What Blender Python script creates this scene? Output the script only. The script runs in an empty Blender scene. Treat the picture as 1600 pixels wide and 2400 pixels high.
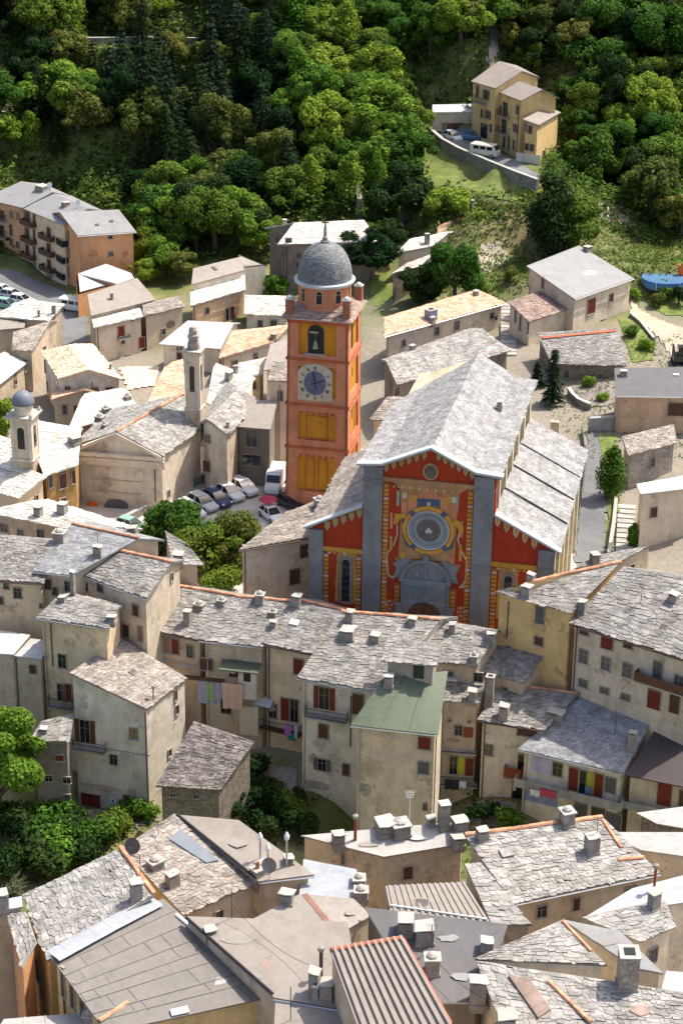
import bpy, math, random
import numpy as np
from mathutils import Vector, Matrix, noise
random.seed(7)
R = math.radians
scene = bpy.context.scene
col = scene.collection
# ------------------------------------------------------------------ camera model (photo pixels 1600 x 2400 -> world metres)
FPX, PITCH, ROLL, H = 4680.0, R(24), R(0.7), 95.0
_fw = Vector((0, math.cos(PITCH), -math.sin(PITCH)))
_rt = Vector((1, 0, 0)); _up = Vector((0, math.sin(PITCH), math.cos(PITCH)))
RT = _rt * math.cos(ROLL) + _up * math.sin(ROLL)
UP = -_rt * math.sin(ROLL) + _up * math.cos(ROLL)
CAM = Vector((0, 0, H))
def ray(x, y):
    return _fw + RT * ((x - 800) / FPX) + UP * ((1200 - y) / FPX)
def atz(x, y, z):
    d = ray(x, y); return CAM + d * ((z - H) / d.z)
def atY(x, y, Y):
    d = ray(x, y); return CAM + d * (Y / d.y)
def onplane(x, y, o, n):
    d = ray(x, y); return CAM + d * ((o - CAM).dot(n) / d.dot(n))
cam = bpy.data.cameras.new('camera'); co = bpy.data.objects.new('camera', cam); col.objects.link(co)
cam.sensor_fit = 'VERTICAL'; cam.sensor_height = 36; cam.lens = FPX / 2400 * 36
cam.clip_start = 1; cam.clip_end = 2000
m = Matrix((RT, UP, -_fw)).transposed().to_4x4(); m.translation = CAM
co.matrix_world = m; scene.camera = co
# ------------------------------------------------------------------ materials
def mk(name, c, rough=.85, var=.18, scale=.6, bump=.15, bscale=6, island=0, streak=0, metal=0, tint=None, tfac=.4, tscale=.25,
       stone=0, stscale=1.5, spec=.3, hue=0, peel=0):
    m = bpy.data.materials.new(name); m.use_nodes = True
    N = m.node_tree.nodes; L = m.node_tree.links
    b = N['Principled BSDF']; b.inputs['Roughness'].default_value = rough; b.inputs['Metallic'].default_value = metal
    b.inputs['Specular IOR Level'].default_value = spec
    tc = N.new('ShaderNodeTexCoord')
    def nz(sc, det=5, vec=None, ro=.6):
        n = N.new('ShaderNodeTexNoise'); n.inputs['Scale'].default_value = sc; n.inputs['Detail'].default_value = det
        n.inputs['Roughness'].default_value = ro; L.new(vec or tc.outputs['Object'], n.inputs['Vector']); return n.outputs['Fac']
    def ramp(v, a, b_, lo, hi):
        r = N.new('ShaderNodeMapRange'); r.inputs[1].default_value = a; r.inputs[2].default_value = b_
        r.inputs[3].default_value = lo; r.inputs[4].default_value = hi; L.new(v, r.inputs[0]); return r.outputs[0]
    def mul(a, b_):
        k = N.new('ShaderNodeMath'); k.operation = 'MULTIPLY'; L.new(a, k.inputs[0])
        if isinstance(b_, float): k.inputs[1].default_value = b_
        else: L.new(b_, k.inputs[1])
        return k.outputs[0]
    f = ramp(nz(scale), .3, .7, 1 - var, 1 + var)
    f = mul(f, ramp(nz(scale * 7, 4), .3, .7, 1 - var * .5, 1 + var * .5))
    if streak:
        mp = N.new('ShaderNodeMapping'); mp.inputs['Scale'].default_value = (1, 1, .3); L.new(tc.outputs['Object'], mp.inputs[0])
        f = mul(f, ramp(nz(.9, 8, mp.outputs[0], .75), .45, .72, 1, 1 - streak * 1.3))
        f = mul(f, ramp(nz(.28, 7, None, .8), .5, .62, 1, 1 - streak * .7))
    if island:
        g = N.new('ShaderNodeNewGeometry'); f = mul(f, ramp(g.outputs['Random Per Island'], 0, 1, 1 - island, 1 + island))
    hgt = None
    if stone:
        v = N.new('ShaderNodeTexVoronoi'); v.feature = 'DISTANCE_TO_EDGE'; v.inputs['Scale'].default_value = stscale
        mp = N.new('ShaderNodeMapping'); mp.inputs['Scale'].default_value = (1, 1, 1.6); L.new(tc.outputs['Object'], mp.inputs[0])
        L.new(mp.outputs[0], v.inputs['Vector'])
        e = ramp(v.outputs['Distance'], 0, .12, 1 - stone, 1); f = mul(f, e); hgt = e
        v2 = N.new('ShaderNodeTexVoronoi'); v2.inputs['Scale'].default_value = stscale; L.new(mp.outputs[0], v2.inputs['Vector'])
        sp = N.new('ShaderNodeSeparateColor'); L.new(v2.outputs['Color'], sp.inputs[0]); f = mul(f, ramp(sp.outputs[0], 0, 1, 1 - stone * .35, 1 + stone * .35))
    mx = N.new('ShaderNodeMix'); mx.data_type = 'RGBA'; mx.inputs[6].default_value = (*c, 1)
    t = tint or tuple(x * .6 for x in c); mx.inputs[7].default_value = (*t, 1)
    L.new(ramp(nz(tscale, 6, None, .7), .45, .7, 0, tfac), mx.inputs[0])
    sc = N.new('ShaderNodeVectorMath'); sc.operation = 'SCALE'; L.new(mx.outputs[2], sc.inputs[0]); L.new(f, sc.inputs['Scale'])
    out = sc.outputs[0]
    if peel:   # flaked render with its own outline, showing masonry
        pm = N.new('ShaderNodeMix'); pm.data_type = 'RGBA'; L.new(out, pm.inputs[6]); pv = N.new('ShaderNodeMix'); pv.data_type = 'RGBA'; pv.inputs[6].default_value = (c[0] * .40, c[1] * .38, c[2] * .38, 1); pv.inputs[7].default_value = (c[0] * .75, c[1] * .74, c[2] * .76, 1)
        L.new(ramp(nz(3.5, 6), .35, .65, 0, 1), pv.inputs[0]); L.new(pv.outputs[2], pm.inputs[7])
        L.new(ramp(nz(.33, 9, None, .72), .585, .61, 0, peel), pm.inputs[0]); out = pm.outputs[2]
    if hue:
        oi = N.new('ShaderNodeObjectInfo'); hs = N.new('ShaderNodeHueSaturation'); L.new(out, hs.inputs['Color'])
        L.new(ramp(oi.outputs['Random'], 0, 1, .5 - hue, .5 + hue), hs.inputs['Hue'])
        L.new(ramp(oi.outputs['Random'], 0, 1, 1.25, .7), hs.inputs['Value']); out = hs.outputs[0]
    L.new(out, b.inputs['Base Color'])
    if bump:
        bp = N.new('ShaderNodeBump'); bp.inputs['Strength'].default_value = bump; bp.inputs['Distance'].default_value = .05
        h_ = nz(bscale, 6)
        if hgt: h_ = mul(h_, hgt)
        L.new(h_, bp.inputs['Height']); L.new(bp.outputs[0], b.inputs['Normal'])
    return m
def leafmat(name, c, tr=.42, hue=.03, isl=.45):
    m = mk(name, c, rough=.7, spec=.12, var=.2, scale=.25, bump=0, island=isl, hue=hue, tfac=.5, tint=(c[0] * 1.5, c[1] * 1.25, c[2] * .8), tscale=.15)
    N = m.node_tree.nodes; L = m.node_tree.links; b = N['Principled BSDF']; src = b.inputs['Base Color'].links[0].from_socket
    t = N.new('ShaderNodeBsdfTranslucent'); L.new(src, t.inputs[0]); ms = N.new('ShaderNodeMixShader'); ms.inputs[0].default_value = tr
    L.new(b.outputs[0], ms.inputs[1]); L.new(t.outputs[0], ms.inputs[2]); L.new(ms.outputs[0], N['Material Output'].inputs[0]); return m
M = {}
def plaster(n, c, st=.22, var=.10, tint=None, tfac=.5, bump=.25, **k):
    M[n] = mk(n, c, rough=.92, var=var, scale=.45, bump=bump, bscale=4, streak=st, tint=tint or (c[0] * .55, c[1] * .52, c[2] * .48), tfac=tfac, tscale=.4, peel=0 if n.startswith(('church', 'tower')) else .8, **k)
plaster('cream', (.74, .61, .43)); plaster('pale', (.74, .655, .52)); plaster('beige', (.68, .565, .42)); plaster('tan', (.60, .48, .34))
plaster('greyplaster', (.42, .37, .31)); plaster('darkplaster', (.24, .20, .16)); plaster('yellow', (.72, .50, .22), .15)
plaster('warm', (.76, .59, .39), .15); plaster('ochre', (.42, .25, .09), .3); plaster('orangewall', (.72, .36, .17), .15, .06, tfac=.2)
plaster('salmon', (.66, .36, .22), .2); plaster('chapelwall', (.80, .68, .52), .15); plaster('bluewall', (.30, .33, .55), .3)
plaster('lilac', (.5, .5, .66), .3); plaster('towerpink', (.58, .215, .105), .22, .1, tint=(.60, .30, .20), tfac=.6)
plaster('towerochre', (.56, .245, .02), .2, .08, tfac=.25); plaster('towerred', (.50, .13, .05), .3)
plaster('churchgrey', (.225, .235, .235), .2, .1); plaster('churchred', (.37, .043, .012), .12, .08, tfac=.25)
plaster('churchgold', (.54, .29, .045), .1); plaster('churchtan', (.42, .235, .11), .2); plaster('churchcream', (.6, .52, .36), .3)
plaster('peachwall', (.66, .45, .28), .2)
M['rubble'] = mk('rubble', (.25, .205, .155), var=.25, stone=.5, stscale=2.6, bump=.8, bscale=5, tint=(.13, .11, .09))
M['palerubble'] = mk('palerubble', (.36, .31, .25), var=.25, stone=.4, stscale=2.2, bump=.8, bscale=5)
def slabm(n, c, isl=.3, tint=(.2, .15, .12), rough=.62, **k):
    M[n] = mk(n, c, rough=rough, var=.32, scale=.8, bump=.7, bscale=7, island=isl, tint=tint, tfac=.5, tscale=.5, spec=.25, **k)
slabm('slab', (.25, .236, .215), .26, (.15, .12, .095)); slabm('slablight', (.31, .295, .27), .25, (.2, .165, .13)); slabm('slabglare', (.58, .54, .47), .12, (.5, .42, .33))  # last one: grey stone with the sun's glare painted into a lighter colour
slabm('slabwarm', (.30, .262, .225), .24); slabm('slabdark', (.15, .13, .12), .5, (.08, .07, .06)); slabm('slabblue', (.25, .25, .255), .22, (.3, .28, .26)); slabm('deck', (.06, .055, .05), .1, (.05, .04, .035))
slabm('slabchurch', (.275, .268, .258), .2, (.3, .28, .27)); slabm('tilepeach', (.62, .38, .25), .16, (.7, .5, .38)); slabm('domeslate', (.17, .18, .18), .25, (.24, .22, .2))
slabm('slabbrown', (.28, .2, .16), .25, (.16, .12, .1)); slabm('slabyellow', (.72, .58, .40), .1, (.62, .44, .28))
def sheetm(n, c, rough=.6, **k): M[n] = mk(n, c, rough=rough, var=.13, scale=.35, streak=.16, bump=.3, bscale=10, tint=tuple(x * .75 for x in c), tfac=.5, tscale=.35, spec=.45, **k)
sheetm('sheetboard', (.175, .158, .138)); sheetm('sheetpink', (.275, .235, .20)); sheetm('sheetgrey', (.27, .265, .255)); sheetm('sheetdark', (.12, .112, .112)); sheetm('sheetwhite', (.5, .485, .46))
sheetm('sheetgreen', (.11, .14, .085)); sheetm('sheetbrown', (.055, .04, .038)); sheetm('sheetblue', (.36, .375, .40)); sheetm('sheetwarm', (.30, .265, .225)); sheetm('sheetmetal', (.5, .5, .5), .45)
sheetm('sheetpale', (.38, .365, .34)); sheetm('patchblue', (.17, .19, .22)); sheetm('copper', (.25, .12, .08), .5)
M['orange'] = mk('orange', (.52, .25, .14), var=.25, scale=2, bump=.3, island=.3, tint=(.5, .32, .2))
M['redtile'] = mk('redtile', (.45, .12, .06), var=.25, scale=2, bump=.3)
M['brick'] = mk('brick', (.34, .14, .09), var=.25, scale=3, bump=.4, stone=.3, stscale=5)
M['chim'] = mk('chim', (.30, .27, .235), var=.25, scale=1.2, bump=.5, bscale=7, streak=.35, tint=(.42, .37, .3))
M['cap'] = mk('cap', (.42, .395, .35), var=.15, scale=2, bump=.4)
M['glass'] = mk('glass', (.015, .017, .02), rough=.12, var=.1, bump=0, spec=.6)
M['curtain'] = mk('curtain', (.12, .11, .10), rough=.3, var=.3, scale=2, bump=0)
M['frame'] = mk('frame', (.34, .29, .23), var=.1, bump=0); M['redwood'] = mk('redwood', (.20, .035, .018), var=.15, bump=.2, scale=3)
M['brownwood'] = mk('brownwood', (.12, .06, .035), var=.25, bump=.3, scale=3); M['palewood'] = mk('palewood', (.32, .2, .12), var=.2, bump=.3, scale=3)
M['greyshutter'] = mk('greyshutter', (.13, .12, .12), var=.15, bump=.1); M['black'] = mk('black', (.02, .02, .02), rough=.5, var=.1, bump=0)
M['rust'] = mk('rust', (.25, .07, .03), var=.3, scale=3, bump=.4); M['metal'] = mk('metal', (.5, .5, .5), rough=.35, metal=.7, var=.1, bump=0)
M['pipe'] = mk('pipe', (.09, .06, .05), rough=.5, var=.1, bump=0); M['bluegrey'] = mk('bluegrey', (.24, .26, .33), var=.1, bump=0)
M['white'] = mk('white', (.8, .8, .78), rough=.5, var=.04, bump=0); M['clockface'] = mk('clockface', (.50, .44, .32), var=.1, scale=2, bump=.1)
M['clockblue'] = mk('clockblue', (.13, .13, .20), var=.2, scale=1.5, bump=.1); M['navy'] = mk('navy', (.03, .03, .07), rough=.4, var=.1, bump=0)
M['churchblue'] = mk('churchblue', (.07, .10, .17), var=.15, bump=.1); M['churchgreen'] = mk('churchgreen', (.30, .33, .24), var=.15, bump=.1)
M['bronze'] = mk('bronze', (.28, .27, .2), rough=.4, metal=.5, var=.2, bump=.1); M['rosegrey'] = mk('rosegrey', (.24, .27, .28), var=.2, bump=.1); M['lead'] = mk('lead', (.5, .52, .52), rough=.5, var=.1, bump=.1)
M['rubber'] = mk('rubber', (.02, .02, .02), rough=.8, var=.1, bump=0); M['darkgreen'] = mk('darkgreen', (.03, .05, .035), rough=.4, var=.1, bump=0)
for n, c in dict(carwhite=(.8, .8, .8), carsilver=(.5, .52, .54), carnavy=(.03, .05, .12), carblue=(.10, .2, .33), carblack=(.03, .03, .035), carcream=(.72, .68, .55), cargreen=(.25, .42, .36), carred=(.5, .04, .03)).items():
    M[n] = mk(n, c, rough=.25, var=.02, bump=0, spec=.6)
M['asphalt'] = mk('asphalt', (.17, .17, .17), var=.15, scale=.3, bump=.3, bscale=20); M['plazastone'] = mk('plazastone', (.52, .48, .42), var=.12, scale=.4, bump=.2, bscale=10)
M['concrete'] = mk('concrete', (.38, .36, .33), var=.2, scale=.5, bump=.3, streak=.3); M['stonewall'] = mk('stonewall', (.27, .25, .21), var=.25, stone=.4, stscale=1.8, bump=.6)
M['path'] = mk('path', (.42, .36, .27), var=.2, scale=.5, bump=.4); M['lawn'] = mk('lawn', (.13, .17, .035), var=.35, scale=.6, bump=.6, bscale=8, tint=(.22, .19, .08)); M['gravel'] = mk('gravel', (.24, .21, .18), var=.3, scale=2, bump=.6, bscale=12)
M['leaf'] = leafmat('leaf', (.095, .175, .022)); M['leafdark'] = leafmat('leafdark', (.028, .06, .014)); M['leafbright'] = leafmat('leafbright', (.16, .27, .03))
M['leafolive'] = leafmat('leafolive', (.14, .17, .035)); M['conifer'] = leafmat('conifer', (.018, .045, .018), .15); M['grassblade'] = leafmat('grassblade', (.12, .16, .03), .3)
M['leafgrey'] = leafmat('leafgrey', (.11, .13, .07)); M['bark'] = mk('bark', (.10, .075, .055), var=.3, scale=3, bump=.6)
for n, c in dict(clothpeach=(.68, .44, .32), clothpink=(.55, .18, .6), clothgreen=(.02, .28, .22), clothwhite=(.7, .68, .72), clothred=(.5, .06, .1), clothyellow=(.5, .45, .03), poolblue=(.09, .22, .48), plasticorange=(.8, .14, .02), plasticblue=(.04, .18, .5), clothdark=(.03, .03, .04), lightgreen=(.36, .48, .24)).items():
    M[n] = mk(n, c, rough=.7, var=.08, bump=.1)
def groundmat():
    m = mk('hillside_ground', (.10, .125, .032), var=.35, scale=.2, bump=.8, bscale=1.5, tint=(.27, .2, .10), tfac=.9, tscale=.07)
    N = m.node_tree.nodes; L = m.node_tree.links; b = N['Principled BSDF']; src = b.inputs['Base Color'].links[0].from_socket
    tc = N.new('ShaderNodeTexCoord'); nz = N.new('ShaderNodeTexNoise'); nz.inputs['Scale'].default_value = .12; nz.inputs['Detail'].default_value = 6; L.new(tc.outputs['Object'], nz.inputs[0])
    sp = N.new('ShaderNodeSeparateXYZ'); L.new(tc.outputs['Object'], sp.inputs[0])
    ad = N.new('ShaderNodeMath'); ad.operation = 'MULTIPLY_ADD'; ad.inputs[1].default_value = 40; L.new(nz.outputs[0], ad.inputs[0]); L.new(sp.outputs[1], ad.inputs[2])
    cr = N.new('ShaderNodeValToRGB'); mr = N.new('ShaderNodeMapRange'); mr.inputs[1].default_value = 100; mr.inputs[2].default_value = 400; L.new(ad.outputs[0], mr.inputs[0]); L.new(mr.outputs[0], cr.inputs[0])
    e = cr.color_ramp.elements; e[0].position = .14; e[0].color = (1, 1, 1, 1); e[1].position = .2; e[1].color = (0, 0, 0, 1)
    for ps, v in ((.29, 0), (.32, 1), (.60, 1), (.66, 0)): q = e.new(ps); q.color = (v, v, v, 1)
    n2 = N.new('ShaderNodeTexNoise'); n2.inputs['Scale'].default_value = 2; n2.inputs['Detail'].default_value = 8; L.new(tc.outputs['Object'], n2.inputs[0])
    c2 = N.new('ShaderNodeValToRGB'); c2.color_ramp.elements[0].color = (.15, .125, .095, 1); c2.color_ramp.elements[1].color = (.34, .30, .235, 1); L.new(n2.outputs[0], c2.inputs[0])
    mx = N.new('ShaderNodeMix'); mx.data_type = 'RGBA'; L.new(cr.outputs[0], mx.inputs[0]); L.new(src, mx.inputs[6]); L.new(c2.outputs[0], mx.inputs[7]); L.new(mx.outputs[2], b.inputs['Base Color'])
    return m
M['ground'] = groundmat()
# ------------------------------------------------------------------ mesh builder
class MB:
    def __init__(s): s.v = []; s.f = []; s.m = []; s.ms = []
    def mi(s, name):
        if name not in s.ms: s.ms.append(name)
        return s.ms.index(name)
    def face(s, pts, mat):
        i = len(s.v); s.v += [tuple(p) for p in pts]; s.f.append(tuple(range(i, i + len(pts)))); s.m.append(s.mi(mat))
    def mesh(s, pts, faces, mat):
        i = len(s.v); s.v += [tuple(p) for p in pts]; k = s.mi(mat)
        for f in faces: s.f.append(tuple(i + a for a in f)); s.m.append(k)
    def prism(s, bot, top, mat, sidemat=None, caps=True):
        n = len(bot)
        if caps: s.mesh(list(bot) + list(top), [tuple(range(n, 2 * n)), tuple(reversed(range(n)))] , mat)
        s.mesh(list(bot) + list(top), [(i, (i + 1) % n, n + (i + 1) % n, n + i) for i in range(n)], sidemat or mat)
    def box(s, o, x, y, z, mat):      # o = corner, x y z = edge vectors
        o, x, y, z = Vector(o), Vector(x), Vector(y), Vector(z)
        p = [o, o + x, o + x + y, o + y]; q = [a + z for a in p]
        s.mesh(p + q, [(3, 2, 1, 0), (4, 5, 6, 7), (0, 1, 5, 4), (1, 2, 6, 5), (2, 3, 7, 6), (3, 0, 4, 7)], mat)
    def cbox(s, c, sx, sy, sz, mat, t=Vector((1, 0, 0))):   # base centre, sizes, heading t
        t = Vector(t); w = Vector((-t.y, t.x, 0)); s.box(Vector(c) - t * sx / 2 - w * sy / 2, t * sx, w * sy, Vector((0, 0, sz)), mat)
    def tube(s, a, b, r0, r1, mat, n=8, cap=True):
        a, b = Vector(a), Vector(b); d = (b - a).normalized(); x = d.orthogonal().normalized(); y = d.cross(x)
        ring = lambda c, r: [c + (x * math.cos(2 * math.pi * i / n) + y * math.sin(2 * math.pi * i / n)) * r for i in range(n)]
        P = ring(a, r0) + ring(b, r1); F = [(i, (i + 1) % n, n + (i + 1) % n, n + i) for i in range(n)]
        if cap: F += [tuple(reversed(range(n))), tuple(range(n, 2 * n))]
        s.mesh(P, F, mat)
    def lathe(s, c, prof, mat, n=24, ph=0, smooth=False):
        c = Vector(c); P = []
        for r, z in prof: P += [c + Vector((r * math.cos(2 * math.pi * i / n + ph), r * math.sin(2 * math.pi * i / n + ph), z)) for i in range(n)]
        F = [(k * n + i, k * n + (i + 1) % n, (k + 1) * n + (i + 1) % n, (k + 1) * n + i) for k in range(len(prof) - 1) for i in range(n)]
        F += [tuple(reversed(range(n))), tuple(range((len(prof) - 1) * n, len(prof) * n))]
        s.mesh(P, F, mat)
    def build(s, name, parent=None, org=(0, 0, 0), smooth=False, link=True):
        me = bpy.data.meshes.new(name); o = Vector(org)
        me.from_pydata([(a[0] - o.x, a[1] - o.y, a[2] - o.z) for a in s.v], [], s.f)
        for n in s.ms: me.materials.append(M[n])
        me.polygons.foreach_set('material_index', s.m)
        if smooth: me.polygons.foreach_set('use_smooth', [True] * len(s.f))
        me.update(); ob = bpy.data.objects.new(name, me); col.objects.link(ob)
        if parent is not None: ob.parent = parent
        else: ob.location = o
        return ob
def empty(name, loc, label, cat, group=None, rz=0):
    o = bpy.data.objects.new(name, None); o.empty_display_size = .3; o.location = loc; o.rotation_euler.z = rz; col.objects.link(o)
    o['label'] = label; o['category'] = cat
    if group: o['group'] = group
    return o
def tag(o, label, cat, group=None):
    o['label'] = label; o['category'] = cat
    if group: o['group'] = group
    return o
def struct(o, kind='structure'): o['kind'] = kind; return o
def copy_tree(o, parent=None, kids=None):
    c = o.copy(); col.objects.link(c); c.parent = parent
    for ch in CH(o): copy_tree(ch, c)
    return c
def CH(o): return [x for x in col.objects if x.parent == o] if o.get('nochild') is None else []
# ------------------------------------------------------------------ ground
CP = []
def gw(X, Y, z): CP.append((X, Y, z))
def gp(x, y, z): p = atz(x, y, z); CP.append((p.x, p.y, z))
def gy(x, y, Y): p = atY(x, y, Y); CP.append((p.x, p.y, p.z))
for t in [(-40, 92, 5), (0, 92, 7), (40, 92, 7), (-40, 112, 1), (0, 112, 3), (40, 112, 3), (-35, 126, -2), (0, 128, -1), (35, 128, 0), (20, 139, -5), (-30, 138, -8), (-5, 139, -7), (40, 139, -4),
          (-60, 140, -11), (-50, 150, -12), (-20, 152, -13), (10, 150, -12), (40, 150, -11), (-40, 162, -12), (-15, 163, -12), (5, 163, -12), (25, 160, -11), (45, 158, -10), (-28, 156, -12.3),
          (-35, 182, -1), (-20, 186, -.3), (0, 185, -.3), (20, 180, -.3), (35, 175, -1), (50, 170, -2), (-48, 176, -3), (-30, 170, -9), (0, 170, -8), (20, 167, -8),
          (-20, 200, -.3), (-10, 205, -.3), (-12, 220, -.3), (-20, 225, -.3), (0, 200, -.3), (0, 230, -.3), (15, 200, -.3), (10, 220, -.3), (-26, 208, -.3), (-16, 212, -.3), (-10, 228, -.3),
          (-48, 200, 0), (-55, 220, 1), (-42, 240, 1.5), (-30, 255, 2.5), (-10, 250, 2), (8, 247, 2), (-48, 262, 3), (-50, 280, 3), (-58, 295, 3), (-46, 290, 3), (-42, 275, 3),
          (27, 205, 0), (30, 192, -.2), (33, 215, 1.3), (42, 215, 2.5), (35, 235, 3), (25, 240, 2.5), (45, 250, 4.5), (30, 262, 5), (45, 270, 5.5), (20, 270, 5), (15, 262, 4.5), (55, 262, 6),
          (0, 275, 5), (-15, 270, 4), (-10, 287, 5.5), (10, 282, 7), (25, 283, 8.5), (48, 288, 9.5), (65, 290, 11), (-30, 285, 4.5), (-30, 299, 6), (-45, 309, 7), (-65, 312, 8), (5, 296, 8.5)]: gw(*t)
for X in range(-80, 101, 20):
    for Y in (310, 325, 340, 355, 380, 420, 470): gw(X, Y, 10 + .577 * (Y - 306) + (2 * math.sin(X * .08)))
for t in [(1040, 330, 17.8), (1100, 335, 17.8), (1140, 365, 17.8), (1180, 390, 17.8), (1240, 412, 17.8), (1110, 300, 18), (1230, 380, 18), (1060, 300, 18)]: gp(*t)
for t in [(180, 1897, -11.6), (260, 1897, -11.6), (335, 1893, -11.6), (230, 1925, -11.8), (120, 1890, -11.8)]: gp(*t)
for t in [(1000, 400, 313), (1100, 430, 306), (1200, 462, 299), (1000, 470, 303), (1100, 500, 296)]: gy(*t)
CPa = np.array(CP)
def ground_np(X, Y):
    d2 = (X[..., None] - CPa[:, 0]) ** 2 + (Y[..., None] - CPa[:, 1]) ** 2 + 4
    w = d2 ** -1.9; return (w * CPa[:, 2]).sum(-1) / w.sum(-1)
def ground(X, Y): return float(ground_np(np.array(X), np.array(Y)))
def hitground(x, y):
    d = ray(x, y); lo, hi = 80.0, 420.0; prev = lo
    Y = lo
    while Y < hi:
        p = CAM + d * (Y / d.y)
        if p.z < ground(p.x, p.y): break
        prev = Y; Y += 1.5
    a, b_ = prev, Y
    for _ in range(14):
        c = (a + b_) / 2; p = CAM + d * (c / d.y)
        if p.z < ground(p.x, p.y): b_ = c
        else: a = c
    p = CAM + d * (b_ / d.y); return Vector((p.x, p.y, ground(p.x, p.y)))
xs = np.arange(-110, 125, 1.6); ys = np.arange(70, 480, 1.6)
GX, GY = np.meshgrid(xs, ys); GZ = ground_np(GX, GY)
for i in range(GZ.shape[0]):
    for j in range(GZ.shape[1]):
        if GY[i, j] > 298: GZ[i, j] += 1.1 * noise.noise(Vector((GX[i, j] * .07, GY[i, j] * .07, 0))) * min(1, (GY[i, j] - 298) / 15)
nx = len(xs); V = [(float(a), float(b), float(c)) for a, b, c in zip(GX.ravel(), GY.ravel(), GZ.ravel())]
F = [(i * nx + j, i * nx + j + 1, (i + 1) * nx + j + 1, (i + 1) * nx + j) for i in range(len(ys) - 1) for j in range(nx - 1)]
g = MB(); g.mesh(V, F, 'ground')
# outer skirt carries the ground on to the horizon
o = 900; zz = 60
g.mesh([(-o, -200, -2), (o, -200, -2), (o, 70.5, -2), (-o, 70.5, -2)], [(0, 1, 2, 3)], 'ground')
g.mesh([(-o, 479, 105), (o, 479, 105), (o, 900, 190), (-o, 900, 190)], [(0, 1, 2, 3)], 'ground')
for sx in (-1, 1):
    xe = (-110 if sx < 0 else 123)
    g.mesh([(xe, 69, -2), (sx * o, 69, -2), (sx * o, 300, 6), (xe, 300, 6), (sx * o, 480, 105), (xe, 480, 105)], [(0, 1, 2, 3), (3, 2, 4, 5)], 'ground')
struct(g.build('ground', smooth=True))
# ------------------------------------------------------------------ houses
HS = {}
Z = Vector((0, 0, 1))
def inset(poly, d):
    n = len(poly); A = sum(poly[i].x * poly[(i + 1) % n].y - poly[(i + 1) % n].x * poly[i].y for i in range(n))
    sg = 1 if A > 0 else -1; out = []
    for i in range(n):
        p0, p1, p2 = poly[i - 1], poly[i], poly[(i + 1) % n]
        e1 = Vector((p1.x - p0.x, p1.y - p0.y)).normalized(); e2 = Vector((p2.x - p1.x, p2.y - p1.y)).normalized()
        n1 = Vector((-e1.y, e1.x)) * sg; n2 = Vector((-e2.y, e2.x)) * sg
        k = n1 + n2; L_ = max(.35, k.dot(n1)); out.append(k * (d / L_))
    return out, sg
def sag(p, a=.07): return a * noise.noise(Vector((p.x * .35, p.y * .35, p.z * .1)))
def bil(q, u, v):
    A, B, C, D = q; return (A * (1 - u) + B * u) * (1 - v) + (D * (1 - u) + C * u) * v
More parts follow.
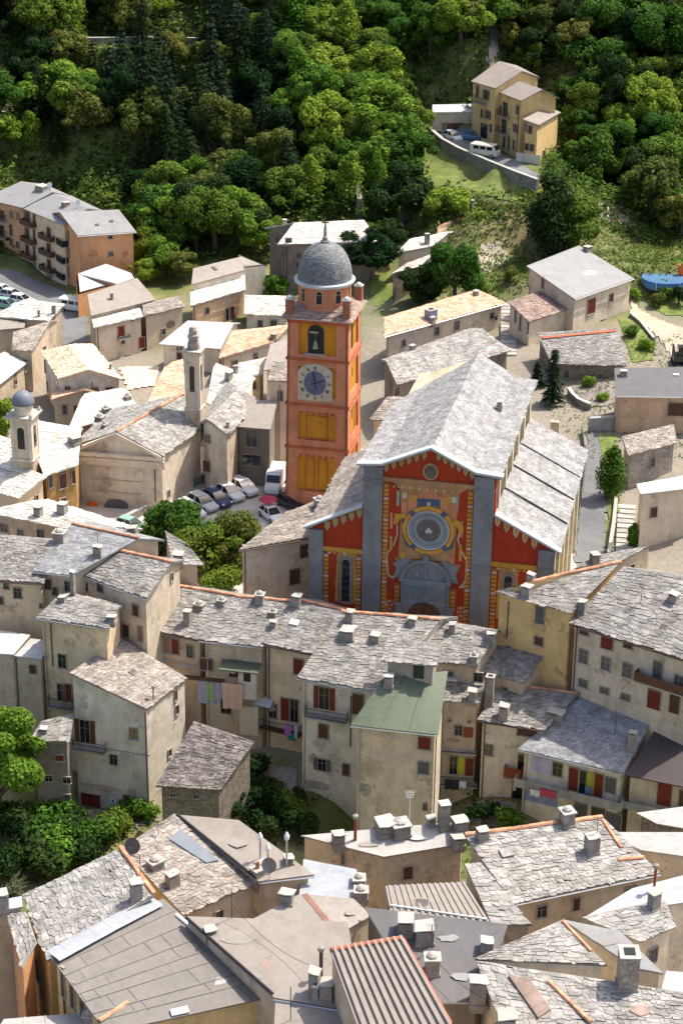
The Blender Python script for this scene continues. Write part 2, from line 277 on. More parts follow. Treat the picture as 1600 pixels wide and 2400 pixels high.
def roofquad(mb, q, style, mat, slab, edge=None):
    A, B, C, D = q
    nrm = ((B - A).cross(D - A) + (C - B).cross(A - B) * -1).normalized() if False else (B - A).cross(D - A).normalized()
    if nrm.z < 0: nrm = -nrm
    wu = ((B - A).length + (C - D).length) / 2; wv = ((D - A).length + (C - B).length) / 2
    nu, nv = max(2, int(wu / 1.2)), max(2, int(wv / 1.2)); th = .16
    top = []; bot = []
    for j in range(nv + 1):
        for i in range(nu + 1):
            p = bil(q, i / nu, j / nv)
            ed = (i in (0, nu)) or (j in (0, nv))
            s_ = sag(p) if style in ('slab', 'tile') else sag(p, .02)
            if ed and style == 'slab': p = p + (B - A).normalized() * (random.random() - .5) * .12
            top.append(p + nrm * s_); bot.append(p - nrm * th)
    w = nu + 1; k = len(top)
    F = [(j * w + i, j * w + i + 1, (j + 1) * w + i + 1, (j + 1) * w + i) for j in range(nv) for i in range(nu)]
    mb.mesh(top + bot, F, 'deck' if style == 'slab' and mat in ('slab', 'slablight', 'slabwarm', 'slabdark', 'slabchurch') else mat)
    Fb = [(k + a, k + d_, k + c_, k + b_) for a, b_, c_, d_ in F]
    bd = [i for i in range(nu + 1)] + [j * w + nu for j in range(1, nv + 1)] + [nv * w + i for i in range(nu - 1, -1, -1)] + [j * w for j in range(nv - 1, 0, -1)]
    Fb += [(bd[i], bd[(i + 1) % len(bd)], k + bd[(i + 1) % len(bd)], k + bd[i]) for i in range(len(bd))]
    mb.mesh(top + bot, Fb, edge or mat)
    if style in ('slab', 'tile'):
        rs = slab; v = 0; first = True
        rows = max(3, int(wv / rs))
        for r in range(rows):
            ph1, ph2 = random.random() * 6, random.random() * 6; u = -random.random() * .3 * slab / wu; jit = .9 if style == 'slab' else 0
            while u < 1:
                du = (random.choice((random.uniform(.6, 1.3), random.uniform(1.1, 2.2), random.uniform(1.6, 3.2))) * slab if style == 'slab' else slab * .8) / wu; u1 = u + du
                wv_ = jit * (noise.noise(Vector((u * wu * .25, r * .35, nrm.x * 9))) * .8 + random.uniform(-.22, .22)); v0 = max(0, (r + (wv_ if r else 0)) / rows); v1 = min(1, (r + wv_ + random.uniform(1.3, 1.7)) / rows)
                a, b_ = max(u, -.004), min(u1, 1.004)
                if b_ - a > .25 * slab / wu:
                    j1, j2 = ((random.random() - .5) * .7 / rows, (random.random() - .5) * .7 / rows) if style == 'slab' else (0, 0)
                    lo = -.06 / wv if r else -.12 / wv
                    hh = (random.uniform(.02, .045) if mat in ('slabchurch', 'slabblue') else random.uniform(.045, .10)) if style == 'slab' else .06
                    gp_ = (.018 if style == 'slab' else .006) / wu; pl, pr = bil(q, a + gp_, max(lo - .02, v0 + j1)), bil(q, b_ - gp_, max(lo - .02, v0 + j2)); pm = (pl + pr) / 2 - (D - A).normalized() * random.uniform(0, .12) * (style == 'slab')
                    qr, ql = bil(q, b_ - gp_ * .6, v1), bil(q, a + gp_ * .6, v1)
                    up = [pl + nrm * (hh + sag(pl)), pm + nrm * (hh + sag(pm) + random.uniform(-.01, .02)), pr + nrm * (hh + random.uniform(-.015, .02) + sag(pr)), qr + nrm * (.02 + sag(qr)), ql + nrm * (.02 + sag(ql))]
                    dn = [p - nrm * .055 for p in up[:3]]
                    mb.mesh(up + dn, [(0, 1, 2, 3, 4), (5, 6, 1, 0), (6, 7, 2, 1), (0, 4, 5), (2, 7, 3)], mat)
                u = u1
    elif style == 'corr':
        n = int(wu / slab); P = []; F = []; amp = .2 if mat == 'sheetpink' else .09
        for i in range(n):
            for f_, h in ((0, 0), (.4, 0), (.5, amp), (.92, amp)):
                P += [bil(q, (i + f_) / n, 0) + nrm * (h + .03), bil(q, (i + f_) / n, 1) + nrm * (h + .03)]
        P += [bil(q, 1, 0) + nrm * .03, bil(q, 1, 1) + nrm * .03]
        F = [(2 * i, 2 * i + 2, 2 * i + 3, 2 * i + 1) for i in range(4 * n)]
        mb.mesh(P, F, mat)
    elif style == 'seamu':
        n = max(2, int(wv / slab))
        for i in range(1, n):
            v = (i + random.uniform(-.2, .2)) / n; a, b_ = bil(q, 0, v), bil(q, 1, v); t = (D - A).normalized() * .03
            mb.mesh([a - t, a + t, b_ + t, b_ - t] + [x + nrm * .05 for x in (a - t, a + t, b_ + t, b_ - t)], [(4, 5, 6, 7), (0, 1, 5, 4), (1, 2, 6, 5), (3, 0, 4, 7)], edge or mat)
            for k in range(3):
                uu = random.random(); a, b_ = bil(q, uu, (i - 1) / n), bil(q, uu, v); t = (B - A).normalized() * .02; mb.mesh([a - t + nrm * .012, a + t + nrm * .012, b_ + t + nrm * .012, b_ - t + nrm * .012], [(0, 1, 2, 3)], 'deck')
    elif style == 'seam':
        n = max(2, int(wu / slab))
        for i in range(1, n):
            a, b_ = bil(q, i / n, 0), bil(q, i / n, 1); t = (B - A).normalized() * .035
            mb.mesh([a - t, a + t, b_ + t, b_ - t] + [x + nrm * .06 for x in (a - t, a + t, b_ + t, b_ - t)], [(4, 5, 6, 7), (0, 1, 5, 4), (1, 2, 6, 5), (3, 0, 4, 7)], edge or mat)
def mkhouse(key, name, label, cat, quads, outline, style, rmat, wmat, slab=.46, over=.35, ridge=None, rlabel=None, base=None, edge=None, group=None, soff=None):
    off, sg = inset(outline, over); n = len(outline)
    wp = []
    for i, v in enumerate(outline):
        gx = gy_ = 0
        for q in quads:
            ix = [k for k in range(4) if (q[k] - v).length < 1e-4]
            if ix:
                k = ix[0]; nr = (q[(k + 1) % 4] - v).cross(q[k - 1] - v)
                if abs(nr.z) > 1e-6: gx, gy_ = -nr.x / nr.z, -nr.y / nr.z; gl_ = math.hypot(gx, gy_); gx, gy_ = (gx / max(1, gl_ / .8), gy_ / max(1, gl_ / .8))
                break
        o = off[i]; wp.append(Vector((v.x + o.x, v.y + o.y, v.z - .08 + gx * o.x + gy_ * o.y)))
    cx = sum(p.x for p in wp) / n; cy = sum(p.y for p in wp) / n
    if base is None: base = min(ground(p.x, p.y) for p in wp) - 1.2
    gc = ground(cx, cy); org = Vector((cx, cy, gc))
    slab = slab * (.7 if style == 'slab' else 1)
    T = empty(name, org, label, cat, group)
    if sg < 0: wp = wp[::-1]
    mb = MB(); mb.prism([Vector((p.x, p.y, base)) for p in wp], wp, wmat, None, False); W = mb.build('wall', T, org)
    rb = MB()
    for q in quads: roofquad(rb, q, style, rmat, slab, edge)
    Ro = rb.build('roof', T, org)
    h = dict(T=T, W=W, R=Ro, org=org, walls=[(wp[i], wp[(i + 1) % n], base) for i in range(n)], quads=quads)
    HS[key] = h
    if ridge:
        a, b_ = (ridge[1], ridge[2]) if isinstance(ridge, tuple) else (quads[0][3], quads[0][2]); mt = ridge[0] if isinstance(ridge, tuple) else ridge
        rd = MB(); L_ = (b_ - a).length; k = max(2, int(L_ / .45)); d = (b_ - a).normalized(); s = d.cross(Z).normalized()
        for i in range(k):
            p = a + (b_ - a) * (i / k) + Z * (.05 + sag(a + (b_ - a) * (i / k)) + random.uniform(0, .03)); e = d * (L_ / k * 1.05)
            pr = [p - s * .2, p - s * .12 + Z * .13, p + s * .12 + Z * .13, p + s * .2]
            rd.mesh(pr + [x + e for x in pr], [(0, 1, 5, 4), (1, 2, 6, 5), (2, 3, 7, 6), (3, 2, 1, 0), (4, 5, 6, 7)], mt)
        rd.build('ridge_tiles', Ro, org)
    return h
def solve(E0, E1, r0, r1, pitch):
    lo, hi = E0.z + .05, E0.z + 14; ed = Vector((E1.x - E0.x, E1.y - E0.y)).normalized(); nn = Vector((-ed.y, ed.x)); t = math.tan(R(pitch))
    for _ in range(40):
        zr = (lo + hi) / 2; a = atz(*r0, zr); b_ = atz(*r1, zr); mm = (a + b_) / 2
        d = abs((Vector((mm.x, mm.y)) - Vector((E0.x, E0.y))).dot(nn))
        if (zr - E0.z) > t * d: hi = zr
        else: lo = zr
    return zr
def gable(key, name, label, E0, E1, R1, R0, z, rmat, wmat, style='slab', pitch=22, zr=None, bk=.75, B0=None, B1=None, z1=None, **k):
    cat = k.pop('cat', 'house')
    e0, e1 = atz(*E0, z), atz(*E1, z if z1 is None else z1); zr = zr or solve(e0, e1, R0, R1, pitch); r0, r1 = atz(*R0, zr), atz(*R1, zr)
    def bp(e, r, B):
        if B: return atz(*B, e.z)
        q = r + (r - e) * bk; q.z = r.z - (r.z - e.z) * bk; return q
    b0, b1 = bp(e0, r0, B0), bp(e1, r1, B1)
    return mkhouse(key, name, label, cat, [(e0, e1, r1, r0), (b1, b0, r0, r1)], [e0, e1, r1, b1, b0, r0], style, rmat, wmat, **k)
def shed(key, name, label, E0, E1, R1, R0, z, rmat, wmat, style='slab', pitch=18, zr=None, **k):
    cat = k.pop('cat', 'house')
    e0, e1 = atz(*E0, z), atz(*E1, z); zr = zr or solve(e0, e1, R0, R1, pitch); r0, r1 = atz(*R0, zr), atz(*R1, zr)
    return mkhouse(key, name, label, cat, [(e0, e1, r1, r0)], [e0, e1, r1, r0], style, rmat, wmat, **k)
def custom(key, name, label, quads, outline, rmat, wmat, style='slab', **k):
    cat = k.pop('cat', 'house'); cache = {}
    f = lambda p: cache.setdefault(p, atz(*p))
    return mkhouse(key, name, label, cat, [tuple(f(p) for p in q) for q in quads], [f(p) for p in outline], style, rmat, wmat, **k)
# ---- raycasts
def rayroof(x, y, hs=None):
    d = ray(x, y); best = None
    for k, h in (HS.items() if hs is None else [(hs, HS[hs])]):
        for A, B, C, D in h['quads']:
            for t in ((A, B, C), (A, C, D)):
                from mathutils.geometry import intersect_ray_tri
                p = intersect_ray_tri(t[0], t[1], t[2], d, CAM, True)
                if p and (best is None or (p - CAM).length < best[0]): best = ((p - CAM).length, p, k)
    return best
def nearroof(x, y, key=None, reach=42):
    q = rayroof(x, y, key)
    if q: return q
    for r in range(4, reach, 4):
        for a in range(0, 360, 30):
            q = rayroof(x + r * math.cos(R(a)), y + r * math.sin(R(a)), key)
            if q: return q
    return None
def raywall(key, x, y):
    d = ray(x, y); best = None
    for a, b_, zb in HS[key]['walls']:
        t = Vector((b_.x - a.x, b_.y - a.y, 0)); L_ = t.length
        if L_ < .3: continue
        t /= L_; nrm = Vector((t.y, -t.x, 0)); dn = d.dot(nrm)
        if dn >= -1e-6: continue
        s = (a - CAM).dot(nrm) / dn; p = CAM + d * s; u = (p - a).dot(t)
        if -.4 <= u <= L_ + .4 and (best is None or s < best[0]): best = (s, p, t, nrm)
    return best
MISS = []
# ---- wall furniture (all children of their house)
KIND = dict(d='plain', r='redwood', b='brownwood', p='palewood', g='greyshutter')
def win(key, x, y, w=.9, h=1.3, kind='d', shut=0, sill=True, frame='frame', name='window'):
    """kind d dark pane, r/b/p/g closed shutters in that colour; shut=1 open shutters beside the pane"""
    q = raywall(key, x, y)
    if not q: MISS.append((key, x, y)); return
    _, p, t, n = q; Hh = HS[key]; org = Hh['org']
    def P(u, v, d): return p + t * u + Z * v + n * d
    mb = MB()
    def bx(m_, u0, u1, v0, v1, d0, d1, mat): m_.box(P(u0, v0, d0), t * (u1 - u0), n * (d1 - d0), Z * (v1 - v0), mat)
    pane = {'d': 'glass', 'c': 'curtain'}.get(kind, KIND.get(kind, 'glass'))
    bx(mb, -w / 2, w / 2, -h / 2, h / 2, -.02, .025, pane)
    if kind in 'dc' and name == 'window': bx(mb, -.02, .02, -h / 2, h / 2, .025, .045, frame); bx(mb, -w / 2, w / 2, h * .12, h * .12 + .03, .025, .043, frame)
    if kind in 'rbpg':
        bx(mb, -.02, .02, -h / 2, h / 2, .025, .03, 'black')
        for k in range(int(h / .22)): bx(mb, -w / 2 + .05, -.05, -h / 2 + .06 + k * .22, -h / 2 + .1 + k * .22, .025, .04, pane); bx(mb, .05, w / 2 - .05, -h / 2 + .06 + k * .22, -h / 2 + .1 + k * .22, .025, .04, pane)
    wo = mb.build(name, Hh['T'], org)
    fr = MB(); f = .06
    bx(fr, -w / 2 - f, -w / 2, -h / 2, h / 2, -.02, .13, frame); bx(fr, w / 2, w / 2 + f, -h / 2, h / 2, -.02, .13, frame)
    bx(fr, -w / 2 - f, w / 2 + f, h / 2, h / 2 + f, -.02, .15, frame)
    if sill: bx(fr, -w / 2 - .14, w / 2 + .14, -h / 2 - .08, -h / 2, -.02, .15, 'concrete')
    fr.build('frame', wo, org)
    if shut:
        sm = {1: 'redwood', 2: 'brownwood', 3: 'palewood', 4: 'greyshutter', 5: 'clothyellow', 6: 'sheetgreen'}[shut]
        for sgn in (-1, 1):
            s_ = MB(); u0 = w / 2 + f if sgn > 0 else -w / 2 - f - w / 2
            bx(s_, u0, u0 + w / 2, -h / 2, h / 2, .03, .075, sm)
            for k in range(int(h / .3)): bx(s_, u0 + .04, u0 + w / 2 - .04, -h / 2 + .08 + k * .3, -h / 2 + .13 + k * .3, .075, .09, sm)
            s_.build('shutter', wo, org)
    return wo
def door(key, x, y, w=1.1, h=2.2, mat='b', frame='frame'): return win(key, x, y, w, h, mat, sill=False, name='door', frame=frame)
def balcony(key, x, y, w=3, d=1.0, h=.95, mat='concrete', rail='black', solid=False):
    q = raywall(key, x, y)
    if not q: MISS.append((key, x, y)); return
    _, p, t, n = q; Hh = HS[key]; org = Hh['org']; mb = MB()
    mb.box(p - t * w / 2 - n * .05 - Z * .14, t * w, n * (d + .05), Z * .14, mat); b_ = mb.build('balcony', Hh['T'], org)
    r = MB()
    if solid:
        r.box(p - t * w / 2 + n * (d - .06), t * w, n * .05, Z * h, rail)
        for s in (-1, 1): r.box(p + t * (s * (w / 2 - .03) - .02) , t * .04, n * (d - .07), Z * h, rail)
    else:
        for zz in (.08, h): r.box(p - t * w / 2 + n * (d - .06) + Z * zz, t * w, n * .04, Z * .05, rail)
        k = int(w / .16)
        for i in range(k + 1): r.box(p - t * (w / 2) + t * (w * i / k - .012) + n * (d - .05), t * .025, n * .02, Z * h, rail)
        for s in (-1, 1):
            r.box(p + t * (s * (w / 2 - .02)) + Z * h, t * .03, n * d, Z * .05, rail)
            for i in range(1, int(d / .16)): r.box(p + t * (s * (w / 2 - .02)) + n * (.16 * i), t * .02, n * .02, Z * h, rail)
    r.build('railing', b_, org); return b_
def pipe(key, x, y0, y1, mat='pipe', off=.1):
    q = raywall(key, x, y0); q2 = raywall(key, x, y1)
    if not q: MISS.append((key, x, y0)); return
    _, p, t, n = q; z1 = onplane(x, y1, p, n).z; mb = MB(); a = p + n * off; mb.tube(a, Vector((a.x, a.y, z1)), .06, .06, mat, 6)
    mb.build('downpipe', HS[key]['T'], HS[key]['org'])
def patch(key, x, y, w, h, mat, d=.03, name='plaster_patch'):
    q = raywall(key, x, y)
    if not q: MISS.append((key, x, y)); return
    _, p, t, n = q; mb = MB(); k = 11; pts = []
    for i in range(k):
        a = 2 * math.pi * i / k; r = random.uniform(.7, 1.15); pts.append(p + t * (math.cos(a) * w / 2 * r) + Z * (math.sin(a) * h / 2 * r) )
    mb.prism([a - n * .02 for a in pts][::-1], [a + n * d for a in pts][::-1], mat); mb.build(name, HS[key]['T'], HS[key]['org'])
def chim(x, y, w=.75, h=1.2, mat='chim', cap='cap', d=None, key=None, style=0, ang=None):
    q = nearroof(x, y, key)
    if not q: MISS.append(('chim', x, y)); return
    _, p, k = q; Hh = HS[k]; A, B, C, D = Hh['quads'][0]; t = (B - A); t.z = 0; t.normalize()
    if ang is not None: t = Vector((math.cos(R(ang)), math.sin(R(ang)), 0))
    d = d or w * random.uniform(.8, 1.15); nrm = Vector((-t.y, t.x, 0)); mb = MB(); b_ = p - Z * .6
    tw = Vector((t.x, t.y, 0))
    lo = [b_ + tw * (a * w / 2) + nrm * (c * d / 2) for a, c in ((-1, -1), (1, -1), (1, 1), (-1, 1))]
    hi = [q_ + Z * (h + .6) + Vector((random.uniform(-.03, .03), random.uniform(-.03, .03), 0)) for q_ in lo]
    mb.prism(lo, hi, mat); top = p + Z * h
    # mortar collar round the foot
    mb.cbox(p - Z * .25, w + .14, d + .14, .3, 'chim', t)
    tilt_ = random.uniform(-.07, .07)
    if style == 0:      # flat stone slab on four feet
        for a in (-1, 1):
            for c in (-1, 1): mb.cbox(top + tw * a * (w / 2 - .1) + nrm * c * (d / 2 - .1), .14, .14, .14, mat, t)
        s = [top + Z * .14 + tw * (a * (w / 2 + .06) * random.uniform(.85, 1.15)) + nrm * (c * (d / 2 + .06) * random.uniform(.85, 1.15)) + Z * (a * tilt_) for a, c in ((-1, -1), (0, -1.08), (1, -1), (1.05, 0), (1, 1), (-1, 1))]
        tl = Z * .06; mb.prism(s, [q_ + tl + Z * random.uniform(0, .03) for q_ in s], cap)
        mb.cbox(top + Z * .02, w * .45, d * .45, .1, 'black', t)
    elif style == 1:    # rubble heap cap
        mb.cbox(top, w + .2, d + .2, .1, cap, t); mb.lathe(top + Z * .1, [(w * .4, 0), (w * .42, .15), (w * .25, .3), (.05, .36)], cap, 7)
    elif style == 2:    # open square flue
        mb.cbox(top, w + .12, d + .12, .1, cap, t); mb.cbox(top + Z * .1, w * .6, d * .6, .01, 'black', t)
    elif style == 3:    # pot
        mb.cbox(top, w + .1, d + .1, .08, cap, t); mb.tube(top + Z * .08, top + Z * .65, .17, .14, 'orange', 8)
    mb.build('chimney', Hh['R'], Hh['org'])
def skylight(x, y, w=.8, h=1.1, mat='white', key=None):
    q = nearroof(x, y, key)
    if not q: MISS.append(('sky', x, y)); return
    _, p, k = q; Hh = HS[k]; best = min(Hh['quads'], key=lambda Q: abs(((Q[1] - Q[0]).cross(Q[3] - Q[0]).normalized()).dot(p - Q[0])))
    A, B, C, D = best; u = (B - A).normalized(); n = (B - A).cross(D - A).normalized(); n = -n if n.z < 0 else n; v = n.cross(u)
    mb = MB(); o = p - u * w / 2 - v * h / 2
    mb.box(o + n * .02, u * w, v * h, n * .16, 'frame' if mat == 'glass' else mat)
    if mat == 'glass': mb.box(o + u * .08 + v * .08 + n * .165, u * (w - .16), v * (h - .16), n * .02, 'curtain')
    mb.build('skylight', Hh['R'], Hh['org'])
def roofpatch(pts, mat, key, th=.13):
    P = []
    for x, y in pts:
        q = nearroof(x, y, key)
        if not q: MISS.append(('patch', x, y)); return
        P.append(q[1])
    mb = MB(); mb.prism([p + Z * .02 for p in P], [p + Z * th for p in P], mat); mb.build('roof_patch', HS[key]['R'], HS[key]['org'])
def strip(pts, key, w=.25, mat='orange', h=.12, name='ridge_tiles', lift=.08):
    P = []
    for x, y in pts:
        q = nearroof(x, y, key)
        if not q: MISS.append(('strip', x, y)); return
        P.append(q[1])
    mb = MB()
    for a, b_ in zip(P, P[1:]):
        d = (b_ - a).normalized(); s = d.cross(Z).normalized() * w / 2; k = max(1, int((b_ - a).length / .5))
        for i in range(k):
            p = a + (b_ - a) * (i / k) + Z * (lift + random.uniform(0, .02)); e = (b_ - a) / k
            pr = [p - s, p - s * .6 + Z * h, p + s * .6 + Z * h, p + s]
            mb.mesh(pr + [q_ + e for q_ in pr], [(0, 1, 5, 4), (1, 2, 6, 5), (2, 3, 7, 6), (3, 2, 1, 0), (4, 5, 6, 7)], mat)
    mb.build(name, HS[key]['R'], HS[key]['org'])
# ------------------------------------------------------------------ church
FA = 12.0; Ft = Vector((math.cos(R(FA)), -math.sin(R(FA)), 0)); Fn = Vector((-math.sin(R(FA)), -math.cos(R(FA)), 0)); Fo = atz(985, 1505, 0)
def FP(u, z, d=0): return Fo + Ft * u + Z * z + Fn * d           # facade coordinates -> world (d > 0 toward the square)
def fz(zx, zy):                                                    # traced drawing coordinates -> (u, z) on the facade
    q = onplane(700 + zx / 2.412, 1020 + zy / 2.412, Fo, Fn); return ((q - Fo).dot(Ft), q.z)
def fpoly(mb, uz, d0, d1, mat):
    A = sum(uz[i][0] * uz[(i + 1) % len(uz)][1] - uz[(i + 1) % len(uz)][0] * uz[i][1] for i in range(len(uz)))
    if A < 0: uz = uz[::-1]
    mb.prism([FP(u, z, d0) for u, z in uz], [FP(u, z, d1) for u, z in uz], mat)
def frect(mb, u0, u1, z0, z1, d0, d1, mat): fpoly(mb, [(u0, z0), (u1, z0), (u1, z1), (u0, z1)], d0, d1, mat)
def ell(cu, cz, ru, rz, n=28, a0=0, a1=360): return [(cu + ru * math.cos(R(a0 + (a1 - a0) * i / (n if a1 - a0 == 360 else n - 1))), cz + rz * math.sin(R(a0 + (a1 - a0) * i / (n if a1 - a0 == 360 else n - 1)))) for i in range(n)]
def ring(mb, cu, cz, ro, ri, d0, d1, mat, n=32, sz=1.0):
    for i in range(n):
        a, b_ = 2 * math.pi * i / n, 2 * math.pi * (i + 1) / n
        f = lambda r, t: (cu + r * math.cos(t), cz + r * sz * math.sin(t))
        fpoly(mb, [f(ri, a), f(ro, a), f(ro, b_), f(ri, b_)], d0, d1, mat)
L_N = 28.0; Zb = -.8
corg = FP(.5, 0, -14)
CT = empty('church', corg, 'large red and grey painted church with a rose window front and pale slate nave roof', 'church')
U0, U1, U2, U3 = -11.7, -6.15, 7.0, 13.2; UI, UJ = -4.3, 5.0
ap = (.55, 21.5); ze = 19.1; zi = 19.35
w = MB()
# front wall sheet-thick gable, body of nave and aisles
body = [(U0 + .3, Zb), (U3 - .3, Zb), (U3 - .3, 11.8), (U2, 15.1), (U2, ze), (UJ, zi - .05), (ap[0], ap[1] - .05), (UI, zi - .05), (U1, ze), (U1, 14.4), (U0 + .3, 11.6)]
w.prism([FP(u, z, -1.0) for u, z in body], [FP(u, z, 0) for u, z in body], 'churchred')
wall = w.build('front_wall', CT, corg)
# nave and aisles as boxes behind the front
nb = MB()
def blk(u0, u1, z1, z2, d0, d1, mat): nb.prism([FP(u0, Zb, -d0), FP(u1, Zb, -d0), FP(u1, Zb, -d1), FP(u0, Zb, -d1)], [FP(u0, z1, -d0), FP(u1, z2, -d0), FP(u1, z2, -d1), FP(u0, z1, -d1)], mat)
nb.prism([FP(u, z, -L_N + .6) for u, z in [(U1 + .6, Zb), (U2 - .6, Zb), (U2 - .6, ze - .1), (UJ, zi - .1), (ap[0], ap[1] - .3), (UI, zi - .1), (U1 + .6, ze - .1)]], [FP(u, z, -1.0) for u, z in [(U1 + .6, Zb), (U2 - .6, Zb), (U2 - .6, ze - .1), (UJ, zi - .1), (ap[0], ap[1] - .3), (UI, zi - .1), (U1 + .6, ze - .1)]], 'churchcream')
blk(U2 - .6, U3 - .7, 14.6, 11.6, 1.0, L_N - 2, 'churchcream'); blk(U0 + .7, U1 + .6, 11.4, 14.0, 1.0, 19, 'churchcream')
body_ob = nb.build('wall', CT, corg)
# lesenes: clerestory and aisle side
for i in range(6):
    d = 1.6 + i * (L_N - 4.5) / 5
    l = MB(); l.box(FP(U2 - .6, 14.2, -d), Ft * .75, -Fn * 1.0, Z * (ze - 14.4), 'churchcream'); l.build('buttress', CT, corg)
    l = MB(); l.box(FP(U3 - .7, Zb, -d), Ft * .5, -Fn * .9, Z * (11.2 - Zb), 'churchcream'); l.build('buttress', CT, corg)
for i in range(5):
    d = 4.1 + i * (L_N - 4.5) / 5
    l = MB(); l.box(FP(U2 - .62, 15.6, -d), Ft * .08, -Fn * 1.4, Z * 2.4, 'glass'); l.build('window', CT, corg)
    l = MB(); l.box(FP(U3 - .72, 6, -d), Ft * .08, -Fn * 1.2, Z * 3.0, 'glass'); l.build('window', CT, corg)
# roofs
def rq(quads, style, mat, slab, name, edge=None):
    r = MB()
    for q in quads: roofquad(r, q, style, mat, slab, edge)
    return r.build(name, CT, corg)
e = .45
nr_ = rq([(FP(U2 + .5, ze + .0, .4), FP(U2 + .5, ze + .0, -L_N), FP(UJ, zi, -L_N), FP(UJ, zi, .4)), (FP(UJ, zi, .4), FP(UJ, zi, -L_N), FP(ap[0] + .2, ap[1] + .1, -L_N - .3), FP(ap[0], ap[1], .4)),
    (FP(U1 - .5, ze, -17.0), FP(U1 - .5, ze, .4), FP(UI, zi, .4), FP(UI, zi, -17.8)), (FP(UI, zi, -17.8), FP(UI, zi, .4), FP(ap[0], ap[1], .4), FP(ap[0] + .1, ap[1] + .05, -20.5)),
    (FP(UI + 1.0, zi + .4, -23.5), FP(UI, zi, -17.8), FP(ap[0] + .1, ap[1] + .05, -20.5), FP(ap[0] + .1, ap[1] + .06, -24)), (FP(U1 + 1.9, ze + .3, -22.3), FP(U1 - .5, ze, -17.0), FP(UI, zi, -17.8), FP(UI + 1.0, zi + .4, -23.5)),
    (FP(ap[0] - .6, ze + 1.6, -27.8), FP(UI + 1.0, zi + .4, -23.5), FP(ap[0] + .1, ap[1] + .06, -24), FP(ap[0] + .2, ap[1] + .1, -28.3))], 'slab', 'slabchurch', .24, 'nave_roof')
ra = rq([(FP(U3 + .45, 11.7, .3), FP(U3 + .45, 11.9, -L_N + 1.5), FP(U2 + .0, 15.2, -L_N + 1.5), FP(U2 + .0, 15.1, .3))], 'slab', 'slabchurch', .24, 'aisle_roof')
la = rq([(FP(U0 - .35, 11.65, -19), FP(U0 - .35, 11.65, .3), FP(U1, 14.65, .3), FP(U1, 14.65, -19))], 'slab', 'slabwarm', .45, 'aisle_roof')
# metal dividing bands across the right aisle roof + pale copings
for d in (6.3, 12.5, 18.6):
    bn = MB(); bn.box(FP(U2 + .1, 15.15, -d) + Z * .0, FP(U3 + .4, 11.85, -d) - FP(U2 + .1, 15.15, -d), -Fn * .12, Z * .17, 'black'); bn.build('roof_seam', ra, corg)
def band(mb, p, q, h0, h1, d0, d1, mat):
    mb.prism([FP(p[0], p[1] + h0, d0), FP(q[0], q[1] + h0, d0), FP(q[0], q[1] + h0, d1), FP(p[0], p[1] + h0, d1)], [FP(p[0], p[1] + h1, d0), FP(q[0], q[1] + h1, d0), FP(q[0], q[1] + h1, d1), FP(p[0], p[1] + h1, d1)], mat)
for a_ in (((U1 - .7, ze), (UI, zi), .02, .24, .65, -.3), ((UI, zi), ap, .02, .24, .65, -.3), (ap, (UJ, zi), .025, .245, .65, -.3), ((UJ, zi), (U2 + .7, ze), .025, .245, .65, -.3), ((U0 - .5, 11.6), (U1 - .1, 14.6), .02, .22, .55, -.3), ((U2 + .1, 15.05), (U3 + .55, 11.65), .02, .24, .6, -.3)):
    cp = MB(); band(cp, *a_, 'lead'); cp.build('coping', CT, corg)
# pilasters
def pil(u0, u1, top, joints=(), capz=None):
    p = MB(); frect(p, u0, u1, Zb, top, -.05, .28, 'churchgrey'); frect(p, u0 - .12, u1 + .12, Zb, 1.6, -.05, .36, 'churchgrey')
    for j in joints: frect(p, u0 - .08, u1 + .08, j - .12, j + .12, -.04, .36, 'churchgrey')
    return p.build('pilaster', CT, corg)
pil(U0, U0 + 1.45, 11.55, (9.1,)); pil(U1, U1 + 1.9, ze - .1, (17.6, 9.2)); pil(U2 - 2.1, U2 - .15, ze - .15, (17.6, 9.3)); pil(U3 - 1.7, U3 - .05, 11.75, (9.7,))
frz = MB()
frect(frz, U1 + 1.9, U2 - 2.1, 17.55, 18.0, 0, .24, 'churchtan'); frz.build('cornice', CT, corg)
a0, a1, b0, b1 = U0 + 1.45, U1, U2 - .15, U3 - 1.7
fr2 = MB(); frect(fr2, a0, a1, 9.3, 9.75, 0, .2, 'churchgold'); fr2.build('cornice', CT, corg)
fr3 = MB(); frect(fr3, b0, b1, 9.45, 9.95, 0, .2, 'churchgold'); fr3.build('cornice', CT, corg)
# tan painted panel
tp = MB()
P0 = [fz(570, 300), fz(912, 320), fz(893, 470), fz(880, 720), fz(562, 690), fz(580, 420)]
fpoly(tp, P0, 0, .05, 'churchtan')
fpoly(tp, [fz(535, 262), fz(965, 296), fz(905, 330), fz(580, 305)], 0, .14, 'churchtan')
fpoly(tp, [fz(540, 690), fz(915, 735), fz(880, 800), fz(600, 745), fz(556, 712)], .0, .09, 'churchtan')
tp.build('painted_panel', CT, corg)
pp = MB()
for x0, y0, x1, y1, mt in [(585, 320, 612, 352, 'churchcream'), (862, 345, 888, 378, 'churchcream'), (582, 372, 612, 470, 'towerpink'), (858, 388, 890, 470, 'towerpink'), (618, 330, 668, 430, 'towerpink'),
                           (800, 345, 842, 440, 'towerpink'), (672, 358, 800, 412, 'churchblue'), (700, 395, 780, 420, 'churchgold'), (575, 655, 600, 700, 'churchgold'), (850, 680, 875, 730, 'towerpink')]:
    fpoly(pp, [fz(x0, y0), fz(x1, y0 + 4), fz(x1, y1 + 4), fz(x0, y1)], .05, .10, mt)
fpoly(pp, [fz(585, 560), fz(612, 560), fz(632, 630), fz(606, 625)], .05, .10, 'churchblue'); fpoly(pp, [fz(855, 570), fz(885, 575), fz(866, 640), fz(826, 650)], .05, .10, 'churchblue')
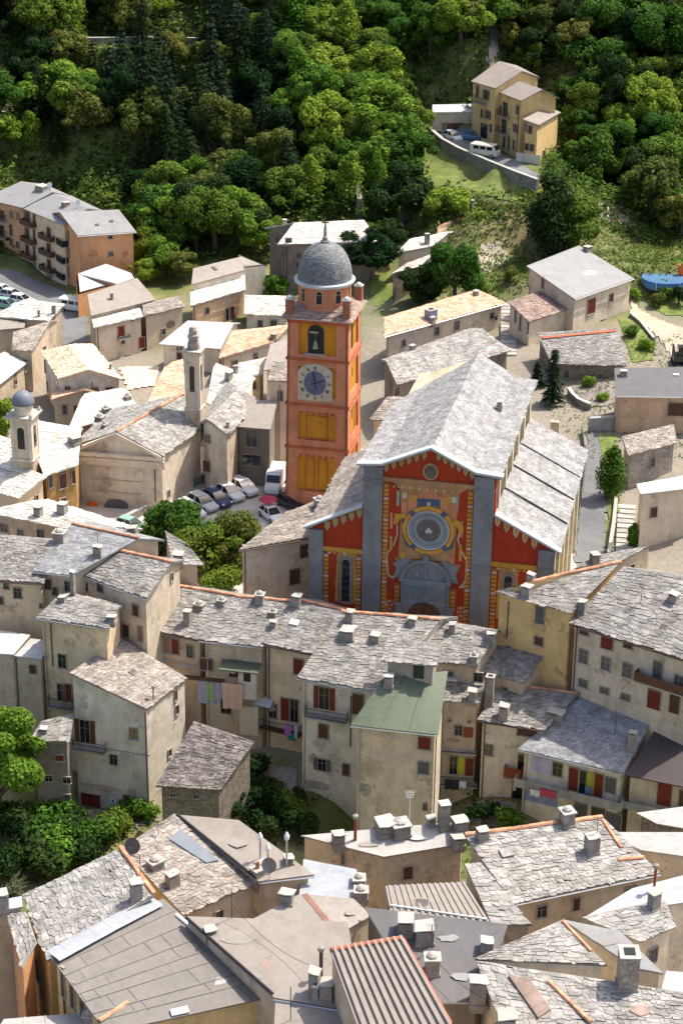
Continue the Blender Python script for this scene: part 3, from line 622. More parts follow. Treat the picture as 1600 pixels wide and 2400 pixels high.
fpoly(pp, [fz(545, 440), fz(610, 445), fz(606, 466), fz(575, 470), fz(555, 500), fz(534, 500)], .05, .13, 'churchgold'); fpoly(pp, [fz(900, 478), fz(932, 520), fz(930, 545), fz(905, 540), fz(895, 515), fz(868, 508), fz(872, 480)], .05, .13, 'churchgold')
fpoly(pp, [fz(580, 455), fz(612, 458), fz(603, 498), fz(585, 498)], .05, .11, 'churchblue'); fpoly(pp, [fz(850, 480), fz(885, 485), fz(880, 515), fz(862, 510)], .05, .11, 'churchblue')
fpoly(pp, [fz(640, 335), fz(672, 338), fz(662, 375), fz(636, 372)], .09, .14, 'churchgold'); fpoly(pp, [fz(812, 352), fz(838, 356), fz(836, 385), fz(816, 380)], .09, .14, 'churchgold')
fpoly(pp, [fz(708, 305), fz(770, 312), fz(808, 350), fz(805, 365), fz(735, 355), fz(675, 348)], .08, .15, 'towerpink')
fpoly(pp, [fz(725, 376), fz(745, 378), fz(745, 398), fz(725, 396)], .10, .16, 'churchcream')
for u_, z0_p, z1_p, mt in [(-3.3, 10.0, 11.6, 'churchgold'), (-3.3, 12.4, 14.2, 'towerpink'), (3.75, 9.6, 11.4, 'churchgold'), (3.75, 12.2, 14.0, 'towerpink'), (-2.7, 15.0, 16.6, 'churchgreen'), (3.2, 15.0, 16.6, 'churchgreen'), (-1.9, 15.6, 16.8, 'churchgold'), (2.4, 15.6, 16.8, 'churchgold')]:
    frect(pp, u_ - .14, u_ + .14, z0_p, z1_p, .05, .085, mt)
for i in range(16): frect(pp, -3.2 + i * .42, -3.02 + i * .42, 16.95, 17.15, .05, .16, 'churchgold' if i % 2 else 'churchcream')
pp.build('painted_ornament', CT, corg)
# rose window
cu, cz = fz(734, 535); ro = 2.62
rw = MB(); ring(rw, cu, cz, ro, 2.25, .05, .22, 'churchgold'); ring(rw, cu, cz, 2.25, 2.1, .05, .12, 'towerpink'); ring(rw, cu, cz, 2.1, 2.02, .05, .26, 'lead'); ring(rw, cu, cz, 2.02, 1.22, .03, .14, 'rosegrey')
ring(rw, cu, cz, 1.68, 1.60, .03, .2, 'churchgrey'); RW = rw.build('rose_window', CT, corg)
gl = MB(); fpoly(gl, ell(cu, cz, 1.23, 1.23), .0, .09, 'curtain'); gl.build('pane', RW, corg)
gl = MB(); fpoly(gl, ell(cu, cz + .05, .13, .24, 12), .09, .16, 'lead'); fpoly(gl, ell(cu + .2, cz - .15, .14, .2, 10), .09, .15, 'lead'); fpoly(gl, ell(cu - .18, cz - .15, .14, .22, 10), .09, .155, 'lead'); gl.build('medallion', RW, corg)
for i in range(4):
    g_ = MB(); t_ = R(52 + i * 90 - (8 if i % 2 else 0)); g_.prism([FP(cu + r * math.cos(t_ + a), cz + r * math.sin(t_ + a), .2) for r, a in ((2.2, -.12), (2.68, -.1), (2.68, .1), (2.2, .12))], [FP(cu + r * math.cos(t_ + a), cz + r * math.sin(t_ + a), .27) for r, a in ((2.2, -.12), (2.68, -.1), (2.68, .1), (2.2, .12))], 'churchblue'); g_.build('ornament', RW, corg)
# oculus in the gable
cu2, cz2 = fz(745, 205)
ov = MB(); ring(ov, cu2, cz2, .78, .6, .0, .16, 'churchtan', sz=1.15); OV = ov.build('oculus_window', CT, corg)
gl = MB(); fpoly(gl, ell(cu2, cz2, .61, .7), .0, .06, 'curtain'); gl.build('pane', OV, corg)
# hanging painted arches under the rakes
def tooth(u, zt, wd, hh, mats):
    sc = MB()
    fpoly(sc, [(u - wd / 2, zt), (u + wd / 2, zt), (u + wd * .42, zt - hh * .6), (u, zt - hh), (u - wd * .42, zt - hh * .6)], .0, .07, mats[0])
    fpoly(sc, [(u - wd * .25, zt - hh * .12), (u + wd * .25, zt - hh * .12), (u + wd * .18, zt - hh * .5), (u, zt - hh * .8), (u - wd * .18, zt - hh * .5)], .07, .1, mats[1]); sc.build('painted_arch', CT, corg)
for i in range(6):
    k = (i + .4) / 6; u = U1 + 1.9 + k * (ap[0] - U1 - 2.2); z_ = zi + (ap[1] - zi) * ((u - UI) / (ap[0] - UI)) - .12; tooth(u, z_, .5, .9, ('churchgreen', 'towerochre'))
    u = U2 - 2.1 - k * (U2 - 2.4 - ap[0]); z_ = zi + (ap[1] - zi) * ((UJ - u) / (UJ - ap[0])) - .12; tooth(u, z_, .5, .9, ('churchgreen', 'towerochre'))
for i in range(5):
    k = (i + .5) / 5; u = a0 + k * (a1 - a0); tooth(u, 11.6 + 2.9 * (u - U0) / (U1 - U0) - .1, .6, 1.0, ('churchgreen', 'churchgold'))
    u = b0 + k * (b1 - b0); tooth(u, 15.05 - 3.35 * (u - U2) / (U3 - U2) - .1, .6, 1.05, ('churchcream', 'churchgold'))
rk = MB()
for p, q in (((UI, zi), ap), (ap, (UJ, zi))):
    fpoly(rk, [(p[0], p[1] - .22), (q[0], q[1] - .22), (q[0], q[1] - .02), (p[0], p[1] - .02)], 0, .2, 'churchgrey')
rk.build('rake_moulding', CT, corg)
# dentil ladders of gold blocks
for u, z0, z1 in ((U1 + 2.25, Zb, 17.4), (U2 - 2.45, Zb, 17.4), (fz(555, 900)[0], Zb, 6.4), (fz(868, 930)[0], Zb, 6.4), (U0 + 1.75, Zb, 9.2), (U1 - .4, Zb, 9.2), (U2 + .2, Zb, 9.3), (U3 - 2.0, Zb, 9.3)):
    dd = MB(); frect(dd, u - .28, u + .28, z0, z1, 0, .03, 'towerred'); z_ = z0 + .2
    k = 0
    while z_ < z1 - .3: frect(dd, u - .24, u + .24, z_, z_ + .25, .03, .09, 'churchgold' if (k * 7) % 5 else 'churchcream'); z_ += .46; k += 1
    dd.build('painted_blocks', CT, corg)
for u0, u1, z_ in ((a0 + .5, a1 - .3, 8.95), (b0 + .6, b1 - .3, 9.1)):
    dd = MB(); n = int((u1 - u0) / .52)
    for i in range(n): frect(dd, u0 + i * .52, u0 + i * .52 + .33, z_, z_ + .24, 0, .06, 'churchgold' if i % 3 else 'churchcream')
    dd.build('painted_blocks', CT, corg)
for x0 in (490, 893):
    dd = MB(); g0, g1 = fz(x0 - 3, 926 + (40 if x0 > 800 else 0)), fz(x0 + 52, 1045 + (40 if x0 > 800 else 0)); frect(dd, g0[0], g1[0], g1[1], g0[1], -.01, .02, 'towerred')
    for i in range(3):
        for j in range(5):
            a = fz(x0 + i * 16, 930 + j * 22 + (40 if x0 > 800 else 0)); frect(dd, a[0], a[0] + .18, a[1] - .22, a[1], 0, .05, 'churchcream' if (i + j) % 2 else 'towerpink')
    dd.build('painted_blocks', CT, corg)
# white painted scrolls
for pts in ([(556, 505), (556, 560), (535, 620), (500, 665), (497, 700), (505, 790), (535, 808), (530, 795)], [(910, 540), (898, 590), (912, 640), (948, 710), (948, 780), (935, 835), (905, 862), (940, 855)]):
    s_ = MB(); q = [fz(*p) for p in pts]
    for a, b_ in zip(q, q[1:]):
        d = Vector((b_[0] - a[0], b_[1] - a[1])).normalized(); nn = Vector((-d.y, d.x)) * .07
        fpoly(s_, [(a[0] - nn.x, a[1] - nn.y), (b_[0] - nn.x, b_[1] - nn.y), (b_[0] + nn.x, b_[1] + nn.y), (a[0] + nn.x, a[1] + nn.y)], 0, .05, 'churchcream')
    s_.build('painted_scroll', CT, corg)
# aisle windows
for cx, base, key in ((265, 945, 0), (1172, 1040, 1)):
    c, zb = fz(cx, base); 
    o_ = MB(); fpoly(o_, [(c - 1.15, zb + .2), (c - .95, zb + 4.6)] + [(c + 1.05 * math.cos(R(a)), zb + 4.9 + 1.1 * math.sin(R(a))) for a in range(170, 9, -20)] + [(c + .95, zb + 4.6), (c + 1.15, zb + .2), (c + .8, zb), (c - .8, zb)], 0, .05, 'churchtan')
    o_.build('painted_ornament', CT, corg)
    for sg_ in (-1, 1):
        o_ = MB(); fpoly(o_, [(c + sg_ * .85, zb), (c + sg_ * 1.05, zb), (c + sg_ * 1.0, zb + 4.2), (c + sg_ * .8, zb + 4.2)], .05, .09, 'churchgold')
        o_.build('painted_colonnette', CT, corg)
        r_ = MB(); ring(r_, c + sg_ * 1.05, zb + 2.1, .22, .1, .05, .1, 'churchgold', 10); r_.build('painted_scroll', CT, corg)
    f_ = MB(); fpoly(f_, [(c - .62, zb - .1), (c + .62, zb - .1)] + [(c + .62 * math.cos(R(a)), zb + 4.55 + .62 * math.sin(R(a))) for a in range(0, 181, 20)], .0, .16, 'churchgrey'); fw_ = f_.build('arched_window', CT, corg)
    f_ = MB(); fpoly(f_, [(c - .4, zb + .2), (c + .4, zb + .2)] + [(c + .4 * math.cos(R(a)), zb + 4.5 + .4 * math.sin(R(a))) for a in range(0, 181, 20)], .16, .165, 'glass')
    for k in range(5): frect(f_, c - .4, c + .4, zb + .9 + k * .8, zb + .95 + k * .8, .165, .19, 'curtain')
    f_.build('pane', fw_, corg)
# portal
pt = MB(); ul, _ = fz(578, 950); ur, _ = fz(850, 960); zt = 7.0
cuP = (ul + ur) / 2
frect(pt, ul, ur, Zb, zt, 0, .45, 'churchgrey'); frect(pt, ul - .2, ur + .2, zt, zt + .3, 0, .7, 'churchgrey')
fpoly(pt, [(cuP - 2.25, zt + .3)] + [(cuP + 2.25 * math.cos(R(a)), zt + .3 + 1.95 * math.sin(R(a))) for a in range(165, 14, -12)] + [(cuP + 2.25, zt + .3)], 0, .35, 'churchgrey')
for i in range(15):
    a, b_ = R(180 * i / 15), R(180 * (i + 1) / 15); fpoly(pt, [(cuP + r * math.cos(t), zt + .3 + r * .88 * math.sin(t)) for r, t in ((2.2, a), (2.5, a), (2.5, b_), (2.2, b_))], .35, .62, 'churchgrey')
for sg_ in (-1, 1): fpoly(pt, [(cuP + sg_ * 2.35, zt + .2), (cuP + sg_ * 3.3, zt + .2), (cuP + sg_ * 3.0, zt + 1.2), (cuP + sg_ * 3.35, zt + 1.7), (cuP + sg_ * 2.4, zt + 2.3), (cuP + sg_ * 1.6, zt + 2.4)], .0, .28, 'churchgrey')
fpoly(pt, [(cuP - .3, zt + 2.3), (cuP + .3, zt + 2.3), (cuP + .2, zt + 3.0), (cuP - .2, zt + 3.0)], .3, .6, 'churchgrey')
frect(pt, ul + .35, ur - .35, 4.6, 6.9, .45, .5, 'rosegrey')
for i in range(13): frect(pt, ul + .45 + i * .36, ul + .57 + i * .36, 5.0, 6.6, .5, .62, 'churchgrey')
for i in range(3): fpoly(pt, ell(cuP - .85 + i * .85, zt + .9, .14, .34, 10), .35, .5, 'rosegrey')
for sg_ in (-1, 1): frect(pt, cuP + sg_ * 2.6 - .3, cuP + sg_ * 2.6 + .3, Zb, 4.5, .45, .7, 'churchgrey')
PT = pt.build('portal', CT, corg)
dr = MB(); c, z_ = fz(712, 1010); fpoly(dr, [(c - 1.7, Zb), (c + 1.7, Zb)] + [(c + 1.7 * math.cos(R(a)), z_ - .1 + 1.65 * math.sin(R(a))) for a in range(0, 181, 15)], .45, .56, 'brownwood'); fpoly(dr, [(c - .03, Zb), (c + .03, Zb), (c + .03, z_ + 1.4), (c - .03, z_ + 1.4)], .56, .58, 'black'); dr.build('door', PT, corg)
# small vent box on the aisle roof
v_ = MB(); q = atz(1299, 1005, 13.0); v_.cbox(q - Z * .4, 1.0, .6, 1.3, 'churchcream', Ft); v_.build('vent_box', ra, corg)
HS['nave'] = dict(T=CT, R=nr_, W=body_ob, org=corg, walls=[], quads=[(FP(U2 + .5, ze, .4), FP(U2 + .5, ze, -L_N), FP(ap[0], ap[1], -L_N), FP(ap[0], ap[1], .4))])

# ------------------------------------------------------------------ bell tower
TA = atz(668, 1190, 0); TW = 7.45; tz = 26.0
def TPf(face):
    """face 0 front, 1 right, 2 back, 3 left : origin, t, n"""
    t = Ft; b = -Fn; c = TA
    return [(c, t, Fn), (c + t * TW, b, t), (c + t * TW + b * TW, -t, b), (c + b * TW, -b, -t)][face]
ztop = onplane(680, 743, TA, Fn).z
z1_ = onplane(675, 946, TA, Fn).z; z2_ = onplane(670, 1046, TA, Fn).z; z0_ = onplane(678, 841, TA, Fn).z
print('TOWER', ztop, z0_, z1_, z2_)
torg = TA + Ft * TW / 2 - Fn * TW / 2
TT = empty('bell_tower', torg, 'tall square bell tower with a round clock face and a grey stone dome', 'tower')
lean = .25
def TPt(face, u, z, d):
    o_, t, n = TPf(face); k = z / ztop * lean; u2 = k + u * (TW - 2 * k) / TW
    return o_ + t * u2 + Z * z + n * (d - k)
def tpoly(mb, face, uz, d0, d1, mat):
    A = sum(uz[i][0] * uz[(i + 1) % len(uz)][1] - uz[(i + 1) % len(uz)][0] * uz[i][1] for i in range(len(uz)))
    if A < 0: uz = uz[::-1]
    mb.prism([TPt(face, u, z, d0) for u, z in uz], [TPt(face, u, z, d1) for u, z in uz], mat)
def trect(mb, face, u0, u1, z0, z1, d0, d1, mat): tpoly(mb, face, [(u0, z0), (u1, z0), (u1, z1), (u0, z1)], d0, d1, mat)
s_ = MB(); c4 = [TPt(f, .25, -1, -.25) for f in range(4)]; t4 = [TPt(f, .25, ztop, -.25) for f in range(4)]
s_.prism(c4, t4, 'towerochre'); s_.build('shaft', TT, torg)
pw = 1.42
q_ = MB()
lv = [(-1, z2_), (z2_, z1_), (z1_, z0_), (z0_, ztop)]
for f in range(4):
    for k, (a, b_) in enumerate(lv):
        trect(q_, f, 0, pw, a, b_, -.3, 0, 'towerpink'); trect(q_, f, TW - pw, TW, a, b_, -.3, 0, 'towerpink')
        trect(q_, f, pw, TW - pw, b_ - .8 if k < 3 else b_ - .5, b_, -.3, 0, 'towerpink')
        trect(q_, f, pw, TW - pw, a, a + (3.4, 1.0, 1.0, .6)[k], -.3, -.01, 'towerpink')
q_.build('wall', TT, torg)
# string courses
for z_ in (z0_, z1_, z2_):
    m_ = MB()
    for f in range(4): trect(m_, f, -.16, TW + .16, z_ - .12, z_ + .12, -.1, .14, 'towerred')
    m_.build('string_course', TT, torg)
m_ = MB()
for f in range(4):
    trect(m_, f, -.1, TW + .1, ztop - .7, ztop - .25, -.1, .12, 'towerred'); trect(m_, f, -.3, TW + .3, ztop - .25, ztop, -.1, .34, 'towerred')
m_.build('cornice', TT, torg)
# arcaded friezes under strings
for f in range(4):
    fz_ = MB()
    for zt_ in (z1_ - .8, z2_ - .8):
        n = 6; W_ = (TW - 2 * pw) / n
        for i in range(n + 1):
            u = pw + i * W_; tpoly(fz_, f, [(max(pw, u - .16), zt_ + .02), (min(TW - pw, u + .16), zt_ + .02), (min(TW - pw, u + .1), zt_ - .42), (max(pw, u - .1), zt_ - .42)], -.25, -.02, 'towerpink')
        for i in range(n): trect(fz_, f, pw + (i + .3) * W_, pw + (i + .7) * W_, zt_ - .26, zt_ - .04, -.25, -.12, 'towerred')
    fz_.build('arcaded_frieze', TT, torg)
# blind panels
cu_ = TW / 2
for f in range(4):
    def outline(u0, u1, za, zb_, arch):
        bp_ = MB(); mat = 'towerred'; trect(bp_, f, u0 - .12, u0 + .02, za, zb_, -.26, -.17, mat); trect(bp_, f, u1 - .02, u1 + .12, za, zb_, -.26, -.17, mat); trect(bp_, f, u0 - .1, u1 + .1, za - .12, za, -.26, -.12, mat)
        r = (u1 - u0) / 2; k = 8
        for i in range(k):
            a, b_ = math.pi * i / k, math.pi * (i + 1) / k; h = arch
            tpoly(bp_, f, [((u0 + u1) / 2 + rr * math.cos(t), zb_ + rr * h * math.sin(t)) for rr, t in ((r - .02, a), (r + .12, a), (r + .12, b_), (r - .02, b_))], -.26, -.165, mat)
        bp_.build('blind_panel', TT, torg)
    zc = (z1_ + z2_) / 2
    outline(cu_ - 1.25, cu_ + 1.15, zc - 1.5, zc + 1.15, .12)
    zd = z2_ - 1.6
    outline(cu_ - 1.3, cu_ - .35, zd - 3.6, zd - .2, 1); outline(cu_ + .25, cu_ + 1.2, zd - 3.6, zd - .2, 1)
    bp_ = MB(); trect(bp_, f, cu_ - 1.2, cu_ - .5, zd - 5.2, zd - 4.7, -.26, -.2, 'black')
    bp_.build('vent', TT, torg)
    if f in (1, 3):
        for zz in (zc + .6, z0_ - 2.2): bp_ = MB(); trect(bp_, f, cu_ - .1, cu_ + .12, zz - .6, zz + .5, -.26, -.2, 'black'); bp_.build('slit_window', TT, torg)
# belfry openings (dark arch with bell) front and sides
zb_ = z0_ + .4
for f in range(4):
    o_ = MB(); k = 12; wd = .98; c_ = cu_ - .25
    trc = [(c_ - wd, zb_ + .35), (c_ + wd, zb_ + .35)] + [(c_ + wd * math.cos(R(180 * i / k)), zb_ + 2.95 + wd * .8 * math.sin(R(180 * i / k))) for i in range(k + 1)]
    if f == 0:
        tpoly(o_, f, trc, -.27, -.16, 'black'); trect(o_, f, c_ - wd - .3, c_ + wd + .3, zb_ + .2, zb_ + .38, -.25, .1, 'concrete')
        tpoly(o_, f, [(c_ - wd - .12, zb_ + 2.5), (c_ - wd, zb_ + 2.5), (c_ - wd, zb_ + .3), (c_ - wd - .12, zb_ + .3)], -.25, -.12, 'towerpink')
    else: tpoly(o_, f, [(c_ + (u - c_) * .35, z) for u, z in trc], -.27, -.18, 'black')
    B_ = o_.build('belfry_opening', TT, torg)
    if f == 0:
        p = TPt(0, c_, zb_ + 1.05, -.02); bl = MB(); bl.lathe(p, [(.38, 0), (.3, .25), (.22, .6), (.18, .85), (.06, 1.0)], 'bronze', 14); bl.box(p - Ft * .7 + Z * 1.75 - Fn * .06, Ft * 1.0, Fn * .1, Z * .25, 'bronze'); bl.tube(p + Z * 1.0, p + Z * 1.8, .04, .04, 'bronze'); bl.build('bell', B_, torg)
# clock
zc = (z0_ + z1_) / 2; cc = cu_ - .25; ck = MB(); rc = 2.05
poly = [(cc - 2.1, zc - 2.15), (cc + 2.1, zc - 2.15), (cc + 2.1, zc + 1.3)] + [(cc + 2.1 * math.cos(R(a)), zc + 1.15 + 1.15 * math.sin(R(a))) for a in range(15, 166, 15)] + [(cc - 2.1, zc + 1.3)]
tpoly(ck, 0, poly, -.2, .05, 'clockface'); CK = ck.build('clock', TT, torg)
f_ = MB(); tpoly(f_, 0, [(cc + 1.36 * math.cos(R(a)), zc + 1.45 * math.sin(R(a))) for a in range(0, 360, 10)], .05, .07, 'clockblue'); f_.build('dial', CK, torg)
nm = MB()
NUM = ['XII', 'I', 'II', 'III', 'IIII', 'V', 'VI', 'VII', 'VIII', 'IX', 'X', 'XI']
for i, s in enumerate(NUM):
    a = R(90 - 30 * i); cx_, cz_ = 1.75 * math.cos(a), 1.8 * math.sin(a); rv = Vector((math.cos(a), math.sin(a))); tv = Vector((math.sin(a), -math.cos(a)))
    wd = {'I': .09, 'V': .2, 'X': .2}; tot = sum(wd[c] for c in s); pos = -tot / 2
    def stroke(p, q, th=.045):
        P_ = [Vector((cc + cx_, zc + cz_)) + tv * x + rv * y for x, y in (p, q)]; d = (P_[1] - P_[0]).normalized(); n_ = Vector((-d.y, d.x)) * th / 2
        tpoly(nm, 0, [tuple(P_[0] - n_), tuple(P_[1] - n_), tuple(P_[1] + n_), tuple(P_[0] + n_)], .05, .075, 'black')
    for c in s:
        w_ = wd[c]; x0, x1, xm = pos + .02, pos + w_ - .02, pos + w_ / 2
        if c == 'I': stroke((xm, -.2), (xm, .2))
        if c == 'V': stroke((x0, .2), (xm, -.2)); stroke((x1, .2), (xm, -.2))
        if c == 'X': stroke((x0, .2), (x1, -.2)); stroke((x1, .2), (x0, -.2))
        pos += w_
nm.build('numerals', CK, torg)
def hand(ang_, ln, back, th, name):
    h_ = MB(); a = R(ang_); d = Vector((math.cos(a), math.sin(a))); n_ = Vector((-d.y, d.x)); c_ = Vector((cc, zc))
    tpoly(h_, 0, [tuple(c_ - d * back - n_ * th), tuple(c_ + d * ln * .6 - n_ * th * 1.1), tuple(c_ + d * ln), tuple(c_ + d * ln * .6 + n_ * th * 1.1), tuple(c_ - d * back + n_ * th)], .08 if name == 'hour_hand' else .11, .10 if name == 'hour_hand' else .13, 'navy'); h_.build(name, CK, torg)
hand(100, 1.6, .6, .08, 'minute_hand'); hand(20, 1.35, .55, .08, 'hour_hand')
# roof skirt, drum, dome
rz = ztop; cst = torg.copy(); ov = .62
sk = MB(); A_ = [TPt(f, -ov + (0 if 1 else 0), rz, ov) for f in range(4)]
A_ = [TA + Ft * (lean - ov) + Fn * (ov - lean), TA + Ft * (TW - lean + ov) + Fn * (ov - lean), TA + Ft * (TW - lean + ov) - Fn * (TW - lean + ov), TA + Ft * (lean - ov) - Fn * (TW - lean + ov)]
A_ = [Vector((p.x, p.y, rz)) for p in A_]; I_ = [Vector((torg.x, torg.y, rz + 1.15)) + (Vector((p.x, p.y, 0)) - Vector((torg.x, torg.y, 0))) * .5 for p in A_]
for i in range(4): roofquad(sk, (A_[i], A_[(i + 1) % 4], I_[(i + 1) % 4], I_[i]), 'slab', 'slabbrown', .42, 'lead')
sk.build('roof', TT, torg)
C0 = Vector((torg.x, torg.y, 0)); rdm = 3.05
zd0 = rz + .3; zd1 = atY(775, 673, torg.y - rdm).z
dm = MB(); dm.lathe(C0, [(rdm + .12, zd0), (rdm + .12, zd0 + .7), (rdm, zd0 + .75), (rdm, zd1)], 'towerpink', 8, ph=R(22.5 - FA)); DR = dm.build('drum', TT, torg)
ri = MB(); ri.lathe(C0, [(rdm, zd1 - .35), (rdm + .3, zd1 - .25), (rdm + .42, zd1), (rdm + .42, zd1 + .1), (rdm, zd1 + .2)], 'lead', 32); ri.build('cornice', DR, torg)
for i in range(8):
    a = R(i * 45 - FA); n_ = Vector((math.cos(a), math.sin(a), 0)); t_ = Vector((-n_.y, n_.x, 0)); ap_ = rdm * math.cos(R(22.5)); c_ = C0 + n_ * ap_ + Z * (zd0 + 1.15)
    pts = lambda k, r0: [c_ + t_ * x + Z * z for x, z in [(-r0, 0 - k), (r0, 0 - k)] + [(r0 * math.cos(R(q)), 1.15 + r0 * math.sin(R(q))) for q in range(0, 181, 30)]]
    w1 = MB(); P1 = pts(.06, .44); w1.prism([p - n_ * .05 for p in P1], [p + n_ * .05 for p in P1], 'peachwall'); wo = w1.build('arched_window', DR, torg)
    w2 = MB(); P2 = pts(0, .33); w2.prism([p + n_ * .05 for p in P2], [p + n_ * .06 for p in P2], 'black'); w2.box(c_ - t_ * .33 + Z * 1.0 + n_ * .06, t_ * .66, n_ * .04, Z * .07, 'frame'); w2.build('pane', wo, torg)
zap = atY(775, 568, torg.y).z; hd = zap - zd1 - .15; rD = rdm + .02
prof = [(rD * math.cos(t) ** .82 if t < 1.55 else .05, zd1 + .15 + hd * math.sin(t)) for t in [i * math.pi / 2 / 18 for i in range(19)]]
do = MB(); do.lathe(C0, prof, 'domeslate', 48)
DM = do.build('dome', TT, torg)
# slate scales on the dome
ds = MB()
for k in range(34):
    t0 = k / 34 * 1.45; z_ = zd1 + .15 + hd * math.sin(t0); r = rD * math.cos(t0) ** .82; t1 = (k + 1.3) / 34 * 1.45; z2 = zd1 + .15 + hd * math.sin(t1); r2 = rD * math.cos(t1) ** .82
    n = max(8, int(2 * math.pi * r / .34)); off = random.random()
    for i in range(n):
        a, b_ = 2 * math.pi * (i + off) / n, 2 * math.pi * (i + off + .94) / n; e_ = random.uniform(.02, .05)
        P_ = [C0 + Vector((math.cos(q) * (rr + ee), math.sin(q) * (rr + ee), zz + jj)) for q, rr, zz, ee, jj in ((a, r, z_, e_, random.uniform(-.02, .02)), (b_, r, z_, e_, random.uniform(-.02, .02)), (b_, r2, z2, .005, 0), (a, r2, z2, .005, 0))]
        ds.mesh(P_ + [C0 + Vector((math.cos(q) * (r - .01), math.sin(q) * (r - .01), z_)) for q in (a, b_)], [(0, 1, 2, 3), (4, 5, 1, 0)], 'domeslate')
ds.build('slates', DM, torg)
st = MB(); st.lathe(C0 + Z * (zap - .1), [(.5, 0), (.5, .3), (.35, .35), (.3, .7), (.16, .8), (.2, 1.3), (.14, 1.9), (.1, 2.2)], 'chim', 10); st.box(C0 + Vector((-.42, -.06, zap + 2.25)), Vector((.84, 0, 0)), Vector((0, .12, 0)), Z * .1, 'pipe'); st.box(C0 + Vector((-.06, -.06, zap + 2.0)), Vector((.12, 0, 0)), Vector((0, .12, 0)), Z * .9, 'pipe'); st.build('finial_cross', DM, torg)
for i in range(4):
    p = A_[i] + (Vector((torg.x, torg.y, 0)) - Vector((A_[i].x, A_[i].y, 0))) * .2; p.z = rz + .1
    b_ = MB(); b_.cbox(p, .85, .85, 1.9 + .3 * (i % 2), 'brick', Ft); b_.cbox(p + Z * (1.9 + .3 * (i % 2)), 1.0, 1.0, .12, 'concrete', Ft); b_.lathe(p + Z * (2.0 + .3 * (i % 2)), [(.3, 0), (.36, .15), (.2, .32), (.02, .36)], 'lead', 8); b_.build('corner_pier', TT, torg)
# ------------------------------------------------------------------ foreground houses
gable_, shed_ = gable, shed
shed('F1', 'stone_house', 'near house at left with a wide stone slab roof above yellow walls', (110, 2252), (55, 2099), (283, 1988), (362, 2097), 12, 'slablight', 'yellow', slab=.45, pitch=16, ridge='orange', over=.25)
shed('F2', 'slate_house', 'near house with a weathered stone roof and a blue grey patch in its middle', (430, 2146), (606, 2066), (409, 1908), (284, 1988), 11.5, 'slabwarm', 'tan', slab=.4, pitch=14, over=.2)
shed('F3', 'sheet_roofed_house', 'near house with a smooth pinkish sheet roof beside a black gutter', (606, 2066), (736, 2050), (560, 1922), (411, 1909), 12, 'sheetpink', 'tan', 'sheet', pitch=12, over=.2)
shed('F4', 'low_house', 'near low house with a smooth bluish white roof left of the square grey block', (700, 2105), (850, 2106), (835, 2037), (711, 2013), 11, 'sheetblue', 'tan', 'sheet', pitch=8, over=.2)
shed('F5', 'flat_roofed_house', 'near brown rendered block with a pale almost flat roof crowded with chimneys', (899, 2008), (1088, 1976), (1092, 1924), (705, 1958), 9, 'sheetpale', 'tan', 'sheet', zr=9.9, over=.25, edge='palerubble')
shed('F6', 'stone_house', 'near house with the broadest rough stone roof and two stout chimneys', (1201, 2118), (1545, 2046), (1410, 1916), (1089, 1958), 9.5, 'slablight', 'tan', slab=.42, pitch=17, ridge='orange')
shed('F7', 'lean_to', 'narrow grey white lean-to roof running down beside the widest near stone roof', (1150, 2165), (1246, 2168), (1125, 2022), (1088, 2025), 11.0, 'slablight', 'tan', slab=.6, pitch=10, cat='lean-to', over=.15)
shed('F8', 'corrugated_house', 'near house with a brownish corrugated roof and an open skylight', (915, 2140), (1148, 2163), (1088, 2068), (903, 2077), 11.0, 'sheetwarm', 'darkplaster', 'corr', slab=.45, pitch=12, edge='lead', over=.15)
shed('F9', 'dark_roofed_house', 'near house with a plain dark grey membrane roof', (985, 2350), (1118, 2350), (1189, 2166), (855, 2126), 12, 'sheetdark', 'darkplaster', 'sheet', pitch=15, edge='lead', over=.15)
shed('F11', 'sheet_roofed_house', 'near house with the largest rough pinkish roof in the bottom centre', (642, 2338), (850, 2372), (815, 2160), (430, 2147), 12.3, 'sheetpink', 'tan', 'sheet', pitch=12, over=.15)
shed('F11b', 'sheet_roofed_house', 'small pinkish roofed near house at the bottom edge left of the striped roof', (640, 2450), (880, 2450), (846, 2378), (646, 2334), 11.5, 'sheetpink', 'tan', 'sheet', pitch=12, over=.15)
shed('F10', 'corrugated_house', 'near house with a boldly striped corrugated metal roof and red flashing', (850, 2440), (1080, 2440), (942, 2196), (772, 2224), 14, 'sheetpink', 'tan', 'corr', slab=.5, pitch=16, over=.15)
shed('F12', 'brown_roofed_house', 'near house with a small brown pitched roof left of its copper valley strip', (586, 2157), (786, 2194), (706, 2096), (700, 2096), 12.9, 'sheetwarm', 'tan', 'sheet', pitch=15, over=.1)
shed('F12b', 'brown_roofed_house', 'near house with a plain brown roof slope right of the copper valley strip', (789, 2192), (870, 2146), (828, 2106), (708, 2095), 12.9, 'sheetwarm', 'tan', 'sheet', pitch=8, over=.1)
shed('F13', 'boarded_house', 'largest near house with a long grey brown board roof and narrow windows', (250, 2420), (636, 2336), (382, 2105), (118, 2241), 11.2, 'sheetboard', 'yellow', 'seamu', slab=1.1, pitch=16, over=.3)
shed('F14', 'orange_house', 'near orange house cut by the left edge of the picture', (52, 2266), (18, 2143), (62, 2138), (86, 2206), 12, 'slablight', 'orangewall', slab=.5, pitch=18, over=.2)
shed('F0', 'low_house', 'near low house with a plain grey roof at the far left edge', (-60, 2145), (54, 2125), (52, 2100), (-60, 2120), 12.5, 'sheetblue', 'tan', 'sheet', pitch=8, over=.15)
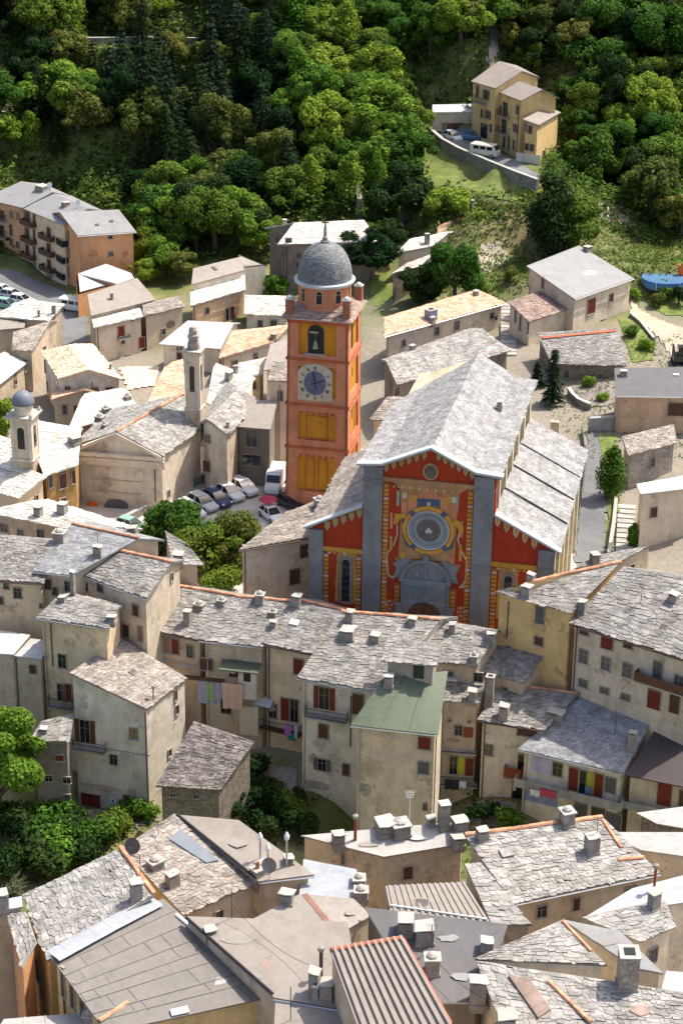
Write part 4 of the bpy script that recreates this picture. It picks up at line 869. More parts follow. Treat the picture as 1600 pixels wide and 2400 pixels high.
shed('F18b', 'low_house', 'near flat white roof along the bottom left edge', (-30, 2450), (250, 2450), (205, 2372), (10, 2388), 10, 'sheetpale', 'tan', 'seam', slab=1.6, pitch=4, over=.15)
shed('F15', 'stone_house', 'near house in the bottom right corner with large pale stone slabs', (1112, 2248), (1420, 2262), (1316, 2156), (1215, 2200), 13.6, 'slablight', 'pale', slab=.5, pitch=12, over=.15)
shed('F15b', 'stone_house', 'near stone roof at the bottom edge crossed by an orange ridge strip', (1190, 2440), (1640, 2450), (1600, 2325), (1116, 2252), 12.6, 'slablight', 'pale', slab=.5, pitch=9, over=.15)
shed('F16', 'stone_house', 'near house with a small stone roof and beige end wall at the right edge', (1499, 2208), (1583, 2172), (1555, 2108), (1362, 2150), 12.8, 'slablight', 'beige', slab=.5, pitch=12)
shed('F16b', 'sheet_roofed_house', 'near house with a smooth grey roof slope behind the tall open chimney', (1486, 2268), (1553, 2281), (1452, 2182), (1316, 2154), 13.1, 'sheetgrey', 'beige', 'sheet', pitch=9, over=.15)
shed('F17', 'low_house', 'near house with a thin smooth white roof between two stone roofs at right', (1370, 2149), (1620, 2112), (1620, 2046), (1480, 2082), 12.0, 'sheetblue', 'beige', 'sheet', pitch=9, over=.15)
shed('F18', 'rubble_house', 'near rubble walled house with a plain pale roof at the right edge', (1537, 1930), (1630, 1946), (1630, 1886), (1490, 1905), 6.5, 'sheetpale', 'rubble', 'sheet', pitch=8, over=.2)
shed('F19', 'low_house', 'near low house with a smooth white roof just below the rubble walled house', (1500, 1992), (1640, 2012), (1630, 1950), (1425, 1950), 7.6, 'sheetpale', 'tan', 'sheet', pitch=7, over=.2)
shed('F20', 'terraced_house', 'near low pale house glimpsed between the roofs in the bottom right corner', (1540, 2350), (1660, 2360), (1620, 2280), (1560, 2275), 12.0, 'sheetblue', 'pale', 'sheet', pitch=6, over=.1)
# ------------------------------------------------------------------ front row over the gully
shed('C', 'cream_house', 'tall cream house with a smooth sloping slab roof and a dark red garage door', (345, 1662), (439, 1590), (283, 1496), (163, 1577), .5, 'slabwarm', 'pale', slab=.36, pitch=19, over=.2)
shed('HUT', 'stone_hut', 'rough stone hut with a dark rubble slab roof in front of the row', (366, 1842), (517, 1851), (597, 1738), (455, 1690), -3.2, 'slabdark', 'rubble', slab=.42, pitch=16)
gable('R1', 'row_house', 'row house with timber shuttered loggia right of the tall cream house', (340, 1472), (470, 1500), (560, 1398), (403, 1371), 3.2, 'slab', 'tan', slab=.55, ridge='orange', bk=.4)
gable('R2', 'row_house', 'row house with the lilac wall and hanging peach blanket', (466, 1500), (616, 1516), (702, 1412), (556, 1398), 3.4, 'slab', 'tan', slab=.5, bk=.4, ridge='orange')
gable('R3', 'row_house', 'row house with one red shuttered window above a hanging pink cloth', (612, 1508), (752, 1536), (830, 1437), (700, 1406), 3.6, 'slab', 'warm', slab=.5, bk=.4, ridge='orange')
gable('R4', 'row_house', 'tall row house with a curved iron balcony and dark red shutters', (696, 1588), (900, 1622), (1030, 1452), (800, 1434), 3.9, 'slab', 'pale', slab=.5, bk=.35, ridge='orange')
gable('R5', 'row_house', 'row house with a long stone roof set back behind the green metal roof', (905, 1540), (1118, 1560), (1165, 1480), (955, 1450), 4.5, 'slab', 'tan', slab=.5, bk=.4)
gable('R5b', 'row_house', 'row house with an orange ridge and a roof window below the yellow house', (1120, 1572), (1226, 1601), (1280, 1529), (1148, 1486), 3.0, 'slab', 'tan', slab=.5, bk=.6, ridge='orange')
shed('GREEN', 'green_roofed_house', 'tall cracked plaster house with a green ribbed metal roof', (821, 1699), (1026, 1722), (1049, 1572), (898, 1590), 3.0, 'sheetgreen', 'beige', 'seam', slab=2.3, pitch=30)
shed('SM', 'narrow_house', 'narrow row house right of the green roof with one open orange shutter', (1029, 1642), (1124, 1648), (1146, 1562), (1058, 1560), 1.5, 'slab', 'tan', slab=.5, pitch=18)
gable('RX', 'row_house', 'cream row house with an arched stone framed window and a rusty balcony', (1117, 1687), (1275, 1711), (1352, 1627), (1178, 1600), 0, 'slab', 'pale', slab=.5, bk=.5, ridge='orange')
gable('BL', 'blue_slate_house', 'row house with a neat blue grey slate roof and red doors on its gallery', (1213, 1755), (1458, 1812), (1539, 1664), (1367, 1621), -1.5, 'slabblue', 'pale', slab=.3, bk=.4, ridge='orange')
gable('BR', 'brown_roofed_house', 'row house with a dark brown sheet roof at the right edge', (1463, 1816), (1640, 1852), (1660, 1690), (1556, 1680), -1.8, 'sheetbrown', 'tan', 'sheet', bk=.4)
a_, b_, c_, d_ = (1160, 1387, 10), (1338, 1438, 10), (1454, 1317, 12.3), (1236, 1366, 11.2)
custom('W1', 'yellow_house', 'yellow rendered house with a stone roof beside the right church aisle', [(a_, b_, c_, d_)], [a_, b_, c_, d_], 'slab', 'yellow', slab=.5, ridge='orange')
gable('W2', 'tenement_house', 'long grey tenement with rows of small windows and a broad stone roof at right', (1334, 1460), (1640, 1557), (1680, 1366), (1460, 1328), 9, 'slab', 'beige', slab=.55, bk=.4)
shed('W3', 'small_house', 'small house with a thin pale roof edge behind the yellow house', (1345, 1333), (1462, 1312), (1526, 1278), (1390, 1302), 9.5, 'slablight', 'tan', pitch=12)
# ------------------------------------------------------------------ left village
gable('D', 'cream_house', 'cream house with a flat pitched stone roof just above the tall cream house', (85, 1447), (255, 1472), (278, 1425), (137, 1398), 6.5, 'slab', 'warm', slab=.5, pitch=14, bk=.5)
gable('E', 'stone_roofed_house', 'house with an orange ridge and a big stone roof high above the row', (176, 1341), (344, 1403), (403, 1318), (277, 1290), 8.3, 'slab', 'beige', slab=.5, bk=.5, ridge='orange')
shed('EF', 'stone_roofed_house', 'house with a small pale gable roof behind the orange ridge on the left', (404, 1322), (478, 1324), (440, 1276), (387, 1243), 7.4, 'slablight', 'tan', slab=.5, pitch=15)
gable('G', 'slate_house', 'house with a smooth blue grey slate roof left of the plaza trees', (78, 1338), (172, 1348), (325, 1262), (169, 1227), 8.8, 'slabblue', 'tan', slab=.4, bk=.4, pitch=20, ridge='orange')
gable('HL', 'stone_roofed_house', 'cream house with a rough stone roof cut by the left edge', (-30, 1358), (104, 1367), (130, 1268), (-30, 1256), 8, 'slab', 'warm', slab=.5, bk=.4)
gable('H2', 'white_roofed_house', 'long low house with a sunlit white roof below the chapel front', (-40, 1200), (165, 1240), (285, 1236), (70, 1175), 8.4, 'slabglare', 'tan', slab=.6, pitch=8, bk=.4)
shed('Y1', 'plain_house', 'plain greyish house at the left edge above the round tree', (-60, 1527), (32, 1534), (72, 1488), (-40, 1470), 2.5, 'sheetwhite', 'tan', 'sheet', pitch=10, over=.15)
shed('Y2', 'plain_house', 'plain windowless house with a pale lean-to roof below the cream house', (34, 1537), (97, 1544), (120, 1502), (72, 1496), 2.2, 'sheetwhite', 'tan', 'sheet', pitch=10, over=.15)
shed('Y3', 'stone_cottage', 'low stone roofed cottage left of the tall cream house', (68, 1738), (164, 1738), (174, 1672), (98, 1690), -1.8, 'slab', 'darkplaster', slab=.5, pitch=15)
# chapel
gable('CH', 'chapel', 'cream chapel with a triangular pediment facing the car park', (383, 1069), (477, 1003), (424, 926), (273, 1012), 7, 'slablight', 'chapelwall', slab=.45, zr=9.6, B0=(166, 1046), B1=(262, 958), cat='chapel', ridge='orange')
gable('OC', 'ochre_house', 'ochre house with tall windows between the domed turret and the chapel', (104, 1116), (184, 1090), (190, 1010), (60, 1000), 7.6, 'slabglare', 'ochre', slab=.6, pitch=14, bk=.5)
shed('J', 'white_roofed_house', 'cream house with a slanting white roof under the domed turret', (-20, 1150), (44, 1168), (110, 1116), (10, 1075), 6.5, 'slabglare', 'warm', slab=.5, pitch=14)
shed('J2', 'white_roofed_house', 'house with a pale grey roof at the left edge beside the domed turret', (-40, 1085), (42, 1108), (60, 1040), (-30, 1010), 7.5, 'slabglare', 'tan', slab=.6, pitch=14)
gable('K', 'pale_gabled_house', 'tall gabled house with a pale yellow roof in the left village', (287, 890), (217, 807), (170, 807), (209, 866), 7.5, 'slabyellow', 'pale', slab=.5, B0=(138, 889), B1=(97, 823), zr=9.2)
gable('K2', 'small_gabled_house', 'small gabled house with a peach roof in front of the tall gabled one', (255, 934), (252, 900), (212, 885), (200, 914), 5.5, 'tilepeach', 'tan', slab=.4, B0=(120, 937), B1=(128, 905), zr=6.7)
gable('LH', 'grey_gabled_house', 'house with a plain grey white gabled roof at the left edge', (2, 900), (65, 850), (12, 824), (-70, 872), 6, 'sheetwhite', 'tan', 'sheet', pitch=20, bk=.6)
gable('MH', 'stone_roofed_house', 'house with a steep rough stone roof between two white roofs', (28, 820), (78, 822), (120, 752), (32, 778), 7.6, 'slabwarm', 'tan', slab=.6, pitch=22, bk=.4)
shed('MH2', 'white_roofed_house', 'house with a dazzling white roof below the parked cars at the left edge', (-20, 742), (116, 752), (152, 712), (60, 702), 8.2, 'slabglare', 'tan', slab=.6, pitch=12)
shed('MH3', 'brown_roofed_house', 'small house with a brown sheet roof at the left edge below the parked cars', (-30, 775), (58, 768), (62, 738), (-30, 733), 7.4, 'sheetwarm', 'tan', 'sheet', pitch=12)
gable('N', 'beige_house', 'broad beige house with a small red shuttered loft door', (220, 768), (337, 742), (329, 724), (216, 750), 7.8, 'slabglare', 'beige', slab=.6, pitch=16, bk=.3)
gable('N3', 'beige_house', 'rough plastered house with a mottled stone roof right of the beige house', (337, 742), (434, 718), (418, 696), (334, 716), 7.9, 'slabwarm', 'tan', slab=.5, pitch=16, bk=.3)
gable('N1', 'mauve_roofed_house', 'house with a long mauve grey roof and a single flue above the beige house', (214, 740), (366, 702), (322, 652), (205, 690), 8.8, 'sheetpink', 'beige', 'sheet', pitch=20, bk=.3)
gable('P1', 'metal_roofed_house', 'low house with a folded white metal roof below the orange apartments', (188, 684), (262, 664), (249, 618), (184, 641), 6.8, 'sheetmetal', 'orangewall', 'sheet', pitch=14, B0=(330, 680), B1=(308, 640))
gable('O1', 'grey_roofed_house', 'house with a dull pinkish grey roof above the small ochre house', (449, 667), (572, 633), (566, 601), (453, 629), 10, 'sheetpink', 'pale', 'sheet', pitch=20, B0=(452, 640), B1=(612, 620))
gable('O2', 'ochre_house', 'small ochre house with a white roof and a brown door', (446, 717), (575, 679), (574, 646), (446, 684), 8, 'slabglare', 'peachwall', slab=.5, pitch=18, bk=.5)
gable('O3', 'white_roofed_house', 'low house with a plain white roof right of the small ochre house', (572, 737), (676, 740), (682, 695), (573, 692), 6.3, 'slabglare', 'pale', slab=.5, pitch=18, bk=.4)
gable('Q', 'barn', 'big barn with a dazzling white roof and grey brown walls behind the dome', (650, 573), (888, 566), (852, 516), (690, 522), 12.7, 'slabglare', 'darkplaster', slab=.6, pitch=20, B0=(620, 534), cat='barn')
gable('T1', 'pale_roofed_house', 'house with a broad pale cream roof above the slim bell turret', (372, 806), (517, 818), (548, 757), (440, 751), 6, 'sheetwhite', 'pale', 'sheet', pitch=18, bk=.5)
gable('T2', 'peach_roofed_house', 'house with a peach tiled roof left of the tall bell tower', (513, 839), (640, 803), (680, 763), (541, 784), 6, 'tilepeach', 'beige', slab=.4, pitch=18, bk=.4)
gable('T3', 'white_roofed_house', 'house with a white roof immediately right of the slim bell turret', (484, 945), (575, 975), (592, 895), (500, 862), 7.2, 'slabglare', 'tan', slab=.6, pitch=14, bk=.4)
gable('T4', 'white_roofed_house', 'house with a bluish white roof below the peach tiled roof', (556, 886), (615, 878), (622, 842), (558, 854), 7, 'slabglare', 'tan', slab=.6, pitch=14, bk=.4)
gable('T5', 'stone_house', 'house with a pale roof and small dark windows abutting the chapel', (536, 1021), (608, 938), (560, 908), (484, 982), 8, 'slablight', 'beige', slab=.5, zr=9.6, B0=(470, 992), B1=(530, 890))
shed('T6', 'tall_cream_house', 'tall windowless cream house just left of the tall bell tower', (627, 892), (700, 895), (705, 850), (640, 846), 11.3, 'slabwarm', 'pale', slab=.5, pitch=12, over=.15)
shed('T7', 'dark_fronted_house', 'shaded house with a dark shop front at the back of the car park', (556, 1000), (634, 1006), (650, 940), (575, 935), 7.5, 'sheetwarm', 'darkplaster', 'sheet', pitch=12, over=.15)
gable('T8', 'grey_roofed_house', 'house with a grey pink roof squeezed behind the tall bell tower', (617, 868), (690, 856), (690, 790), (634, 806), 8.4, 'sheetpink', 'tan', 'sheet', pitch=18, bk=.4)
gable('X1', 'peach_roofed_house', 'house with a faded peach roof behind the chapel ridge', (345, 945), (432, 925), (430, 850), (385, 862), 6.8, 'tilepeach', 'warm', slab=.5, pitch=14, bk=.4)
gable('X2', 'white_roofed_house', 'house with a bumpy dazzling white roof left of the chapel ridge', (160, 1008), (330, 965), (300, 915), (190, 935), 6.4, 'slabglare', 'tan', slab=.6, pitch=12, bk=.4)
# ------------------------------------------------------------------ apartments top left
gable('B1', 'apartment_block', 'salmon apartment block cut by the left edge with an arched doorway', (-40, 465), (54, 487), (124, 450), (50, 425), 12.8, 'sheetgrey', 'salmon', 'sheet', pitch=17, bk=.6, cat='apartments')
gable('B2', 'apartment_block', 'cream apartment block with dark wooden balconies beside the salmon block', (56, 489), (150, 528), (206, 488), (125, 452), 12.7, 'sheetgrey', 'warm', 'sheet', pitch=17, bk=.6, cat='apartments')
gable('B4', 'apartment_block', 'orange apartment block with a blank orange end wall facing the village', (182, 552), (320, 543), (279, 491), (141, 497), 12.2, 'sheetgrey', 'orangewall', 'sheet', pitch=17, bk=.7, cat='apartments')
# ------------------------------------------------------------------ right village
shed('U1', 'stone_house', 'dark walled stone house with a white roof behind the round leafy tree', (918, 641), (985, 624), (1020, 592), (954, 616), 10.5, 'slabglare', 'rubble', slab=.5, pitch=15)
gable('U2', 'white_roofed_house', 'house with a small white and pink roof above the dark stone house', (929, 593), (1012, 577), (1054, 544), (958, 562), 11.5, 'slabglare', 'warm', slab=.5, pitch=18, bk=.5)
gable('U3', 'long_roofed_house', 'farmhouse with a long thin pink roof below the hillside terrace', (1023, 533), (1141, 497), (1186, 475), (1105, 490), 13, 'tilepeach', 'warm', slab=.5, pitch=15, bk=.4)
gable('U4', 'red_roofed_barn', 'brown boarded barn with a rusty red roof right of the long thin pink roof', (1159, 525), (1236, 509), (1238, 479), (1186, 488), 12.6, 'slabbrown', 'brownwood', slab=.5, pitch=18, bk=.4, cat='barn')
gable('U5', 'peach_roofed_house', 'long house with a smooth peach roof right of the tall bell tower', (900, 788), (1184, 710), (1124, 682), (900, 748), 8.6, 'sheetpeach' if 'sheetpeach' in M else 'tilepeach', 'beige', slab=.5, pitch=15, bk=.4)
gable('U6', 'white_roofed_house', 'house with a broad white slate roof directly behind the nave', (930, 902), (1196, 822), (1128, 771), (905, 846), 7, 'slablight', 'rubble', slab=.5, pitch=16, bk=.4)
gable('U7', 'small_house', 'small cream house with a grey slab roof wedged between bell tower and nave', (866, 983), (950, 992), (968, 936), (905, 932), 8, 'slabwarm', 'churchcream', slab=.4, pitch=16, bk=.4)
shed('V1', 'large_house', 'large beige house with a big grey roof and a red shuttered window', (1346, 701), (1484, 652), (1356, 575), (1233, 623), 10.5, 'sheetgrey', 'beige', 'sheet', pitch=14)
shed('V2', 'annex_house', 'tall narrow house with a reddish stone roof leaning on the large grey roofed house', (1239, 754), (1350, 718), (1286, 674), (1188, 707), 8.6, 'slabbrown', 'beige', slab=.5, pitch=14)
shed('V3', 'stone_roofed_house', 'low house with a mossy grey stone roof behind the dark fir tree', (1292, 853), (1468, 857), (1447, 768), (1258, 780), 6, 'slab', 'rubble', slab=.45, pitch=17)
shed('V4', 'beige_house', 'beige house with a dark flat roof and white eaves board at the right edge', (1441, 927), (1660, 930), (1660, 860), (1439, 862), 8, 'sheetdark', 'salmon' if False else 'peachwall', 'sheet', zr=8.9, edge='white', over=.3)
shed('V5', 'stone_hut', 'rough stone hut with a crooked slab roof near the right edge', (1471, 1068), (1586, 1038), (1577, 994), (1456, 1023), 6, 'slabwarm', 'palerubble', slab=.4, pitch=16)
shed('V6', 'plain_house', 'plain grey house wall with a pale greenish roof edge at the right edge', (1500, 1158), (1650, 1140), (1650, 1106), (1490, 1134), 7.2, 'sheetwhite', 'beige', 'sheet', pitch=10)
gable('S', 'priest_house', 'plain beige house with two brown windows attached to the left of the church', (559, 1289), (729, 1258), (756, 1172), (668, 1202), 7.6, 'slabwarm', 'beige', slab=.45, pitch=16, bk=.5)
# hillside farmhouse
gable('A1', 'hillside_house', 'tall left block of the yellow hillside house with balconies', (1103, 190), (1160, 207), (1223, 166), (1168, 143), 27.6, 'sheetpink', 'yellow', 'sheet', pitch=18, bk=.7, over=.3)
gable('A1b', 'hillside_house', 'lower right block of the yellow hillside house with a plain end wall', (1164, 214), (1220, 236), (1270, 209), (1206, 186), 26.8, 'sheetpink', 'yellow', 'sheet', zr=28.2, B0=(1240, 200), B1=(1310, 230))
shed('A2', 'yellow_annex', 'lower yellow annex on the right end of the hillside house', (1262, 293), (1314, 263), (1281, 250), (1224, 279), 24.2, 'sheetpink', 'yellow', 'sheet', pitch=14, cat='annex')
shed('A3', 'garage', 'white roofed garage left of the yellow hillside house', (1012, 263), (1110, 262), (1108, 243), (1013, 245), 22.5, 'sheetmetal', 'tan', 'sheet', pitch=12, cat='garage', over=.1)
# ------------------------------------------------------------------ windows, doors, balconies
W_ = win
for k, lst in dict(
    C=[(314, 1719, .8, 1.2, 'p'), (267, 1780, .75, 1.15, 'd'), (299, 1874, .6, 1.2, 'b'), (411, 1629, .35, 1.2, 'b'), (414, 1663, .5, 1.0, 'b'), (397, 1764, .5, .8, 'd')],
    D=[(147, 1549, .8, 1.5, 'd'), (160, 1622, .8, 1.9, 'r'), (145, 1622, .8, 1.9, 'd')], Y2=[(78, 1568, .7, 1.0, 'b')],
    HL=[(16, 1374, .5, .5, 'd'), (97, 1378, .6, .6, 'd'), (98, 1419, .35, .5, 'd'), (3, 1407, .5, .8, 'b')], E=[(236, 1376, .75, 1.0, 'd'), (319, 1430, .8, 1.2, 'b'), (402, 1352, .4, .9, 'd'), (296, 1478, .9, 1.4, 'b'), (330, 1485, .6, 1.6, 'p')],
    R1=[(362, 1506, 1.3, 1.7, 'b'), (390, 1511, 1.0, 1.7, 'p'), (412, 1515, .8, 1.7, 'r'), (446, 1526, .7, 1.3, 'd')],
    R2=[(484, 1556, 1.3, 1.3, 'b'), (552, 1566, 1.2, 1.9, 'd'), (530, 1655, 1.0, 1.6, 'd')],
    R3=[(700, 1562, 1.0, 1.7, 'r'), (668, 1780, .7, .9, 'c'), (640, 1666, .8, 1.6, 'd')],
    R4=[(839, 1650, 1.1, 2.2, 'b'), (758, 1713, .95, 1.5, 'b'), (752, 1873, .8, .6, 'd'), (811, 1803, .7, 1.3, 'b')],
    GREEN=[(994, 1741, 1.1, 1.3, 'r'), (992, 1799, 1.0, 1.3, 'g'), (996, 1890, .35, .75, 'd')],
    SM=[(1053, 1687, .2, .25, 'd'), (1099, 1690, .2, .25, 'd'), (1074, 1711, .7, 1.1, 'd')],
    RX=[(1144, 1757, .8, 1.2, 'c'), (1235, 1716, 1.9, .8, 'b'), (1162, 1880, 1.0, .8, 'b')],
    BL=[(1306, 1803, .9, 1.4, 'd'), (1430, 1840, 1.0, 1.6, 'g')], BR=[(1540 + 60, 1872, .8, 1.8, 'b')],
    W1=[(1265, 1441, .9, 1.8, 'g'), (1262, 1502, .9, .9, 'b')],
    W2=[(1422, 1507, 1.2, 1.2, 'r'), (1367, 1538, .9, 1.4, 'c'), (1419, 1555, .9, 1.35, 'c'), (1469, 1570, .9, 1.4, 'c'), (1368, 1482, .9, .4, 'b'), (1471, 1513, .9, .5, 'b'), (1366, 1601, .9, .8, 'c'), (1416, 1618, .9, .6, 'c'), (1465, 1633, .9, .6, 'c'), (1590, 1600, .9, 1.5, 'c')],
    CH=[(395, 1157, .4, .9, 'd')], T5=[(487, 1028, .7, 1.0, 'c'), (485, 1092, .9, 1.4, 'b')], J=[(86, 1167, .35, .7, 'd')],
    OC=[(118, 1128, .5, 1.6, 'g'), (147, 1127, 1.0, 1.8, 'b'), (172, 1118, .5, 1.6, 'b'), (147, 1180, .9, 1.3, 'b')],
    T1=[(417, 817, .25, .35, 'd'), (426, 817, .25, .35, 'd'), (421, 834, .7, .95, 'b')], K=[(107, 858, .35, 1.7, 'd'), (113, 905, .4, 1.2, 'd')],
    N=[(284, 776, 1.0, 1.4, 'r'), (332, 803, .9, 1.6, 'r'), (301, 844, .8, 1.6, 'g'), (288, 801, .4, .5, 'd')], N3=[(383, 777, .6, .9, 'd'), (375, 845, .8, 1.1, 'b')],
    O2=[(485, 728, .7, .9, 'd')], Q=[(652, 615, 1.0, .25, 'd'), (700, 620, .8, 1.0, 'd')], O1=[(600, 640, .6, .8, 'b')],
    B1=[(27, 539, .6, 1.7, 'd'), (28, 567, .6, 1.0, 'd'), (43, 574, .6, 1.0, 'd'), (6, 503, 1.0, 1.4, 'b'), (6, 540, 1.0, 1.6, 'd'), (6, 578, 1.0, 1.6, 'd'), (28, 503, .7, 1.1, 'p'), (43, 507, .7, 1.1, 'p')],
    B2=[(67, 510, 1.0, 1.9, 'b'), (82, 517, .6, 1.9, 'b'), (66, 546, 1.0, 1.9, 'b'), (82, 551, .6, 1.9, 'b'), (66, 584, 1.0, 1.9, 'b'), (82, 590, .6, 1.9, 'b'), (66, 624, 1.2, 2.3, 'p'), (84, 630, .6, 2.0, 'p'), (116, 545, 1.0, 1.6, 'b'), (116, 582, 1.0, 1.6, 'b'), (117, 620, 1.0, 1.6, 'b'), (117, 652, 1.3, 2, 'p')],
    B4=[(162, 553, .5, 1.5, 'd'), (163, 593, .5, 1.5, 'd'), (163, 636, .5, 1.5, 'd'), (259, 555, .6, .55, 'd'), (260, 595, .7, .7, 'd'), (145, 668, 1.0, 1.3, 'b')],
    A1=[(1119, 214, .7, 1.8, 'b'), (1129, 266, .6, 1.3, 'b'), (1150, 300, .6, 1.3, 'b')], A1b=[(1212, 258, .7, 1.3, 'g'), (1181, 334, .8, 1.8, 'b'), (1192, 336, .6, 2.2, 'd'), (1204, 340, .5, 1.6, 'b')],
    A2=[(1242, 304, .6, 1.2, 'b'), (1230, 298, .6, 1.3, 'p'), (1234, 344, .6, 1.1, 'b'), (1246, 346, .6, 1.1, 'b'), (1273, 362, .7, 1.4, 'b')],
    A3=[(1066, 304, 3.0, 2.2, 'b'), (1040, 300, .7, 1.8, 'p')], V1=[(1384, 718, 1.7, 2.2, 'r'), (1413, 753, 1.1, .7, 'b'), (1272, 661, .4, 1.7, 'd')],
    V2=[(1208, 742, .3, 1.7, 'd'), (1219, 758, .3, 2.0, 'd'), (1235, 770, .3, 1.8, 'd')], V4=[(1583, 959, 2.0, 1.7, 'b')],
    S=[(712, 1291, 1.0, 1.5, 'b'), (690, 1351, 1.2, 1.8, 'b')], F5=[(955, 2045, .75, 1.2, 'b'), (804, 2013, .22, .9, 'd')],
    T7=[(590, 1026, 1.3, 2.2, 'd'), (590, 1078, 2.2, 1.4, 'd')], LH=[(36, 880, .4, 1.1, 'd'), (59, 862, .4, 1.0, 'd')],
    F13=[(172, 2330, .5, 2.2, 'b'), (150, 2300, .35, 2.4, 'd'), (197, 2372, .6, 2.0, 'b')], F14=[(30, 2260, .9, 1.8, 'd'), (32, 2320, .9, 2.2, 'd')], F1=[(89, 2270, .4, 1.8, 'd'), (100, 2310, .5, 2.2, 'd')],
    Y3=[(140, 1776, .8, .7, 'r'), (115, 1824, .7, .7, 'd'), (157, 1828, .7, .7, 'd'), (158, 1880, .7, 1.8, 'g')], V6=[(1530, 1200, .8, 1.2, 'b')],
    HUT=[(406, 1862, .5, .4, 'd'), (460, 1865, .5, .5, 'd')], G=[(130, 1385, .6, .9, 'b')], U5=[(1160, 745, .6, .6, 'd')], MH=[(60, 850, .5, .8, 'd')], T2=[(600, 840, .6, .8, 'd')], U7=[(925, 1003, .4, .6, 'd')]).items():
    for a in lst: W_(k, *a)
door('C', 214, 1880, 2.0, 2.0, 'r'); win('C', 200, 1713, 1.0, 2.5, 'd', shut=2, sill=False); balcony('C', 214, 1751, 3.4, .9)
win('R4', 760, 1636, 1.0, 2.4, 'd', shut=1, sill=False); balcony('R4', 769, 1677, 4.2, 1.0); win('R4', 755, 1792, .8, 1.3, 'd', shut=4)
win('R3', 690, 1665, .8, 2.6, 'd', sill=False); door('R3', 669, 1662, .9, 2.6, 'r'); balcony('R3', 655, 1706, 5.0, .8, mat='brownwood')
balcony('SM', 1072, 1757, 3.6, .7, h=.1); door('SM', 1099, 1797, .8, 2.0, 'r'); win('SM', 1062, 1793, .7, 2.0, 'd', sill=False); balcony('SM', 1072, 1832, 3.8, .9, rail='black')
balcony('RX', 1203, 1815, 1.7, .8, rail='rust', solid=True, h=1.1); door('RX', 1222, 1789, .7, 2.0, 'd'); door('RX', 1212, 1865, 1.1, 3.0, 'd'); balcony('RX', 1170, 1915, 3.5, .8, rail='rust', solid=True, h=1.0)
door('BL', 1344, 1826, 1.0, 2.5, 'r'); door('BL', 1400, 1840, 1.0, 2.5, 'r'); door('BL', 1364, 1832, .7, 2.5, 'd'); balcony('BL', 1335, 1858, 10.5, 1.0, solid=True, rail='concrete', h=.75); door('BL', 1360, 1904, 1.2, 2.0, 'g'); door('BL', 1436, 1925, 1.5, 1.8, 'g'); door('BL', 1400, 1915, 1.3, 2.2, 'd')
door('BR', 1556, 1862, 1.3, 2.4, 'r'); balcony('BR', 1530, 1895, 6, .8, solid=True, rail='concrete', h=.6)
door('W2', 1540, 1576, .9, 2.3, 'g'); balcony('W2', 1556, 1606, 5.5, .9, solid=True, rail='brownwood'); door('W2', 1532, 1640, 1.3, 2.0, 'r'); door('W2', 1580, 1650, 1.0, 2.0, 'b')
balcony('D', 148, 1652, 2.6, .8); balcony('N', 288, 791, 1.8, .7, h=.3)
for x, y in ((73, 527), (74, 567), (73, 604), (116, 560), (117, 596), (118, 634)): balcony('B2', x, y, 3.4, 1.0, rail='brownwood', solid=True, h=.8)
for x, y in ((4, 515), (4, 553), (4, 590)): balcony('B1', x, y, 2.6, 1.0, rail='black')
for x, y in ((155, 573), (155, 612), (155, 650)): balcony('B4', x, y, 2.4, 1.1, rail='black', solid=True, h=.9)
door('B1', 42, 615, 1.6, 2.4, 'd'); door('O2', 543, 735, .9, 2.0, 'b'); door('O2', 532, 737, .6, 1.8, 'd'); door('A1', 1134, 307, 1.8, 2.4, 'd')
win('A1', 1139, 222, .8, 1.5, 'd', shut=2); win('A1b', 1169, 256, .7, 1.3, 'd', shut=2); win('A1', 1143, 269, .7, 1.3, 'd', shut=2); win('A1b', 1208, 301, .7, 1.3, 'd', shut=2)
for x, y in ((1184, 256), (1181, 296)): win('A1b', x, y, 1.4, 2.2, 'd', sill=False)
for k_, x, y in (('A1', 1128, 240), ('A1b', 1184, 272), ('A1b', 1182, 312)): balcony(k_, x, y, 3.0, .9, rail='brownwood')
pipe('C', 338, 1670, 1890); pipe('GREEN', 1022, 1728, 1915); pipe('R4', 823, 1630, 1750); pipe('W1', 1192, 1408, 1495); pipe('W2', 1339, 1472, 1600); pipe('RX', 1120, 1695, 1900); pipe('D', 120, 1460, 1560); pipe('T6', 655, 900, 1090, 'concrete'); pipe('A1b', 1216, 245, 375); pipe('F13', 150, 2290, 2380); pipe('HL', 113, 1375, 1440); pipe('Q', 672, 578, 690)
for a in [('GREEN', 872, 1800, 2.2, 2.0, 'tan'), ('GREEN', 900, 1740, 3.0, 1.4, 'warm'), ('GREEN', 855, 1850, 1.2, 1.6, 'greyplaster'), ('R4', 745, 1840, 3.0, 1.2, 'greyplaster'), ('R4', 735, 1780, 1.0, 1.6, 'greyplaster'), ('R3', 640, 1830, 2.0, 2.6, 'tan'), ('R3', 630, 1650, 1.6, 1.8, 'greyplaster'),
          ('C', 240, 1845, 4.5, .8, 'tan'), ('C', 310, 1860, 1.2, 1.2, 'tan'), ('RX', 1180, 1840, 3.2, 1.6, 'pale'), ('D', 200, 1560, 1.6, .9, 'tan'), ('W1', 1226, 1425, .8, 1.1, 'yellow'), ('SM', 1060, 1735, 1.5, .5, 'palerubble'), ('N3', 400, 760, 1.8, 1.2, 'rubble'), ('E', 310, 1455, 1.0, .6, 'pale')]: patch(*a)
